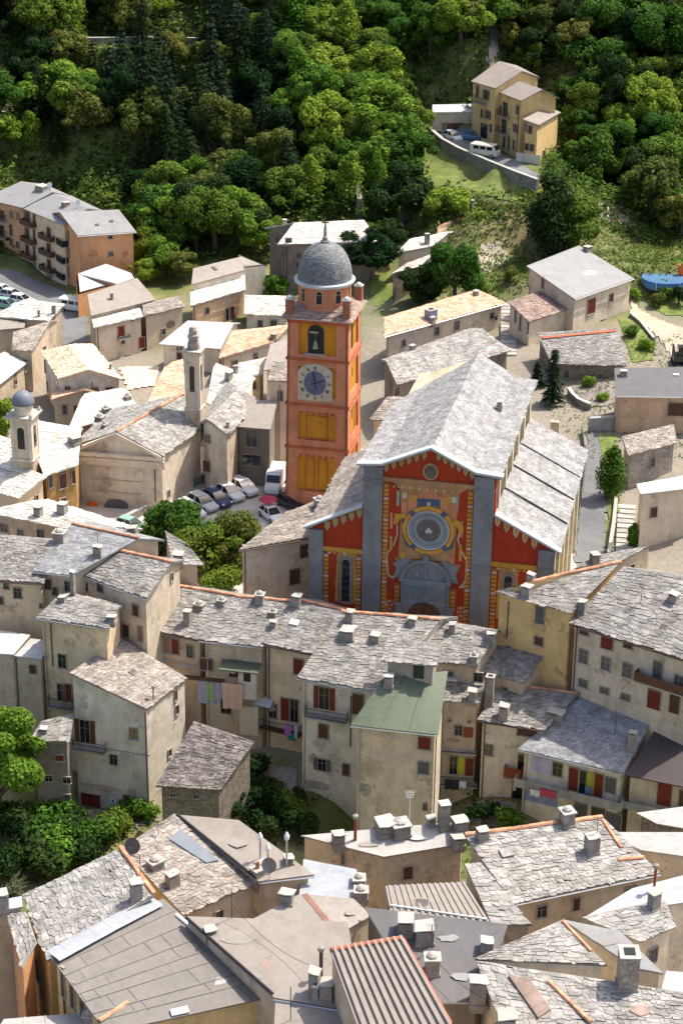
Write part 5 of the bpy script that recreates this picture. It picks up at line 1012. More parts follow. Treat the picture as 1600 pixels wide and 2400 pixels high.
def autowin(key, n, seed, kinds='dbcg', hmin=1.3):
    rr = random.Random(seed)
    for a, b_, zb in HS[key]['walls']:
        t = Vector((b_.x - a.x, b_.y - a.y, 0)); L_ = t.length
        if L_ < 2.5: continue
        t /= L_; nn = Vector((t.y, -t.x, 0))
        if (CAM - a).normalized().dot(nn) < .25: continue
        for i in range(n):
            u = L_ * (i + .5 + rr.uniform(-.2, .2)) / n; p = a + t * u + Z * 0; p.z = min(a.z, b_.z) - rr.choice((1.5, 1.5, 1.9)); d = (p - CAM); w_ = d.dot(_fw); x, y = 800 + FPX * d.dot(RT) / w_, 1200 - FPX * d.dot(UP) / w_
            if 0 < x < 1600 and 0 < y < 2400: win(key, x, y, rr.uniform(.55, .9), rr.uniform(.8, 1.3), rr.choice(kinds))
for i_, (k_, n_) in enumerate([('K2', 2), ('T3', 2), ('T4', 1), ('T6', 1), ('X1', 1), ('N1', 1), ('LH', 1), ('U6', 2), ('V3', 2), ('F2', 1), ('F3', 1), ('F16', 1), ('P1', 2), ('Y1', 1), ('R5', 2), ('MH', 1), ('K', 2), ('T2', 2), ('T8', 1), ('U5', 4), ('V1', 1), ('Q', 2), ('O3', 2), ('H2', 4), ('R5b', 1), ('GREEN', 0), ('F6', 3), ('U1', 1), ('W3', 1), ('HL', 1), ('G', 2), ('EF', 1), ('F17', 2), ('V5', 1), ('T5', 1)]):
    if n_: autowin(k_, n_, i_)
def gutter(key, mat='pipe'):
    h = HS[key]; A, B = h['quads'][0][0], h['quads'][0][1]; mb = MB(); d = (B - A).normalized(); out = Vector((d.y, -d.x, 0)); out = out if out.dot(h['quads'][0][3] - A) < 0 else -out
    mb.tube(A + out * .1 - Z * .14, B + out * .1 - Z * .14, .075, .075, mat, 6); mb.build('gutter', h['R'], h['org'])
    q = h['walls']; best = max(q, key=lambda w_: Vector((w_[1].y - w_[0].y, -(w_[1].x - w_[0].x), 0)).normalized().dot((CAM - w_[0]).normalized()) if (w_[1] - w_[0]).length > 2 else -1)
    a, b_, zb = best; t = Vector((b_.x - a.x, b_.y - a.y, 0)).normalized(); n = Vector((t.y, -t.x, 0)); p = a + t * .25 + n * .09; mb = MB(); mb.tube(Vector((p.x, p.y, zb + 1)), Vector((p.x, p.y, min(a.z, b_.z) - .2)), .055, .055, mat, 6); mb.build('downpipe', h['T'], h['org'])
for k_, m__ in [('R1', 'pipe'), ('R2', 'metal'), ('R3', 'pipe'), ('R4', 'metal'), ('GREEN', 'metal'), ('RX', 'pipe'), ('BL', 'metal'), ('W2', 'pipe'), ('E', 'metal'), ('G', 'metal'), ('HL', 'pipe'), ('D', 'metal'), ('N', 'pipe'), ('O2', 'pipe'), ('V1', 'metal'), ('U5', 'metal'), ('S', 'pipe'), ('F6', 'metal'), ('F11', 'metal'), ('F3', 'metal'), ('T2', 'pipe'), ('K', 'pipe'), ('V4', 'metal'), ('B4', 'metal'), ('Q', 'pipe')]: gutter(k_, m__)
def stain(key, x, y, w_, h_, mat, seed):
    rr = random.Random(seed); roofpatch([(x + w_ / 2 * math.cos(a) * rr.uniform(.6, 1.1), y + h_ / 2 * math.sin(a) * rr.uniform(.6, 1.1)) for a in [i * .57 for i in range(11)]], mat, key, .045)
def rpatch(key, x, y, w, h, mat, d=.03, name='painted_wall', off=0.0):
    q = raywall(key, x, y)
    if not q: MISS.append((key, x, y)); return
    _, p, t, n = q; mb = MB(); mb.box(p - t * w / 2 - Z * h / 2 - n * .02 + n * off, t * w, n * (d + .02), Z * h, mat); return mb.build(name, HS[key]['T'], HS[key]['org'])
rpatch('R2', 500, 1622, 3.2, 2.8, 'lilac', .02); rpatch('R2', 493, 1622, .9, 2.1, 'lightgreen', .07, 'door'); rpatch('BL', 1266, 1868, 3.4, 1.4, 'bluewall'); rpatch('BL', 1268, 1792, 2.0, 1.8, 'lilac'); rpatch('BL', 1382, 1835, .8, 2.4, 'clothyellow', .05, 'door_curtain'); rpatch('SM', 1080, 1795, .7, 1.8, 'clothyellow', .05, 'door_curtain')
rpatch('SM', 1097, 1716, .9, 1.1, 'rust', .08, 'shutter'); rpatch('R2', 478, 1590, 4.2, .35, 'brownwood', .25, 'beam'); rpatch('C', 250, 1754, 9.0, .12, 'concrete', .06, 'string_course'); rpatch('A2', 1237, 372, 4.0, 1.6, 'pale', .05, 'plinth')
# bathroom oriel with its own little roof on the lilac house
q = raywall('R2', 586, 1590); _, p, t, n = q; og = HS['R2']['org']
mb = MB(); mb.box(p - t * .9 - Z * 1.7, t * 1.8, n * 1.2, Z * 3.3, 'pale'); OR = mb.build('oriel', HS['R2']['T'], og)
mb = MB(); mb.box(p - t * .35 + Z * .3 + n * 1.2, t * .7, n * .04, Z * .9, 'glass'); mb.build('window', OR, og)
mb = MB(); mb.box(p - t * 2.8 + Z * 1.75 - n * .05, t * 4.0, n * 1.6 - Z * .35, Z * .12, 'sheetgreen'); mb.build('canopy', HS['R2']['T'], og)
mb = MB(); mb.box(p - t * .9 - Z * 6.0, t * 1.9, n * .8, Z * 3.2, 'beige'); mb.build('outbuilt_closet', HS['R2']['T'], og)
mb = MB(); q = raywall('R3', 622, 1636); _, p, t, n = q; mb.box(p - t * .9, t * 1.8, n * .9 - Z * .5, Z * .08, 'sheetmetal'); mb.build('awning', HS['R3']['T'], HS['R3']['org'])
# enamel notice on the cream house: white plate with a blue figure
q = raywall('C', 265, 1877); _, p, t, n = q; mb = MB(); mb.box(p - t * .28 - Z * .28, t * .56, n * .05, Z * .56, 'white'); mb.box(p - t * .08 - Z * .16 + n * .05, t * .16, n * .01, Z * .2, 'carnavy'); mb.box(p - t * .04 + Z * .06 + n * .05, t * .16, n * .01, Z * .14, 'carnavy'); tag(mb.build('wall_sign', None, p), 'small white wall notice with a dark blue figure beside the dark red garage door', 'sign')
# chapel dressings
og = HS['CH']['org']; TC = HS['CH']['T']; wl = [w for w in HS['CH']['walls']]
q = raywall('CH', 275, 1140); _, p, t, n = q
a = onplane(173, 1046, p, n); b_ = onplane(380, 1069, p, n); a.z = b_.z = 6.9; am = onplane(273, 1012, p, n); Lc = (b_ - a).length
mb = MB(); mb.box(a - t * .3 + Z * -.55, t * (Lc + .6), n * .5, Z * .45, 'chapelwall'); mb.box(a - t * .3 + Z * -1.7, t * (Lc + .6), n * .18, Z * .9, 'chapelwall'); mb.build('cornice', TC, og)
for e0, e1 in ((a, am), (am, b_)):
    mb = MB(); o2 = n * .55; pr = [e0 + Z * -.3, e1 + Z * -.3, e1 + Z * .08, e0 + Z * .08]; mb.prism([x_ for x_ in pr], [x_ + o2 for x_ in pr], 'chapelwall'); mb.build('raking_cornice', TC, og)
for i in range(9):
    mb = MB(); mb.box(a + t * (Lc * (i + .5) / 9 - .12) - Z * .8, t * .24, n * .4, Z * .25, 'tan'); mb.build('bracket', TC, og)
for y in (1086, 1122, 1150):
    l0 = onplane(183 if y == 1086 else 216, y, p, n); ln = Lc * (.94 if y == 1086 else .56); mb = MB(); l0.z -= 0; mb.box(l0, t * ln, n * .12, Z * .1, 'tan'); mb.build('string_course', TC, og)
l0 = onplane(275, 1203, p, n); mb = MB(); mb.prism([l0 + t * x for x in (-1.3, 1.3)] + [l0 + t * (1.35 * math.cos(R(s)) ) + Z * (1.2 + .6 * math.sin(R(s))) for s in range(0, 181, 20)], [l0 + n * .5 + t * x for x in (-1.3, 1.3)] + [l0 + n * .5 + t * (1.35 * math.cos(R(s))) + Z * (1.2 + .6 * math.sin(R(s))) for s in range(0, 181, 20)], 'greyshutter'); mb.build('door', TC, og)
l0 = onplane(218, 1190, p, n) + n * .3; mb = MB(); mb.tube(l0, l0 + n * .12, .95, .95, 'plasticorange', 20); mb.tube(l0 + n * .12 - Z * .1, l0 + n * .16 - Z * .1, .45, .4, 'brownwood', 6); mb.tube(l0 - Z * 3, l0 - Z * .8, .05, .05, 'metal'); tag(mb.build('round_sign', None, l0), 'round orange disc sign with a dark centre in front of the chapel wall', 'sign')
pipe('CH', 363, 1095, 1175)
# turrets
def turret(key, px, py, zb, w, hsh, dome, label, dark='glass'):
    c = atz(px, py, zb); rz = R(-12); T = empty('bell_turret', c, label, 'turret'); tt = Vector((math.cos(rz), math.sin(rz), 0)); nn = Vector((tt.y, -tt.x, 0))
    m_ = MB(); m_.cbox(c - Z * 3, w * 1.06, w * 1.06, 4.2, 'tan', tt); m_.cbox(c + Z * 1.2, w, w, hsh - 1.2, 'beige', tt); m_.build('shaft', T, c)
    m_ = MB(); m_.cbox(c + Z * 1.1, w * 1.16, w * 1.16, .2, 'pale', tt); m_.build('string_course', T, c)
    m_ = MB(); m_.cbox(c + Z * hsh, w * 1.2, w * 1.2, .22, 'pale', tt); m_.cbox(c + Z * (hsh + .22), w * 1.36, w * 1.36, .16, 'cap', tt); m_.build('cornice', T, c)
    for d, u in ((nn, tt), (tt, nn)):
        m_ = MB(); k = c + d * (w / 2) + Z * (hsh * .42); hw = w * .17; hh = hsh * .36
        P_ = [k + u * -hw, k + u * hw] + [k + u * hw * math.cos(R(s)) + Z * (hh + hw * math.sin(R(s))) for s in range(0, 181, 20)]
        m_.prism([p_ - d * .1 for p_ in P_], [p_ + d * .03 for p_ in P_], dark); m_.build('arched_opening', T, c)
        for s in (-1, 1): m_ = MB(); m_.box(k + u * (s * w * .42 - w * .07) + d * 0 - Z * (hsh * .42 - 1.35), u * w * .14, d * .07, Z * (hsh - 1.4), 'pale'); m_.build('pilaster', T, c)
    tp_ = c + Z * (hsh + .38); m_ = MB()
    if dome:
        m_.lathe(tp_, [(w * .45, 0), (w * .45, w * .45), (w * .5, w * .5)], 'pale', 20); D_ = m_.build('drum', T, c)
        m_ = MB(); m_.lathe(tp_ + Z * w * .5, [(w * .53 * math.cos(s) + .02, w * .62 * math.sin(s)) for s in [i * math.pi / 20 for i in range(11)]] + [(.05, w * .8)], 'patchblue', 20); m_.build('dome', T, c, smooth=True)
    else:
        m_.lathe(tp_, [(w * .42, 0), (w * .4, w * .35), (w * .3, w * .7)], 'chim', 8); m_.lathe(tp_ + Z * w * .7, [(w * .34, 0), (w * .4, .1), (w * .38, .5), (w * .3, .6), (w * .3, 1.1), (w * .2, 1.5)], 'slabwarm', 8); m_.build('lantern', T, c)
    for sx in (-1, 1):
        for sy in (-1, 1):
            if dome: m_ = MB(); m_.lathe(tp_ + tt * sx * w * .56 + nn * sy * w * .56, [(.12, 0), (.2, .2), (.12, .4), (.02, .5)], 'cap', 8); m_.build('finial', T, c)
turret('t1', 457, 975, 8.3, 1.75, 8.1, 0, 'slim old bell turret with one dark arched slot on the chapel roof')
turret('t2', 63, 1092, 7.6, 2.4, 6.0, 1, 'small bell turret with a grey blue dome at the left')
# ------------------------------------------------------------------ chimneys, roof windows, strips
for a in [(320, 2109, .7, 1.35), (405, 2077, .85, .95), (659, 2088, .9, .6), (493, 2209, .75, 1.0), (737, 2327, .65, 1.6), (766, 2338, .8, 1.1), (549, 2396, .75, 1.5), (792, 1978, .85, .8), (902, 1946, 1.3, .7), (1076, 1979, .9, .5),
          (1040, 1938, .75, 2.0), (1076, 1944, 1.0, .8), (1129, 1968, .85, .75), (1385, 1996, .95, 1.25), (950, 2182, 1.0, .9), (994, 2200, 1.2, .9), (1140, 2222, .8, .5), (1184, 2410, 1.15, 1.0), (1130, 2370, 1.0, 1.7), (1530, 2128, .7, 1.2), (8, 2124, .7, 1.0), (676, 2020, .6, .3),
          (91, 1208, .75, .9), (147, 1203, .9, 1.0), (230, 1300, .8, .8), (172, 1398, .45, 2.6), (419, 1317, 1.0, .8), (311, 1249, .9, .5), (148, 1408, .7, .35), (266, 1452, .8, .3), (104, 1718, .6, .4), (440, 1462, .7, 1.3), (696, 1417, .8, .9), (816, 1490, 1.3, .6), (819, 1455, .7, .9),
          (966, 1462, .7, .5), (1059, 1480, .6, .7), (1150, 1502, .8, .7), (1180, 1680, .85, 1.1), (911, 1604, .8, .8), (1057, 1605, 1.0, .5), (1301, 1686, 1.4, .8), (1479, 1756, .7, 1.7), (1546, 1690, .8, .7), (1363, 1618, .8, .5), (1234, 1396, .85, .9), (1363, 1432, .8, .9), (1577, 1412, .8, .8), (1392, 1318, .8, .8), (1241, 1362, .7, .8),
          (1375, 584, 1.0, .5), (1000, 572, .6, 1.4), (1105, 496, .5, 1.6), (1114, 692, .6, .5), (667, 528, .6, .7), (100, 443, 1.6, .4), (263, 704, .3, .9), (127, 735, .5, 1.0), (92, 741, .3, .7), (259, 866, .3, .6), (176, 1036, 1.1, .5), (640, 795, .6, .6), (537, 890, .7, .9), (552, 876, .5, .9), (534, 1003, .3, .6), (155, 482, 1.0, .4),
          (1460, 880, .8, .5), (1105, 1640, .7, .9), (880, 1500, .8, .5), (1006, 1925, .6, .5), (640, 1470, .6, .5), (1170, 950, .5, .3), (960, 810, .7, .5), (1020, 690 + 70, .6, .6)]: chim(*a)
for a in [(365, 2034, 1.0, .6), (937, 1950, 1.3, .8), (1327, 1930, .9, 1.1), (1012, 2276, .95, 1.1), (212, 2400, .9, .8), (137, 1264, 1.1, .8), (468, 1424, .9, .4), (1110, 1550, .6, .6), (764, 1192, .9, 1.1), (609, 1412, .8, .9), (235, 985, .9, .5), (250, 965, .8, .5), (245, 1000, .6, .3), (300, 935, .7, .4), (520, 1415, .7, .4), (640, 1440, .6, .3), (862, 2100, .9, .5), (845, 2062, .8, .4)]: chim(*a, style=1)
chim(1462, 2296, 1.25, 2.5, style=2, mat='palerubble'); chim(1146, 1648, .75, 2.9, style=2); chim(740, 2340, .4, 1.0, style=2)
chim(620, 2094, .85, 1.1, style=3); chim(1009, 747, 1.4, 1.3, mat='bluegrey', style=2)
for a in [(960, 1625, .7, .9, 'white'), (1101, 1594, .7, .8, 'white'), (1192, 1518, .8, .7, 'glass'), (1554, 1472, .9, .8, 'glass'), (312, 1576, .8, .7, 'glass'), (988, 2120, 1.1, .9, 'glass'), (421, 2372, 1.2, .5, 'sheetmetal'), (503, 629, .5, .9, 'glass'), (1186, 2000, 1.0, .8, 'slablight'), (1583, 880, .7, .4, 'white'), (690, 1460, .9, .7, 'white'), (229, 556 - 30, .5, .5, 'glass'), (262, 518, .5, .5, 'glass')]: skylight(*a)
roofpatch([(398, 1973), (423, 1948), (511, 2022), (484, 2028)], 'patchblue', 'F2', .24); roofpatch([(244, 2276), (325, 2218), (338, 2232), (252, 2288)], 'sheetgreen', 'F13'); roofpatch([(275, 2334), (318, 2306), (321, 2313), (278, 2341)], 'cargreen', 'F13')
roofpatch([(1190, 2290), (1240, 2300), (1290, 2370), (1260, 2390)], 'slabbrown', 'F15b', .2)
strip([(411, 1911), (602, 2062)], 'F3', .22, 'black', .1, 'gutter'); strip([(124, 2243), (250, 2172), (360, 2109)], 'F13', 1.5, 'sheetblue', .06, 'ridge_flashing'); strip([(414, 2146), (628, 2328)], 'F13', .3, 'white', .1, 'verge_board'); strip([(432, 2152), (640, 2332)], 'F11', .2, 'black', .1, 'gutter')
strip([(709, 2099), (786, 2188)], 'F12b', .55, 'copper', .08, 'valley_strip'); strip([(1412, 1925), (1455, 1990)], 'F6', .35); strip([(1448, 2018), (1512, 2004)], 'F6', .3); strip([(1318, 2162), (1384, 2232)], 'F15', .3); strip([(1284, 2302), (1383, 2398)], 'F15b', .35)
strip([(776, 2228), (938, 2201)], 'F10', .35, 'redtile', .12, 'flashing'); strip([(944, 2204), (1060, 2395)], 'F10', .3, 'redtile', .12, 'flashing'); strip([(225, 2395), (300, 2352)], 'F13', .35, 'orange')
strip([(1268, 792), (1440, 775)], 'V3', 1.0, 'redtile', .04, 'flashing')
strip([(903, 2125), (1140, 2158)], 'F8', .2, 'lead', .1, 'flashing')
for i_, a in enumerate([('F11', 560, 2200, 90, 36, 'sheetwarm'), ('F11', 640, 2260, 60, 40, 'slabbrown'), ('F11', 720, 2250, 70, 30, 'sheetpale'), ('F11', 600, 2290, 40, 16, 'sheetgrey'), ('F3', 560, 1975, 60, 26, 'sheetwarm'), ('F3', 620, 2020, 50, 22, 'sheetpale'), ('F13', 420, 2220, 90, 26, 'sheetwarm'), ('F13', 500, 2300, 80, 24, 'sheetpale'), ('F13', 300, 2300, 60, 20, 'sheetwarm'), ('F9', 1050, 2200, 60, 20, 'sheetgrey'), ('F9', 1080, 2290, 50, 24, 'sheetgrey'), ('F5', 860, 1980, 60, 12, 'sheetwarm'), ('F5', 980, 1965, 50, 10, 'sheetwhite'), ('F12b', 820, 2140, 30, 18, 'sheetpink'), ('V1', 1380, 640, 50, 14, 'sheetpale'), ('F16b', 1420, 2210, 50, 18, 'sheetwarm'), ('F15b', 1500, 2370, 60, 26, 'slabbrown')]): stain(*a, i_)
# terrace dormer above the green roof
q = rayroof(960, 1580, 'GREEN') or rayroof(960, 1590, 'GREEN'); p = q[1]; tt = (HS['GREEN']['quads'][0][1] - HS['GREEN']['quads'][0][0]); tt.z = 0; tt.normalize(); bb = Vector((-tt.y, tt.x, 0))
mb = MB(); mb.cbox(p - Z * .6 + bb * 1.2, 4.2, 2.4, 2.5, 'greyplaster', tt); DO = mb.build('dormer', HS['GREEN']['R'], HS['GREEN']['org'])
mb = MB(); roofquad(mb, (p + Z * 1.85 - tt * 2.6 - bb * .5, p + Z * 1.85 + tt * 2.6 - bb * .5, p + Z * 2.6 + tt * 2.6 + bb * 2.6, p + Z * 2.6 - tt * 2.6 + bb * 2.6), 'slab', 'slab', .45); mb.build('dormer_roof', HS['GREEN']['R'], HS['GREEN']['org'])
mb = MB(); mb.box(p + tt * .3 + Z * .1 - bb * .03, tt * 1.0, bb * .05, Z * 1.5, 'darkgreen'); mb.build('dormer_door', HS['GREEN']['R'], HS['GREEN']['org'])
# ------------------------------------------------------------------ ground sheets, roads, retaining walls, stairs
def inpoly(x, y, P):
    c = False
    for i in range(len(P)):
        a, b_ = P[i - 1], P[i]
        if (a[1] > y) != (b_[1] > y) and x < (b_[0] - a[0]) * (y - a[1]) / (b_[1] - a[1]) + a[0]: c = not c
    return c
def drape(name, P, mat, lift=.12, cell=.45, flat=None, kind='structure'):
    x0, x1 = min(p[0] for p in P), max(p[0] for p in P); y0, y1 = min(p[1] for p in P), max(p[1] for p in P)
    nx_, ny_ = int((x1 - x0) / cell) + 1, int((y1 - y0) / cell) + 1; mb = MB()
    X = x0 + np.arange(nx_ + 1) * cell; Y = y0 + np.arange(ny_ + 1) * cell; gx_, gy2 = np.meshgrid(X, Y); zz_ = ground_np(gx_, gy2) + lift if flat is None else np.full(gx_.shape, flat)
    ids = {}; V_ = []; F_ = []
    def vid(i, j):
        if (i, j) not in ids:
            nz_ = 1.1 * noise.noise(Vector((X[i] * .07, Y[j] * .07, 0))) * min(1, (Y[j] - 298) / 15) if (flat is None and Y[j] > 298) else 0
            ids[(i, j)] = len(V_); V_.append((float(X[i]), float(Y[j]), float(zz_[j, i]) + nz_))
        return ids[(i, j)]
    for j in range(ny_):
        for i in range(nx_):
            if inpoly(X[i] + cell / 2, Y[j] + cell / 2, P): F_.append((vid(i, j), vid(i + 1, j), vid(i + 1, j + 1), vid(i, j + 1)))
    mb.mesh(V_, F_, mat); o_ = mb.build(name, smooth=True); o_['kind'] = kind; return o_
def gpts(L): return [(lambda q: (q.x, q.y))(hitground(*p)) for p in L]
drape('plaza', [(-30, 176), (26, 174), (26, 205), (24, 233), (-24, 233), (-33, 214)], 'plazastone', flat=0.0, cell=1.0)
drape('road', gpts([(0, 632), (54, 644), (137, 678), (165, 692), (205, 722), (205, 838), (138, 842), (146, 765), (110, 722), (60, 735), (-30, 730), (-30, 632)]), 'asphalt', .14)
drape('path', gpts([(1478, 705), (1530, 745), (1600, 770), (1640, 830), (1575, 840), (1540, 790), (1476, 735)]), 'path', .12)
drape('alley', gpts([(1380, 1010), (1395, 1010), (1420, 1130), (1415, 1320), (1345, 1320), (1362, 1130)]), 'asphalt', .12)
drape('yard', gpts([(150, 1898), (330, 1898), (375, 1920), (290, 1955), (160, 1940)]), 'gravel', .12)
drape('yard', gpts([(1100, 1885), (1215, 1885), (1215, 1950), (1100, 1950)]), 'gravel', .12)
drape('yard', gpts([(590, 1800), (690, 1800), (700, 1960), (600, 1960)]), 'gravel', .12)
drape('lawn', gpts([(925, 350), (1012, 352), (1075, 385), (1135, 412), (1245, 455), (1230, 485), (1130, 455), (1010, 440), (930, 405)]), 'lawn', .1)
drape('hillside_track', gpts([(1140, 0), (1168, 0), (1172, 60), (1165, 130), (1150, 175), (1138, 170), (1150, 110), (1142, 50)]), 'path', .15)
drape('hill_road', gpts([(205, 98), (470, 100), (470, 108), (205, 107)]), 'path', .15)
drape('parking_terrace', gpts([(1018, 318), (1110, 312), (1160, 345), (1215, 385), (1262, 410), (1255, 432), (1130, 385), (1050, 345)]), 'asphalt', .16)
drape('bare_bank', gpts([(1370, 470), (1440, 480), (1500, 500), (1490, 530), (1400, 515)]), 'path', .1)
drape('lawn', gpts([(1450, 748), (1480, 750), (1535, 800), (1530, 845), (1480, 850), (1465, 800)]), 'lawn', .1)
drape('lawn', gpts([(1500, 690), (1600, 690), (1640, 740), (1560, 740)]), 'lawn', .1)
drape('lawn', gpts([(1395, 1020), (1440, 1020), (1450, 1180), (1430, 1310), (1418, 1310), (1425, 1150)]), 'lawn', .16)
drape('lawn', gpts([(860, 650), (915, 640), (920, 700), (880, 720)]), 'lawn', .1)
drape('bare_bank', gpts([(1130, 575), (1185, 560), (1190, 610), (1150, 640), (1115, 625)]), 'path', .1)
drape('rock_slope', gpts([(0, 190), (40, 195), (55, 240), (30, 275), (0, 280)]), 'path', .12)
drape('bare_bank', gpts([(490, 90), (540, 20), (580, 35), (545, 95)]), 'path', .14)
drape('gravel_terrace', gpts([(280, 862), (372, 862), (362, 905), (300, 915)]), 'slabyellow', .15)
drape('garden', gpts([(1335, 915), (1437, 895), (1437, 950), (1380, 955), (1340, 935)]), 'gravel', .12)
def wallrun(name, pts, h, th, mat, label, cat='wall', base=1.5, top=None, abs_=False):
    P = [Vector(p) if abs_ else hitground(*p) for p in pts]; c = P[0].copy(); mb = MB()
    for a, b_ in zip(P, P[1:]):
        d = Vector((b_.x - a.x, b_.y - a.y, 0)); d.normalize(); s = Vector((-d.y, d.x, 0)) * th / 2; e_ = d * th * .3
        a2, b2 = a - e_, b_ + e_
        mb.prism([a2 - s - Z * base, b2 - s - Z * base, b2 + s - Z * base, a2 + s - Z * base], [a2 - s + Z * h, b2 - s + Z * h, b2 + s + Z * h, a2 + s + Z * h], mat)
    o_ = mb.build(name, None, c); tag(o_, label, cat)
    if top:
        t_ = MB()
        for a, b_ in zip(P, P[1:]):
            d = Vector((b_.x - a.x, b_.y - a.y, 0)); d.normalize(); s = Vector((-d.y, d.x, 0)) * (th / 2 + .05)
            t_.prism([a - s + Z * (h + .003), b_ - s + Z * (h + .003), b_ + s + Z * (h + .003), a + s + Z * (h + .003)], [a - s + Z * (h + .12), b_ - s + Z * (h + .12), b_ + s + Z * (h + .12), a + s + Z * (h + .12)], top)
        cp_ = t_.build('coping', o_, c)
    return o_
wallrun('parapet_wall', [atz(393, 1174, 0), atz(462, 1136, 0), atz(529, 1107, 0), atz(562, 1096, 0), atz(600, 1096, 0), atz(634, 1104, 0)], 1.0, .35, 'stonewall', 'low grey wall curving behind the row of parked cars', top='cap', abs_=True)
wallrun('parapet_wall', [atz(278, 1236, 0), atz(345, 1200, 0)], .9, .4, 'stonewall', 'short stone parapet beside the chapel forecourt', top='cap', abs_=True)
wallrun('retaining_wall', [(1012, 330), (1035, 350), (1075, 372), (1140, 400), (1200, 425), (1256, 446)], 1.7, .5, 'stonewall', 'long retaining wall under the hillside parking terrace', top='cap', base=4)
wallrun('retaining_wall', [(200, 112), (330, 110), (470, 112)], 1.6, .5, 'stonewall', 'pale topped retaining wall along the upper hill road', top='cap', base=3)
wallrun('garden_wall', [(1331, 925), (1340, 938), (1353, 950), (1380, 962)], .9, .3, 'stonewall', 'curved white topped garden wall behind the aisle roof', top='white')
wallrun('retaining_wall', [(1380, 1012), (1438, 1008)], 1.8, .5, 'concrete', 'grey retaining wall with a pale ledge at the top of the alley', top='cap')
wallrun('garden_wall', [(1442, 1180), (1436, 1240), (1425, 1310)], .8, .3, 'stonewall', 'low wall running beside the pale garden steps', top='cap')
wallrun('ruined_wall', [(835, 480), (842, 512)], 3.2, .8, 'chim', 'tall ruined stone pier at the foot of the wood')
wallrun('path_wall', [(1476, 742), (1500, 762), (1530, 800)], .5, .3, 'stonewall', 'low kerb wall along the garden path at right', top='cap')
wallrun('fence', [(1362, 1015), (1372, 1090), (1350, 1260)], .9, .08, 'greyshutter', 'thin dark fence along the alley beside the church aisle')
def steps(pa, pb, w_, n, label):
    a, b_ = hitground(*pa), hitground(*pb); d = b_ - a; dh = Vector((d.x, d.y, 0)); L_ = dh.length; dh.normalize(); s = Vector((-dh.y, dh.x, 0)); T = empty('stone_steps', a, label, 'steps')
    for i in range(n):
        mb = MB(); o_ = a + dh * (L_ * i / n); zt = a.z + (b_.z - a.z) * (i + 1) / n + .15 + .004 * (i % 2); mb.box(Vector((o_.x, o_.y, a.z - 1)) - s * w_ / 2, dh * (L_ / n), s * w_, Z * (zt - a.z + 1), 'cap' if i % 2 else 'concrete'); mb.build('step', T, a)
steps((1462, 1300), (1468, 1185), 2.0, 10, 'flight of pale stone garden steps beside the tall leafy shrub')
steps((1190, 835), (1192, 712), 2.2, 14, 'long flight of worn steps between the reddish roofed and white roofed houses')
# pool
p = hitground(1556, 662); pl = MB(); pl.lathe(p - Z * .4, [(3.2, 0), (3.2, 1.1), (3.3, 1.15), (3.3, 1.22), (3.1, 1.22)], 'poolblue', 32); PO = pl.build('paddling_pool', None, p); tag(PO, 'round blue above ground pool at the right edge', 'pool')
pl = MB(); pl.tube(p + Z * .84, p + Z * .86, 3.05, 3.05, 'carblue', 32); pl.build('cover', PO, p)
for i in range(6): pl = MB(); a_ = i * 1.05; pl.tube(p + Vector((3.32 * math.cos(a_), 3.32 * math.sin(a_), -.3)), p + Vector((3.32 * math.cos(a_), 3.32 * math.sin(a_), .8)), .05, .05, 'white'); pl.build('leg', PO, p)
p = hitground(1592, 652) ; mb = MB(); mb.box(p + Z * .2, Vector((2.2, 0, 0)), Vector((0, .9, 0)), Z * .25, 'plasticorange'); mb.prism([p + Vector(v) for v in ((0, 0, .4), (.7, 0, .4), (.7, .9, .4), (0, .9, .4))], [p + Vector(v) for v in ((-.3, 0, 1.9), (0, 0, 2.0), (0, .9, 2.0), (-.3, .9, 1.9))], 'plasticorange'); mb.tube(p + Vector((1.8, .4, .4)), p + Vector((1.9, .4, 1.8)), .12, .1, 'plasticorange'); tag(mb.build('garden_slide', None, p), 'bright orange plastic garden toy behind the blue pool', 'toy')
# laundry and textiles
def cloth(key, x, y, w_, h_, mat, d, label, name='hanging_cloth'):
    q = raywall(key, x, y)
    if not q: MISS.append((key, x, y)); return
    _, p, t, n = q; c = p + n * d; mb = MB(); nu, nv = 8, 6; V_ = []
    for j in range(nv + 1):
        for i in range(nu + 1):
            u, v = i / nu - .5, j / nv; V_.append(c + t * (u * w_ * (1 - .05 * v)) - Z * (v * h_ + .04 * math.sin(u * 9)) + n * (.06 * math.sin(u * 14) * (.3 + v)))
    F_ = [(j * 9 + i, j * 9 + i + 1, (j + 1) * 9 + i + 1, (j + 1) * 9 + i) for j in range(nv) for i in range(nu)]; k = len(V_)
    mb.mesh(V_ + [a - n * .03 for a in V_], F_ + [tuple(k + b_ for b_ in reversed(f)) for f in F_], mat); mb.tube(c - t * w_ * .6 + Z * .02, c + t * w_ * .6 + Z * .02, .02, .02, 'black', 5)
    return tag(mb.build(name, None, c), label, 'laundry')
cloth('R2', 553, 1585, 2.1, 2.9, 'clothpeach', 1.5, 'large peach blanket hanging from the balcony of the lilac house', 'hanging_blanket'); cloth('R3', 683, 1688, .75, 1.2, 'clothpink', .95, 'pink cloth hanging on the railing above a green one'); cloth('R3', 692, 1708, .9, .9, 'clothgreen', .88, 'dark green cloth hanging below the pink one'); cloth('R3', 702, 1690, .35, 1.5, 'clothwhite', .95, 'narrow white cloth hanging right of the pink one')
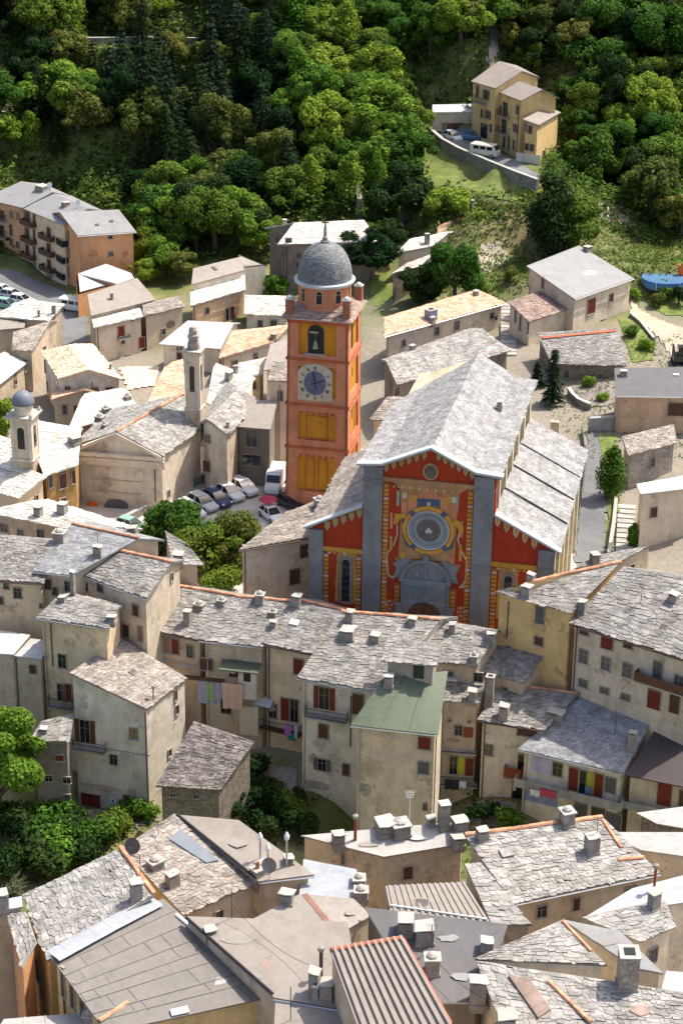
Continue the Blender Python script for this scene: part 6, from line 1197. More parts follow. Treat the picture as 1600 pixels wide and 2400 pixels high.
cloth('R2', 545, 1555, .9, .9, 'clothpeach', .5, 'small salmon towel hanging inside the dark opening above the peach blanket'); cloth('BL', 1292, 1838, 1.6, .8, 'clothred', 1.1, 'crimson rug laid over the gallery parapet of the blue slate house'); cloth('BL', 1262, 1838, 1.0, .7, 'clothwhite', 1.1, 'white cloth on the gallery parapet left of the crimson rug'); cloth('SM', 1060, 1815, 1.4, 1.1, 'clothdark', 1.0, 'dark clothes drying on the loggia of the narrow house'); cloth('SM', 1085, 1818, .7, .8, 'clothwhite', 1.0, 'pale shirt drying on the loggia of the narrow house'); cloth('BL', 1381, 1838, .6, 1.2, 'carblue', .5, 'pale blue clothes hanging in front of the yellow door curtain')
# masts, dishes
def dish(x, y, r, mat, label, h=.9, az=200):
    q = nearroof(x, y)
    if not q: MISS.append(('dish', x, y)); return
    p = q[1]; d = Vector((math.sin(R(az)), math.cos(R(az)), .35)).normalized(); c = p + Z * h; mb = MB(); mb.tube(p - Z * .2, c, .035, .035, 'metal', 6)
    x_ = d.orthogonal().normalized(); y_ = d.cross(x_); P_ = []
    for k in range(4):
        rr = r * k / 3
        P_ += [c + (x_ * math.cos(a) + y_ * math.sin(a)) * rr + d * (.25 * r * (k / 3) ** 2) for a in [i * math.pi / 8 for i in range(16)]]
    mb.mesh(P_, [(k * 16 + i, k * 16 + (i + 1) % 16, (k + 1) * 16 + (i + 1) % 16, (k + 1) * 16 + i) for k in range(3) for i in range(16)], mat); mb.mesh([a - d * .03 for a in P_], [(k * 16 + i, (k + 1) * 16 + i, (k + 1) * 16 + (i + 1) % 16, k * 16 + (i + 1) % 16) for k in range(3) for i in range(16)], mat)
    mb.tube(c - Z * r * .8, c + d * r * .9, .02, .02, 'metal', 5); tag(mb.build('satellite_dish', None, p), label, 'satellite dish')
dish(313, 1998, .62, 'greyshutter', 'dark satellite dish at the top of the near left stone roof', .6); dish(632, 2060, .58, 'chim', 'grey mesh satellite dish behind the orange chimney pot', 1.2); dish(118, 447, .45, 'white', 'white satellite dish on the salmon apartment roof', .9); dish(184, 485, .4, 'white', 'white satellite dish on the cream apartment roof', .7); dish(1540, 1690, .4, 'white', 'white satellite dish where the blue slate and brown roofs meet', .8)
def mast(x, y, h, label, top=0, mat='metal', r=.04, name='mast'):
    q = nearroof(x, y)
    if not q: MISS.append(('mast', x, y)); return
    p = q[1]; mb = MB(); mb.tube(p - Z * .3, p + Z * h, r, r, mat, 8)
    if top == 1: mb.lathe(p + Z * (h - .1), [(r, 0), (.17, .12), (.2, .4), (.12, .6), (.05, .72)], 'white', 7)
    if top == 2:
        for k in range(5): mb.tube(p + Z * (h - .15 * k) - Vector((.4 - .04 * k, 0, 0)), p + Z * (h - .15 * k) + Vector((.4 - .04 * k, 0, 0)), .015, .015, mat, 5)
    if top == 3: mb.lathe(p + Z * h, [(r + .05, 0), (r + .12, .1), (r + .1, .3), (.03, .4)], 'chim', 8)
    tag(mb.build(name, None, p), label, 'mast' if name == 'mast' else 'flue pipe')
mast(610, 2012, 1.6, 'wrapped white flue pipe standing at the far edge of the pink sheet roof', 1, 'metal', .08, 'flue_pipe'); mast(628, 2030, 1.3, 'shorter wrapped flue pipe on the pink sheet roof', 1, 'metal', .07, 'flue_pipe'); mast(672, 2030, 2.3, 'slender flue pipe with a white wrapped top right of the pink sheet roof', 1, 'metal', .08, 'flue_pipe')
mast(832, 1968, 1.9, 'dark rusty flue pipe on the pale flat roof', 3, 'rust', .12, 'flue_pipe'); mast(955, 1935, 3.2, 'thin white aerial mast on the pale flat roof', 2, 'white', .03); mast(1531, 2090, 2.0, 'dark flue pipe on the chimney at the right edge', 3, 'rust', .1, 'flue_pipe'); mast(752, 2290, 2.1, 'dark square flue pipe between two chimneys beside the striped metal roof', 3, 'pipe', .13, 'flue_pipe'); mast(681, 2390, 2.6, 'thin black aerial pole at the bottom edge', 0, 'black', .03); mast(372, 1960, 1.3, 'thin twisted wire mast on the near slate roof', 2, 'black', .02)
mast(432, 1572, 1.1, 'small rusty vent pipe on the tall cream house', 3, 'rust', .06, 'flue_pipe') if rayroof(432, 1572) else None
mast(360, 1640, 1.2, 'small rusty vent pipe low on the tall cream house roof', 3, 'rust', .06, 'flue_pipe')
for i_, (x, y, h_, lb) in enumerate([(540, 2150, 2.4, 'television aerial on the middle of the near pinkish roof'), (1100, 1990, 2.6, 'television aerial at the left corner of the broadest near stone roof'), (1395, 1990, 2.8, 'television aerial beside the stout chimney of the broadest stone roof'), (810, 1480, 2.4, 'television aerial on the row roof below the church portal'), (360, 1420, 2.2, 'television aerial at the left end of the row roofs'), (1500, 1420, 2.4, 'television aerial on the long grey tenement'), (230, 1290, 2.0, 'television aerial on the blue grey slate roof'), (1010, 2230, 2.2, 'television aerial on the plain dark grey roof'), (330, 2060, 2.0, 'television aerial on the near left stone roof'), (1440, 1720, 2.0, 'television aerial on the blue slate roof')]): mast(x, y, h_, lb, 2, 'pipe', .025, 'television_aerial')
def cable(a, b_, sagz, label):
    p, q = nearroof(*a), nearroof(*b_)
    if not p or not q: MISS.append(('cable', a, b_)); return
    p, q = p[1] + Z * 1.2, q[1] + Z * 1.2; mb = MB(); P = [p.lerp(q, i / 12) - Z * sagz * 4 * (i / 12) * (1 - i / 12) for i in range(13)]
    for u, v in zip(P, P[1:]): mb.tube(u, v, .018, .018, 'black', 5, False)
    tag(mb.build('overhead_cable', None, p), label, 'cable')
cable((540, 2150), (737, 2300), .8, 'black cable from the aerial on the pinkish roof to the twin chimneys'); cable((1076, 1979), (1385, 1996), .9, 'black cable slung across the broadest near stone roof'); cable((405, 2077), (620, 2094), .6, 'black cable between two chimneys on the near left roofs'); cable((1012, 2276), (1184, 2395), .7, 'black cable over the plain dark grey roof'); cable((696, 1417), (1059, 1480), .8, 'black cable running along the row roofs in front of the church')
# parasol stand by the cars
p = atz(628, 1206, 0); mb = MB(); mb.tube(p, p + Z * 2.3, .04, .04, 'metal'); mb.lathe(p + Z * 1.9, [(1.1, 0), (.75, .3), (.3, .5), (.03, .58)], 'clothred', 10); mb.lathe(p, [(.3, 0), (.3, .12), (.06, .16)], 'concrete', 12); mb.box(p + Vector((-.9, -.3, .9)), Vector((.7, 0, 0)), Vector((0, .05, 0)), Z * .9, 'white'); tag(mb.build('parasol', None, p), 'faded red parasol with a white panel in the car park', 'parasol')
p = atz(700, 1220, 0)
# digger at the right edge
p = hitground(1588, 852); DG = empty('mini_digger', p, 'small black excavator at the right edge above the dark flat roof', 'excavator')
for s in (-.7, .7):
    mb = MB(); mb.prism([p + Vector((s - .2, x, z)) for x, z in ((-1, 0), (1, 0), (1.15, .25), (1, .5), (-1, .5), (-1.15, .25))], [p + Vector((s + .2, x, z)) for x, z in ((-1, 0), (1, 0), (1.15, .25), (1, .5), (-1, .5), (-1.15, .25))], 'rubber'); mb.build('track', DG, p)
mb = MB(); mb.box(p + Vector((-.8, -.9, .55)), Vector((1.6, 0, 0)), Vector((0, 1.9, 0)), Z * .8, 'carblack'); mb.build('body', DG, p); mb = MB(); mb.box(p + Vector((-.2, -.7, 1.36)), Vector((.9, 0, 0)), Vector((0, 1.1, 0)), Z * 1.1, 'glass'); mb.box(p + Vector((-.25, -.75, 2.47)), Vector((1.0, 0, 0)), Vector((0, 1.2, 0)), Z * .08, 'carblack'); mb.build('cab', DG, p)
mb = MB(); mb.tube(p + Vector((-.6, -.8, 1.2)), p + Vector((-1.1, -1.4, 3.2)), .14, .12, 'carblack'); mb.tube(p + Vector((-1.1, -1.4, 3.2)), p + Vector((-1.3, -2.6, 1.6)), .12, .1, 'carblack'); mb.build('arm', DG, p)
# ------------------------------------------------------------------ trees
def proj(p):
    d = Vector(p) - CAM; w_ = d.dot(_fw); return 800 + FPX * d.dot(RT) / w_, 1200 - FPX * d.dot(UP) / w_
def leafcloud(mb, c, r, n, size, mat, rnd, zs=1.0):
    for _ in range(n):
        while True:
            v = Vector((rnd.uniform(-1, 1), rnd.uniform(-1, 1), rnd.uniform(-1, 1)))
            if .35 < v.length < 1: break
        v = v.normalized() * (rnd.uniform(.55, 1.05)); p = c + Vector((v.x * r, v.y * r, v.z * r * zs)); nn = (v.normalized() + Vector((rnd.gauss(0, .5), rnd.gauss(0, .5), rnd.gauss(.3, .5)))).normalized()
        a = nn.orthogonal().normalized(); a.rotate(Matrix.Rotation(rnd.uniform(0, 6.28), 3, nn)); b_ = nn.cross(a); s = size * rnd.uniform(.6, 1.4)
        mb.face([p - a * s, p - b_ * s * .55, p + a * s, p + b_ * s * .55], mat)
def mktree(kind, h, r, mat, seed, leaf=.3, dens=1.0, name='tree'):
    """returns (root template data) trunk mesh and crown mesh"""
    rnd = random.Random(seed); tk = MB(); cr = MB(); th = h * .45 if kind != 'conifer' else h * .95
    lean_ = Vector((rnd.uniform(-.06, .06), rnd.uniform(-.06, .06), 1))
    tk.tube(Vector((0, 0, -.8)), lean_ * th, r * .09 + .06, r * .05 + .02 if kind != 'conifer' else .04, 'bark', 8)
    if kind == 'broad':
        k = 24; cz = h - r * .95
        for i in range(k):
            a = rnd.uniform(0, 6.28); t = rnd.uniform(-.75, 1); rr = math.sqrt(max(0, 1 - t * t)) * rnd.choice((rnd.uniform(.5, .8), rnd.uniform(.5, .8), rnd.uniform(.8, 1.1))); c = Vector((math.cos(a) * rr * r, math.sin(a) * rr * r, cz + t * (h - cz) * .75)); sr = r * rnd.choice((rnd.uniform(.16, .26), rnd.uniform(.28, .46)))
            leafcloud(cr, c, sr, int(105 * dens * (sr / .9 / leaf * .3) ** 1.6) + 30, leaf, mat, rnd, .8)
            if i < 7: tk.tube(lean_ * th * rnd.uniform(.6, 1), c, .09 + r * .02, .03, 'bark', 5)
        leafcloud(cr, Vector((0, 0, cz)), r * .6, int(120 * dens), leaf * 1.3, mat, rnd)
    elif kind == 'conifer':
        n = 13
        for i in range(n):
            z_ = h * (.14 + .84 * i / n); rr = r * (1 - i / n) ** .8 + .15; m_ = max(5, int(rr * 5))
            for j in range(m_):
                a = 2 * math.pi * (j + rnd.random()) / m_; ln = rr * rnd.uniform(.7, 1.1); d = Vector((math.cos(a), math.sin(a), -.25)); s_ = Vector((-d.y, d.x, 0))
                for q in range(int(9 * dens) + 2):
                    t = rnd.uniform(.15, 1) * ln; p = Vector((0, 0, z_)) + d * t + s_ * rnd.uniform(-.3, .3) + Z * rnd.uniform(-.2, .12); s = leaf * rnd.uniform(.7, 1.4); u = (d + s_ * rnd.uniform(-.8, .8)).normalized(); w_ = Vector((rnd.gauss(0, .3), rnd.gauss(0, .3), 1)).cross(u).normalized()
                    cr.face([p - u * s * 1.2, p - w_ * s * .4, p + u * s * 1.2 - Z * .1, p + w_ * s * .4], mat)
    elif kind == 'poplar':
        k = 16
        for i in range(k):
            t = i / (k - 1); a = rnd.uniform(0, 6.28); rr = r * math.sin(math.pi * (.12 + .8 * t)) ; c = Vector((math.cos(a) * rr * .45, math.sin(a) * rr * .45, h * (.2 + .74 * t))); leafcloud(cr, c, r * .6 * (1.1 - .6 * t), int(110 * dens), leaf, mat, rnd, 1.3)
    elif kind == 'bush':
        for i in range(9):
            a = rnd.uniform(0, 6.28); rr = rnd.uniform(.1, .7) * r; c = Vector((math.cos(a) * rr, math.sin(a) * rr, h * rnd.uniform(.25, .7))); leafcloud(cr, c, r * rnd.uniform(.35, .55), int(95 * dens), leaf, mat, rnd, .9)
    elif kind == 'reed':
        for i in range(260):
            a = rnd.uniform(0, 6.28); b0 = Vector((rnd.gauss(0, r * .3), rnd.gauss(0, r * .3), 0)); d = Vector((math.cos(a) * .45, math.sin(a) * .45, 1)).normalized(); l_ = h * rnd.uniform(.6, 1.1); s_ = Vector((-d.y, d.x, 0)).normalized() * .05
            m1 = b0 + d * l_ * .6; tp_ = m1 + Vector((math.cos(a), math.sin(a), .3)) * l_ * .35; cr.face([b0 - s_, b0 + s_, m1 + s_, m1 - s_], mat); cr.face([m1 - s_, m1 + s_, tp_], mat)
    return tk, cr
PROTO = {}
def plant(pkey, args, loc, label, cat='tree', name='tree', group=None, sc=1.0, rz=None, partname=('trunk', 'crown')):
    if pkey not in PROTO:
        tk, cr = mktree(*args); R0 = empty(name, (0, 0, 0), label, cat); t = tk.build(partname[0], R0); c = cr.build(partname[1], R0); PROTO[pkey] = (t, c); root = R0
    else:
        t, c = PROTO[pkey]; root = empty(name, (0, 0, 0), label, cat)
        for o_ in (t, c): d = o_.copy(); col.objects.link(d); d.parent = root
    root.location = loc; root.rotation_euler.z = random.uniform(0, 6.28) if rz is None else rz; root.scale = (sc * random.uniform(.85, 1.2), sc * random.uniform(.85, 1.2), sc * random.uniform(.85, 1.15)); root['label'] = label
    if group: root['group'] = group
    return root
def at(x, y, dz=0): p = hitground(x, y); p.z += dz; return p
one = lambda k, kind, h, r, mat, px, py, label, leaf=.22, dens=1.6, cat='tree', name='tree', z=None: plant(k, (kind, h, r, mat, hash(k) % 999 if False else sum(map(ord, k)), leaf, dens), (atz(px, py, z) if z is not None else at(px, py)), label, cat, name)
one('pz1', 'broad', 6.8, 4.9, 'leaf', 408, 1318, 'large round green tree at the left end of the car park', .2, 2.2, z=0); one('pz2', 'broad', 6.6, 3.8, 'leaf', 478, 1362, 'green tree with trailing crown between the chapel car park and the stone roofs', .2, 2.0, z=0); one('pz3', 'broad', 5.8, 3.8, 'leafolive', 552, 1330, 'yellowish green tree right of the larger green ones in the car park', .2, 2.0, z=0)
one('sh1', 'bush', 2.0, 1.8, 'leaf', 508, 1385, 'dark green shrub behind the orange ridge tiles', .16, 1.4, 'shrub', 'shrub', z=.5)
one('lft', 'broad', 12.0, 4.0, 'leafbright', 0, 1945, 'large round bright green tree at the left edge', .2, 3.0); one('lf2', 'broad', 5.5, 2.6, 'leafbright', 8, 1035, 'bright green tree beside the domed turret', .2, 1.6)
one('gb1', 'broad', 6.0, 2.4, 'leafdark', 566, 1955, 'dark leafy tree climbing the wall right of the stone hut', .2, 1.8); one('gb2', 'bush', 3.2, 2.2, 'leafdark', 672, 1950, 'dark bush below the pink cloth at the foot of the row', .18, 1.8, 'shrub', 'shrub'); one('gb3', 'bush', 2.4, 1.8, 'leaf', 528, 1960, 'green bush in front of the hut gable', .18, 1.8, 'shrub', 'shrub')
one('cf1', 'conifer', 7.6, 2.0, 'conifer', 1293, 948, 'dark ragged fir tree behind the nave roof', .24, 2.2, name='fir_tree'); one('cf2', 'conifer', 4.0, 1.2, 'conifer', 1258, 905, 'small dark fir beside the ragged fir tree', .2, 1.6, name='fir_tree')
one('al1', 'poplar', 7.2, 2.0, 'leaf', 1428, 1168, 'tall leafy shrub tree at the side of the alley', .18, 2.0); one('hd1', 'poplar', 3.6, .8, 'leafbright', 1480, 1285, 'narrow clipped green bush beside the steps', .14, 1.4, 'shrub', 'shrub')
one('u1', 'broad', 10.5, 4.6, 'leaf', 1062, 728, 'large round tree hiding part of the dark stone house', .24, 2.4); one('u2', 'broad', 6.0, 3.0, 'leafdark', 985, 718, 'dark tree left of the large round one', .24, 1.8); one('u3', 'broad', 8.5, 3.6, 'leafdark', 868, 655, 'dark tree right of the dome', .26, 1.8)
one('u4', 'poplar', 13.5, 4.2, 'leafdark', 1285, 600, 'tallest dark tree between the red barn and the bank', .3, 2.6); one('u5', 'broad', 9, 4.4, 'leafdark', 945, 530, 'broad dark tree left of the long pink roof', .28, 2.2); one('u6', 'broad', 5, 3.4, 'leafbright', 1040, 500, 'bright green tree above the long pink roof', .26, 1.8)
one('u7', 'broad', 9, 4.6, 'leaf', 1385, 450, 'spreading green tree right of the yellow annex', .28, 2.2); one('u8', 'broad', 7.5, 4.4, 'leaf', 1335, 560, 'green tree at the corner of the hillside wall', .28, 2.2); one('u9', 'broad', 3.0, 2.0, 'leafbright', 642, 690, 'small green tree growing against the grey barn wall', .22, 1.5)
one('rd1', 'reed', 2.4, 1.4, 'leafgrey', 22, 2105, 'pale feathery grass clump at the left edge of the gully', .2, 1, 'grass clump', 'grass_clump'); one('rd2', 'reed', 2.0, 1.0, 'grassblade', 250, 478, 'dry pampas plume beside the orange apartments', .2, 1, 'grass clump', 'grass_clump')
for i, (x, y, s, m_) in enumerate([(20, 1960, 1.2, 'leafdark'), (75, 1955, 1.0, 'leaf'), (130, 1945, 1.2, 'leafbright'), (110, 1990, 1.4, 'leaf'), (50, 2000, 1.3, 'leafdark'), (170, 1985, 1.2, 'leafdark'), (215, 1990, 1.1, 'leaf'), (150, 2030, 1.3, 'leafbright'), (90, 2050, 1.3, 'leafdark'), (30, 2070, 1.2, 'leafdark'), (250, 1965, 1.0, 'leaf'), (200, 2035, 1.2, 'leafdark'), (305, 1925, .8, 'leaf'), (345, 1915, .7, 'leafbright'), (285, 1945, .8, 'leaf'), (125, 1895, .9, 'leafdark'), (615, 1975, .9, 'leafdark'), (720, 1960, .8, 'leafdark'), (1320, 1940, .7, 'leafbright'), (1395, 1935, .6, 'leafbright'), (605, 1900, 1.2, 'leafdark'), (640, 1915, 1.0, 'leaf'), (590, 1850, 1.1, 'leafdark'), (690, 1925, .9, 'leaf'), (630, 1860, .7, 'leafdark'), (560, 1900, 1.3, 'leaf'), (1130, 1935, .8, 'leafdark'), (1190, 1940, .7, 'leaf'), (700, 1880, .5, 'leafdark')]):
    plant('gully' + m_, ('bush', 3.4, 2.2, m_, 40 + i, .2, 1.8), at(x, y), 'leafy green bush in the overgrown gully', 'shrub', 'shrub', 'bushes in the gully', s, None, ('stem', 'crown'))
for i, (x, y, s, m_) in enumerate([(1480, 700, .6, 'leafbright'), (1560, 700, .8, 'leaf'), (1590, 715, .8, 'leafdark'), (1540, 715, .7, 'leafolive'), (1480, 790, .6, 'leaf'), (1510, 820, .6, 'leafbright'), (1380, 905, .5, 'leafbright'), (1410, 940, .4, 'leafbright'), (1195, 655, .6, 'leafolive'), (1130, 690, .6, 'leafbright'), (900, 780, .1, 'leaf')]):
    plant('gully' + m_, ('bush', 3.4, 2.2, m_, 70 + i, .2, 1.8), at(x, y), 'low green bush in the gardens on the right', 'shrub', 'shrub', 'bushes in the right hand gardens', s, None, ('stem', 'crown'))
# hillside wood: each tree its own
KINDS = [('broad', 9.5, 4.3, 'leaf'), ('broad', 8.5, 3.9, 'leafbright'), ('broad', 10.0, 4.4, 'leafdark'), ('conifer', 12.5, 3.6, 'conifer'), ('broad', 8.0, 3.8, 'leafolive'), ('conifer', 11.0, 3.3, 'leafdark'), ('poplar', 9.5, 3.0, 'leafbright'), ('broad', 7.0, 3.4, 'leaf')]
LB = ['full green broadleaf tree in the hillside wood', 'bright green broadleaf tree in the hillside wood', 'dark broadleaf tree in the hillside wood', 'nearly black conifer in the hillside wood', 'olive green tree in the hillside wood', 'dark green conifer in the hillside wood', 'narrow bright green tree in the hillside wood', 'smaller green tree in the hillside wood']
for i, (x, y, s, k) in enumerate([(352, 615, .7, 'leaf'), (388, 648, .75, 'leafbright'), (425, 660, .6, 'leafolive'), (362, 570, .9, 'leafdark'), (412, 600, .9, 'leaf'), (455, 575, .85, 'leafbright'), (342, 665, .5, 'leafbright'), (500, 570, .9, 'leaf'), (550, 560, .9, 'leafbright'), (590, 575, .8, 'leafdark'), (905, 600, .7, 'leafdark'), (845, 600, .7, 'leaf')]):
    plant('edge' + k, ('broad', 8.5, 4.0, k, 300 + i, .24, 1.6), at(x, y), 'green tree at the lower edge of the wood, close behind the village roofs', 'tree', 'tree', 'trees at the lower edge of the wood', s)
rnd = random.Random(11); cnt = 0; used = []
KEEP = [  # clear zones in the picture (x0,y0,x1,y1) for tree feet
    (975, 190, 1335, 530), (0, 180, 60, 300), (1360, 455, 1520, 560), (-200, 400, 335, 800), (1130, 60, 1180, 200), (200, 92, 480, 110), (600, 500, 1240, 800), (480, 20, 580, 100), (990, 320, 1260, 460)]
cand = []
Y_ = 296.0
while Y_ < 366:
    X_ = -66
    while X_ < 70:
        cand.append((X_ + rnd.uniform(-1.7, 1.7), Y_ + rnd.uniform(-1.7, 1.7))); X_ += 4.75
    Y_ += 4.5
for X_, Y_ in cand:
    z_ = ground(X_, Y_) + (1.1 * noise.noise(Vector((X_ * .07, Y_ * .07, 0))) * min(1, max(0, Y_ - 298) / 15)); x, y = proj((X_, Y_, z_))
    if x < -60 or x > 1660 or y < -100: continue
    if any(a < x < c_ and b_ < y < d_ for a, b_, c_, d_ in KEEP): continue
    if x > 320 and y > 610 and x < 450: pass
    if y > 640: continue
    if cnt >= 280: break
    nn_ = noise.noise(Vector((x * .004, y * .004, 3)))
    if 250 < x < 680 and 120 < y < 470: k = rnd.choice([3, 3, 5, 3, 5, 2, 4])
    elif x > 1400 and y < 200: k = rnd.choice([2, 2, 0, 1])
    elif 600 < x < 1000: k = rnd.choice([0, 1, 1, 7, 0, 6])
    elif x < 250: k = rnd.choice([4, 1, 0, 6, 2, 5])
    else: k = rnd.choice([0, 1, 4, 7, 2, 0])
    if nn_ > .4 and k in (1, 0): k = 2
    low = 0.75 if (900 < x < 1300 and y > 380) else 1
    v_ = rnd.randint(0, 1); K_ = KINDS[k]
    plant('wood%d_%d' % (k, v_), (K_[0], K_[1], K_[2], K_[3], 100 + k * 3 + v_, .24, 1.5), (X_, Y_, z_), LB[k], 'tree', 'conifer' if K_[0] == 'conifer' else 'tree', LB[k].replace(' tree', ' trees').replace('conifer in', 'conifers in'), low * rnd.uniform(.65, 1.2)); cnt += 1
print('TREES', cnt)
# undergrowth and grass tufts between the trees: nobody could count them
ug = MB()
def tufts(n, box_, mats, size, hh):
    for _ in range(n):
        x, y = rnd.uniform(box_[0], box_[2]), rnd.uniform(box_[1], box_[3]); p = Vector((x, y, 0)); z_ = float(GZf(x, y)); m_ = rnd.choice(mats)
        if y > 290:
            a_, b_ = proj((x, y, z_))
            if (1000 < a_ < 1275 and 270 < b_ < 450) or (925 < a_ < 1240 and 340 < b_ < 480 and rnd.random() < .75) or (1138 < a_ < 1175 and b_ < 180) or (200 < a_ < 475 and 90 < b_ < 122) or a_ < 175 and b_ > 600: continue
        for q in range(3):
            v = Vector((rnd.gauss(0, .5), rnd.gauss(0, .5), rnd.uniform(.05, hh))); nn = Vector((rnd.gauss(0, .6), rnd.gauss(0, .6), 1)).normalized(); a = nn.orthogonal().normalized(); a.rotate(Matrix.Rotation(rnd.uniform(0, 6.28), 3, nn)); b_ = nn.cross(a); s = size * rnd.uniform(.6, 1.3); c = Vector((x, y, z_)) + v
            ug.face([c - a * s, c - b_ * s * .5, c + a * s, c + b_ * s * .5], m_)
def GZf(x, y):
    i = min(max((x - xs[0]) / 1.6, 0), len(xs) - 2); j = min(max((y - ys[0]) / 1.6, 0), len(ys) - 2); a, b_ = int(i), int(j); u, v = i - a, j - b_
    return (GZ[b_, a] * (1 - u) + GZ[b_, a + 1] * u) * (1 - v) + (GZ[b_ + 1, a] * (1 - u) + GZ[b_ + 1, a + 1] * u) * v
tufts(7000, (12, 276, 74, 300), ['leafolive', 'grassblade', 'leafolive', 'leaf', 'leafbright'], .25, .35)
tufts(30000, (-70, 292, 72, 368), ['leaf', 'leafolive', 'leafdark', 'leafolive', 'leafbright'], .4, 1.0)
tufts(22000, (-70, 300, 72, 360), ['leaf', 'leafdark', 'leafolive', 'leaf'], .45, 2.6)
tufts(1200, (27, 225, 62, 262), ['leafolive', 'leaf', 'grassblade'], .2, .3)
tufts(2500, (-50, 142, 50, 166), ['leaf', 'leafdark'], .2, .5)
o_ = ug.build('undergrowth'); o_['kind'] = 'stuff'; tag(o_, 'low green undergrowth and grass covering the slopes and gully', 'undergrowth')
# ------------------------------------------------------------------ vehicles
def loft(mb, st, mat):
    P = []; n = len(st[0])
    for s in st: P += s
    F_ = [(k * n + i, k * n + (i + 1) % n, (k + 1) * n + (i + 1) % n, (k + 1) * n + i) for k in range(len(st) - 1) for i in range(n)] + [tuple(reversed(range(n))), tuple(range((len(st) - 1) * n, len(st) * n))]
    mb.mesh([Vector(p) for p in P], F_, mat)
def sec(x, w, zb, zt, r=.12): return [(x, -w * .92, zb), (x, -w, zb + .18), (x, -w, zt - r), (x, -w * .86, zt), (x, w * .86, zt), (x, w, zt - r), (x, w, zb + .18), (x, w * .92, zb)]
def car(loc, deg, paint, label, kind='hatch', s=1.0, group=None, name='car', cat='car'):
    T = empty(name, loc, label, cat, group, R(deg)); T.scale = (s, s, s)
    B = MB(); G = MB(); Rf = MB()
    if kind == 'van':
        loft(B, [sec(-2.7, .9, .3, 2.2), sec(-2.6, .98, .28, 2.45), sec(.9, .98, .28, 2.45), sec(1.5, .96, .28, 1.35), sec(2.35, .93, .28, 1.15), sec(2.6, .8, .3, .8)], paint)
        loft(B, [[(.9, -.9, 1.3), (.9, -.9, 2.4), (.9, .9, 2.4), (.9, .9, 1.3)], [(1.55, -.9, 1.3), (1.2, -.82, 2.2), (1.2, .82, 2.2), (1.55, .9, 1.3)]], paint)
        G.mesh([Vector(v) for v in ((1.63, -.84, 1.36), (1.63, .84, 1.36), (1.24, .78, 2.16), (1.24, -.78, 2.16))], [(0, 1, 2, 3)], 'glass')
        for y in (-.99, .99): G.box(Vector((.3, y - .005, 1.45)), Vector((.75, 0, 0)), Vector((0, .01, 0)), Z * .6, 'glass')
        wx = (-1.8, 1.75); fr = 2.6
    elif kind == 'camper':
        loft(B, [sec(-2.2, .85, .3, 1.7), sec(-2.1, .92, .28, 1.95), sec(1.6, .92, .28, 1.95), sec(2.1, .9, .28, 1.2), sec(2.2, .8, .3, .9)], paint)
        for y in (-.925, .925):
            for x in (-1.6, -.5, .6): G.box(Vector((x, y - .005, 1.2)), Vector((.9, 0, 0)), Vector((0, .01, 0)), Z * .5, 'glass')
        G.mesh([Vector(v) for v in ((2.1, -.8, 1.25), (2.1, .8, 1.25), (1.68, .78, 1.85), (1.68, -.78, 1.85))], [(0, 1, 2, 3)], 'glass'); wx = (-1.4, 1.45); fr = 2.2
    else:
        rear = -1.95 if kind == 'hatch' else -2.15
        loft(B, [sec(rear, .74, .35, .78), sec(rear + .1, .82, .25, .92), sec(-1.2, .85, .22, .96), sec(.6, .85, .22, .95), sec(1.2, .84, .22, .86), sec(1.85, .79, .25, .72), sec(2.02, .66, .32, .55)], paint)
        tb = -1.75 if kind == 'hatch' else -1.4
        lo = [(tb, -.78, .9), (1.0, -.78, .9), (1.0, .78, .9), (tb, .78, .9)]; hi = [(tb + .35, -.6, 1.42), (.2, -.6, 1.42), (.2, .6, 1.42), (tb + .35, .6, 1.42)]
        if kind == 'pickup': lo = [(-.5, -.78, .9), (1.0, -.78, .9), (1.0, .78, .9), (-.5, .78, .9)]; hi = [(-.35, -.6, 1.5), (.3, -.6, 1.5), (.3, .6, 1.5), (-.35, .6, 1.5)]
        G.prism([Vector(v) for v in lo], [Vector(v) for v in hi], 'glass')
        Rf.prism([Vector(v) + Z * .003 for v in hi], [Vector((v[0] * .96, v[1] * .93, v[2] + .07)) for v in hi], paint)
        for y in (-1, 1):
            for xa in ((tb + lo[1][0]) / 2,): Rf.prism([Vector((xa - .06, y * .775, .9)), Vector((xa + .06, y * .775, .9)), Vector((xa + .06, y * .79, .9)), Vector((xa - .06, y * .79, .9))], [Vector((xa - .05, y * .6, 1.44)), Vector((xa + .05, y * .6, 1.44)), Vector((xa + .05, y * .625, 1.44)), Vector((xa - .05, y * .625, 1.44))], paint)
            for k in (0, 1):
                a, b_ = (lo[0], hi[0]) if k == 0 else (lo[1], hi[1]); a = Vector((a[0], y * .78, a[2])); b_ = Vector((b_[0], y * .6, b_[2])); Rf.tube(a, b_, .045, .04, paint, 5)
        wx = (-1.25, 1.3); fr = 2.02
    B.build('body', T); G.build('windows', T)
    if Rf.v: Rf.build('roof', T)
    hw = .92 if kind in ('van', 'camper') else .8
    for x in wx:
        for y in (-hw, hw):
            w_ = MB(); w_.tube(Vector((x, y - .1, .32)), Vector((x, y + .1, .32)), .32, .32, 'rubber', 16); wo = w_.build('wheel', T); rm = MB(); rm.tube(Vector((x, y - .108, .32)), Vector((x, y + .108, .32)), .19, .19, 'metal', 12); rm.build('rim', wo)
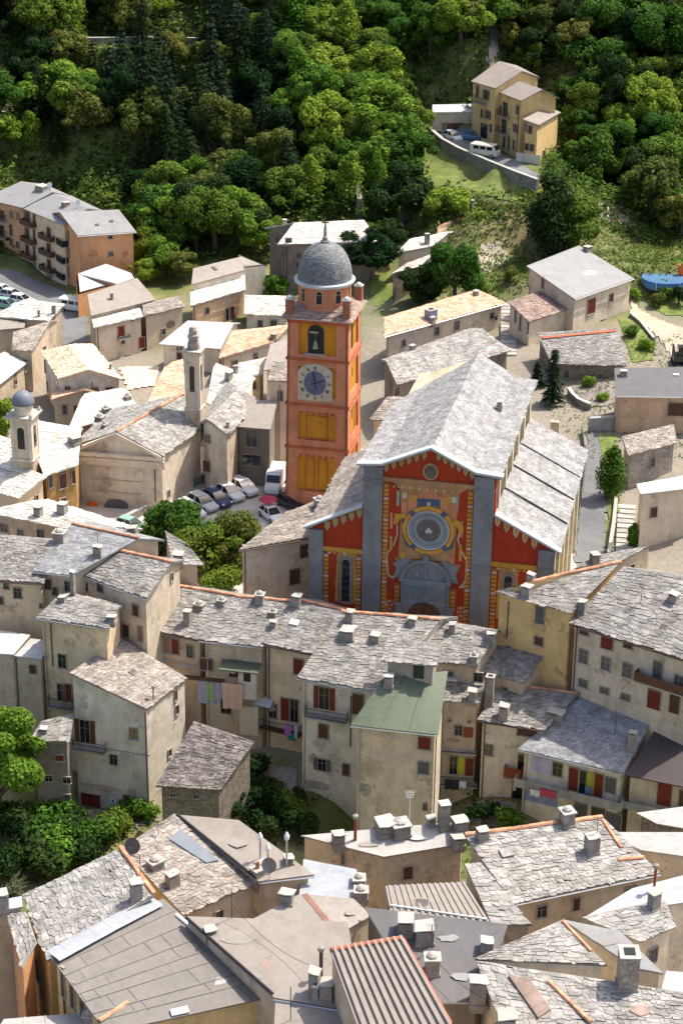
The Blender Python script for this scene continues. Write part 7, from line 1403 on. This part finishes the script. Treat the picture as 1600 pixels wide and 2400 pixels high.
    for y in (-.55, .55):
        h_ = MB(); h_.box(Vector((fr - .12, y - .14, .58)), Vector((.1, 0, 0)), Vector((0, .28, 0)), Z * .14, 'white'); h_.build('headlight', T)
        h_ = MB(); xr = {'van': -2.71, 'camper': -2.21, 'hatch': -1.96}.get(kind, -2.16); h_.box(Vector((xr, y - .1, .7)), Vector((.05, 0, 0)), Vector((0, .22, 0)), Z * .15, 'carred'); h_.build('tail_light', T)
    g_ = MB(); g_.box(Vector((fr - .1, -.35, .38)), Vector((.08, 0, 0)), Vector((0, .7, 0)), Z * .12, 'black'); g_.build('grille', T)
    return T
PG = 'cars parked along the low wall of the car park'
for x, y, pt_, lb, kd in [(448, 1192, 'carwhite', 'white hatchback nearest the big green tree in the parked row', 'hatch'), (478, 1176, 'carsilver', 'silver hatchback between the nearest white car and the navy one', 'hatch'), (510, 1166, 'carnavy', 'dark navy saloon in the middle of the parked row', 'saloon'), (540, 1152, 'carwhite', 'white saloon immediately right of the navy one', 'saloon'), (573, 1139, 'carwhite', 'white car at the far end of the parked row nearest the van', 'hatch'), (463, 1158 - 2, 'carcream', 'pale car half hidden behind the silver hatchback', 'hatch')][:5]:
    car(atz(x - 4, y + 14, 0), -47, pt_, lb, kd, 1.12, PG)
car(atz(645, 1143, 0), -98, 'carwhite', 'white delivery van parked beside the foot of the tall bell tower', 'van', .98, name='delivery_van', cat='van')
car(atz(636, 1215, 0), -60, 'carwhite', 'white car half hidden behind the red parasol', 'hatch'); car(atz(655, 1200, 0) + Vector((1.2, 1.5, 0)), -50, 'carblack', 'black car by the bell tower foot behind the beige house', 'hatch')
car(atz(555, 1345, 0), -60, 'carblack', 'black car in deep shade under the yellowish tree', 'hatch'); car(atz(308, 1242, 0), -30, 'cargreen', 'green car peeping out left of the big round tree', 'hatch')
car(at(176, 728), -20, 'carwhite', 'white van alone on the road below the orange apartments', 'camper', name='van', cat='van')
for x, y, pt_, lb in [(8, 690, 'carwhite', 'white car at the left edge, rearmost of the roadside group'), (30, 700, 'carsilver', 'silver car in front of the rearmost roadside car'), (52, 712, 'carwhite', 'white car at the right end of the roadside group'), (18, 722, 'cargreen', 'pale green car nearest in the roadside group')]:
    car(at(x, y), -22, pt_, lb, 'hatch', 1.0, 'cars parked by the road below the apartments')
car(at(1042, 326), -15, 'carsilver', 'grey car at the left end of the hillside terrace', 'hatch'); car(at(1060, 328), -60, 'carwhite', 'white car left of the blue pickup on the hillside terrace', 'hatch'); car(at(1102, 328), -8, 'carblue', 'light blue pickup parked before the white roofed garage', 'pickup', name='pickup_truck', cat='pickup'); car(at(1136, 366), -28, 'carcream', 'cream camper van on the hillside terrace below the yellow house', 'camper', 1.05, name='camper_van', cat='van')
# ------------------------------------------------------------------ light
EL, AZ = 60, 62    # sun elevation, azimuth measured from +Y toward +X
w = bpy.data.worlds.new('World'); scene.world = w; w.use_nodes = True
sk_ = w.node_tree.nodes.new('ShaderNodeTexSky'); sk_.sky_type = 'NISHITA'; sk_.sun_disc = False; sk_.sun_elevation = R(EL); sk_.sun_rotation = R(AZ); sk_.air_density = .75; sk_.dust_density = 3.0; sk_.ozone_density = .4
w.node_tree.links.new(sk_.outputs[0], w.node_tree.nodes['Background'].inputs[0]); w.node_tree.nodes['Background'].inputs[1].default_value = .125
sd = bpy.data.lights.new('sun', 'SUN'); sd.energy = 2.9; sd.angle = R(.6); sd.color = (1, .94, .84); so = bpy.data.objects.new('sun', sd); col.objects.link(so)
dv = Vector((math.sin(R(AZ)) * math.cos(R(EL)), math.cos(R(AZ)) * math.cos(R(EL)), math.sin(R(EL)))); so.rotation_euler = dv.to_track_quat('Z', 'Y').to_euler()
scene.view_settings.view_transform = 'Standard'; scene.view_settings.look = 'None'; scene.view_settings.exposure = 1.12; scene.view_settings.gamma = 1
print('MISS', MISS)
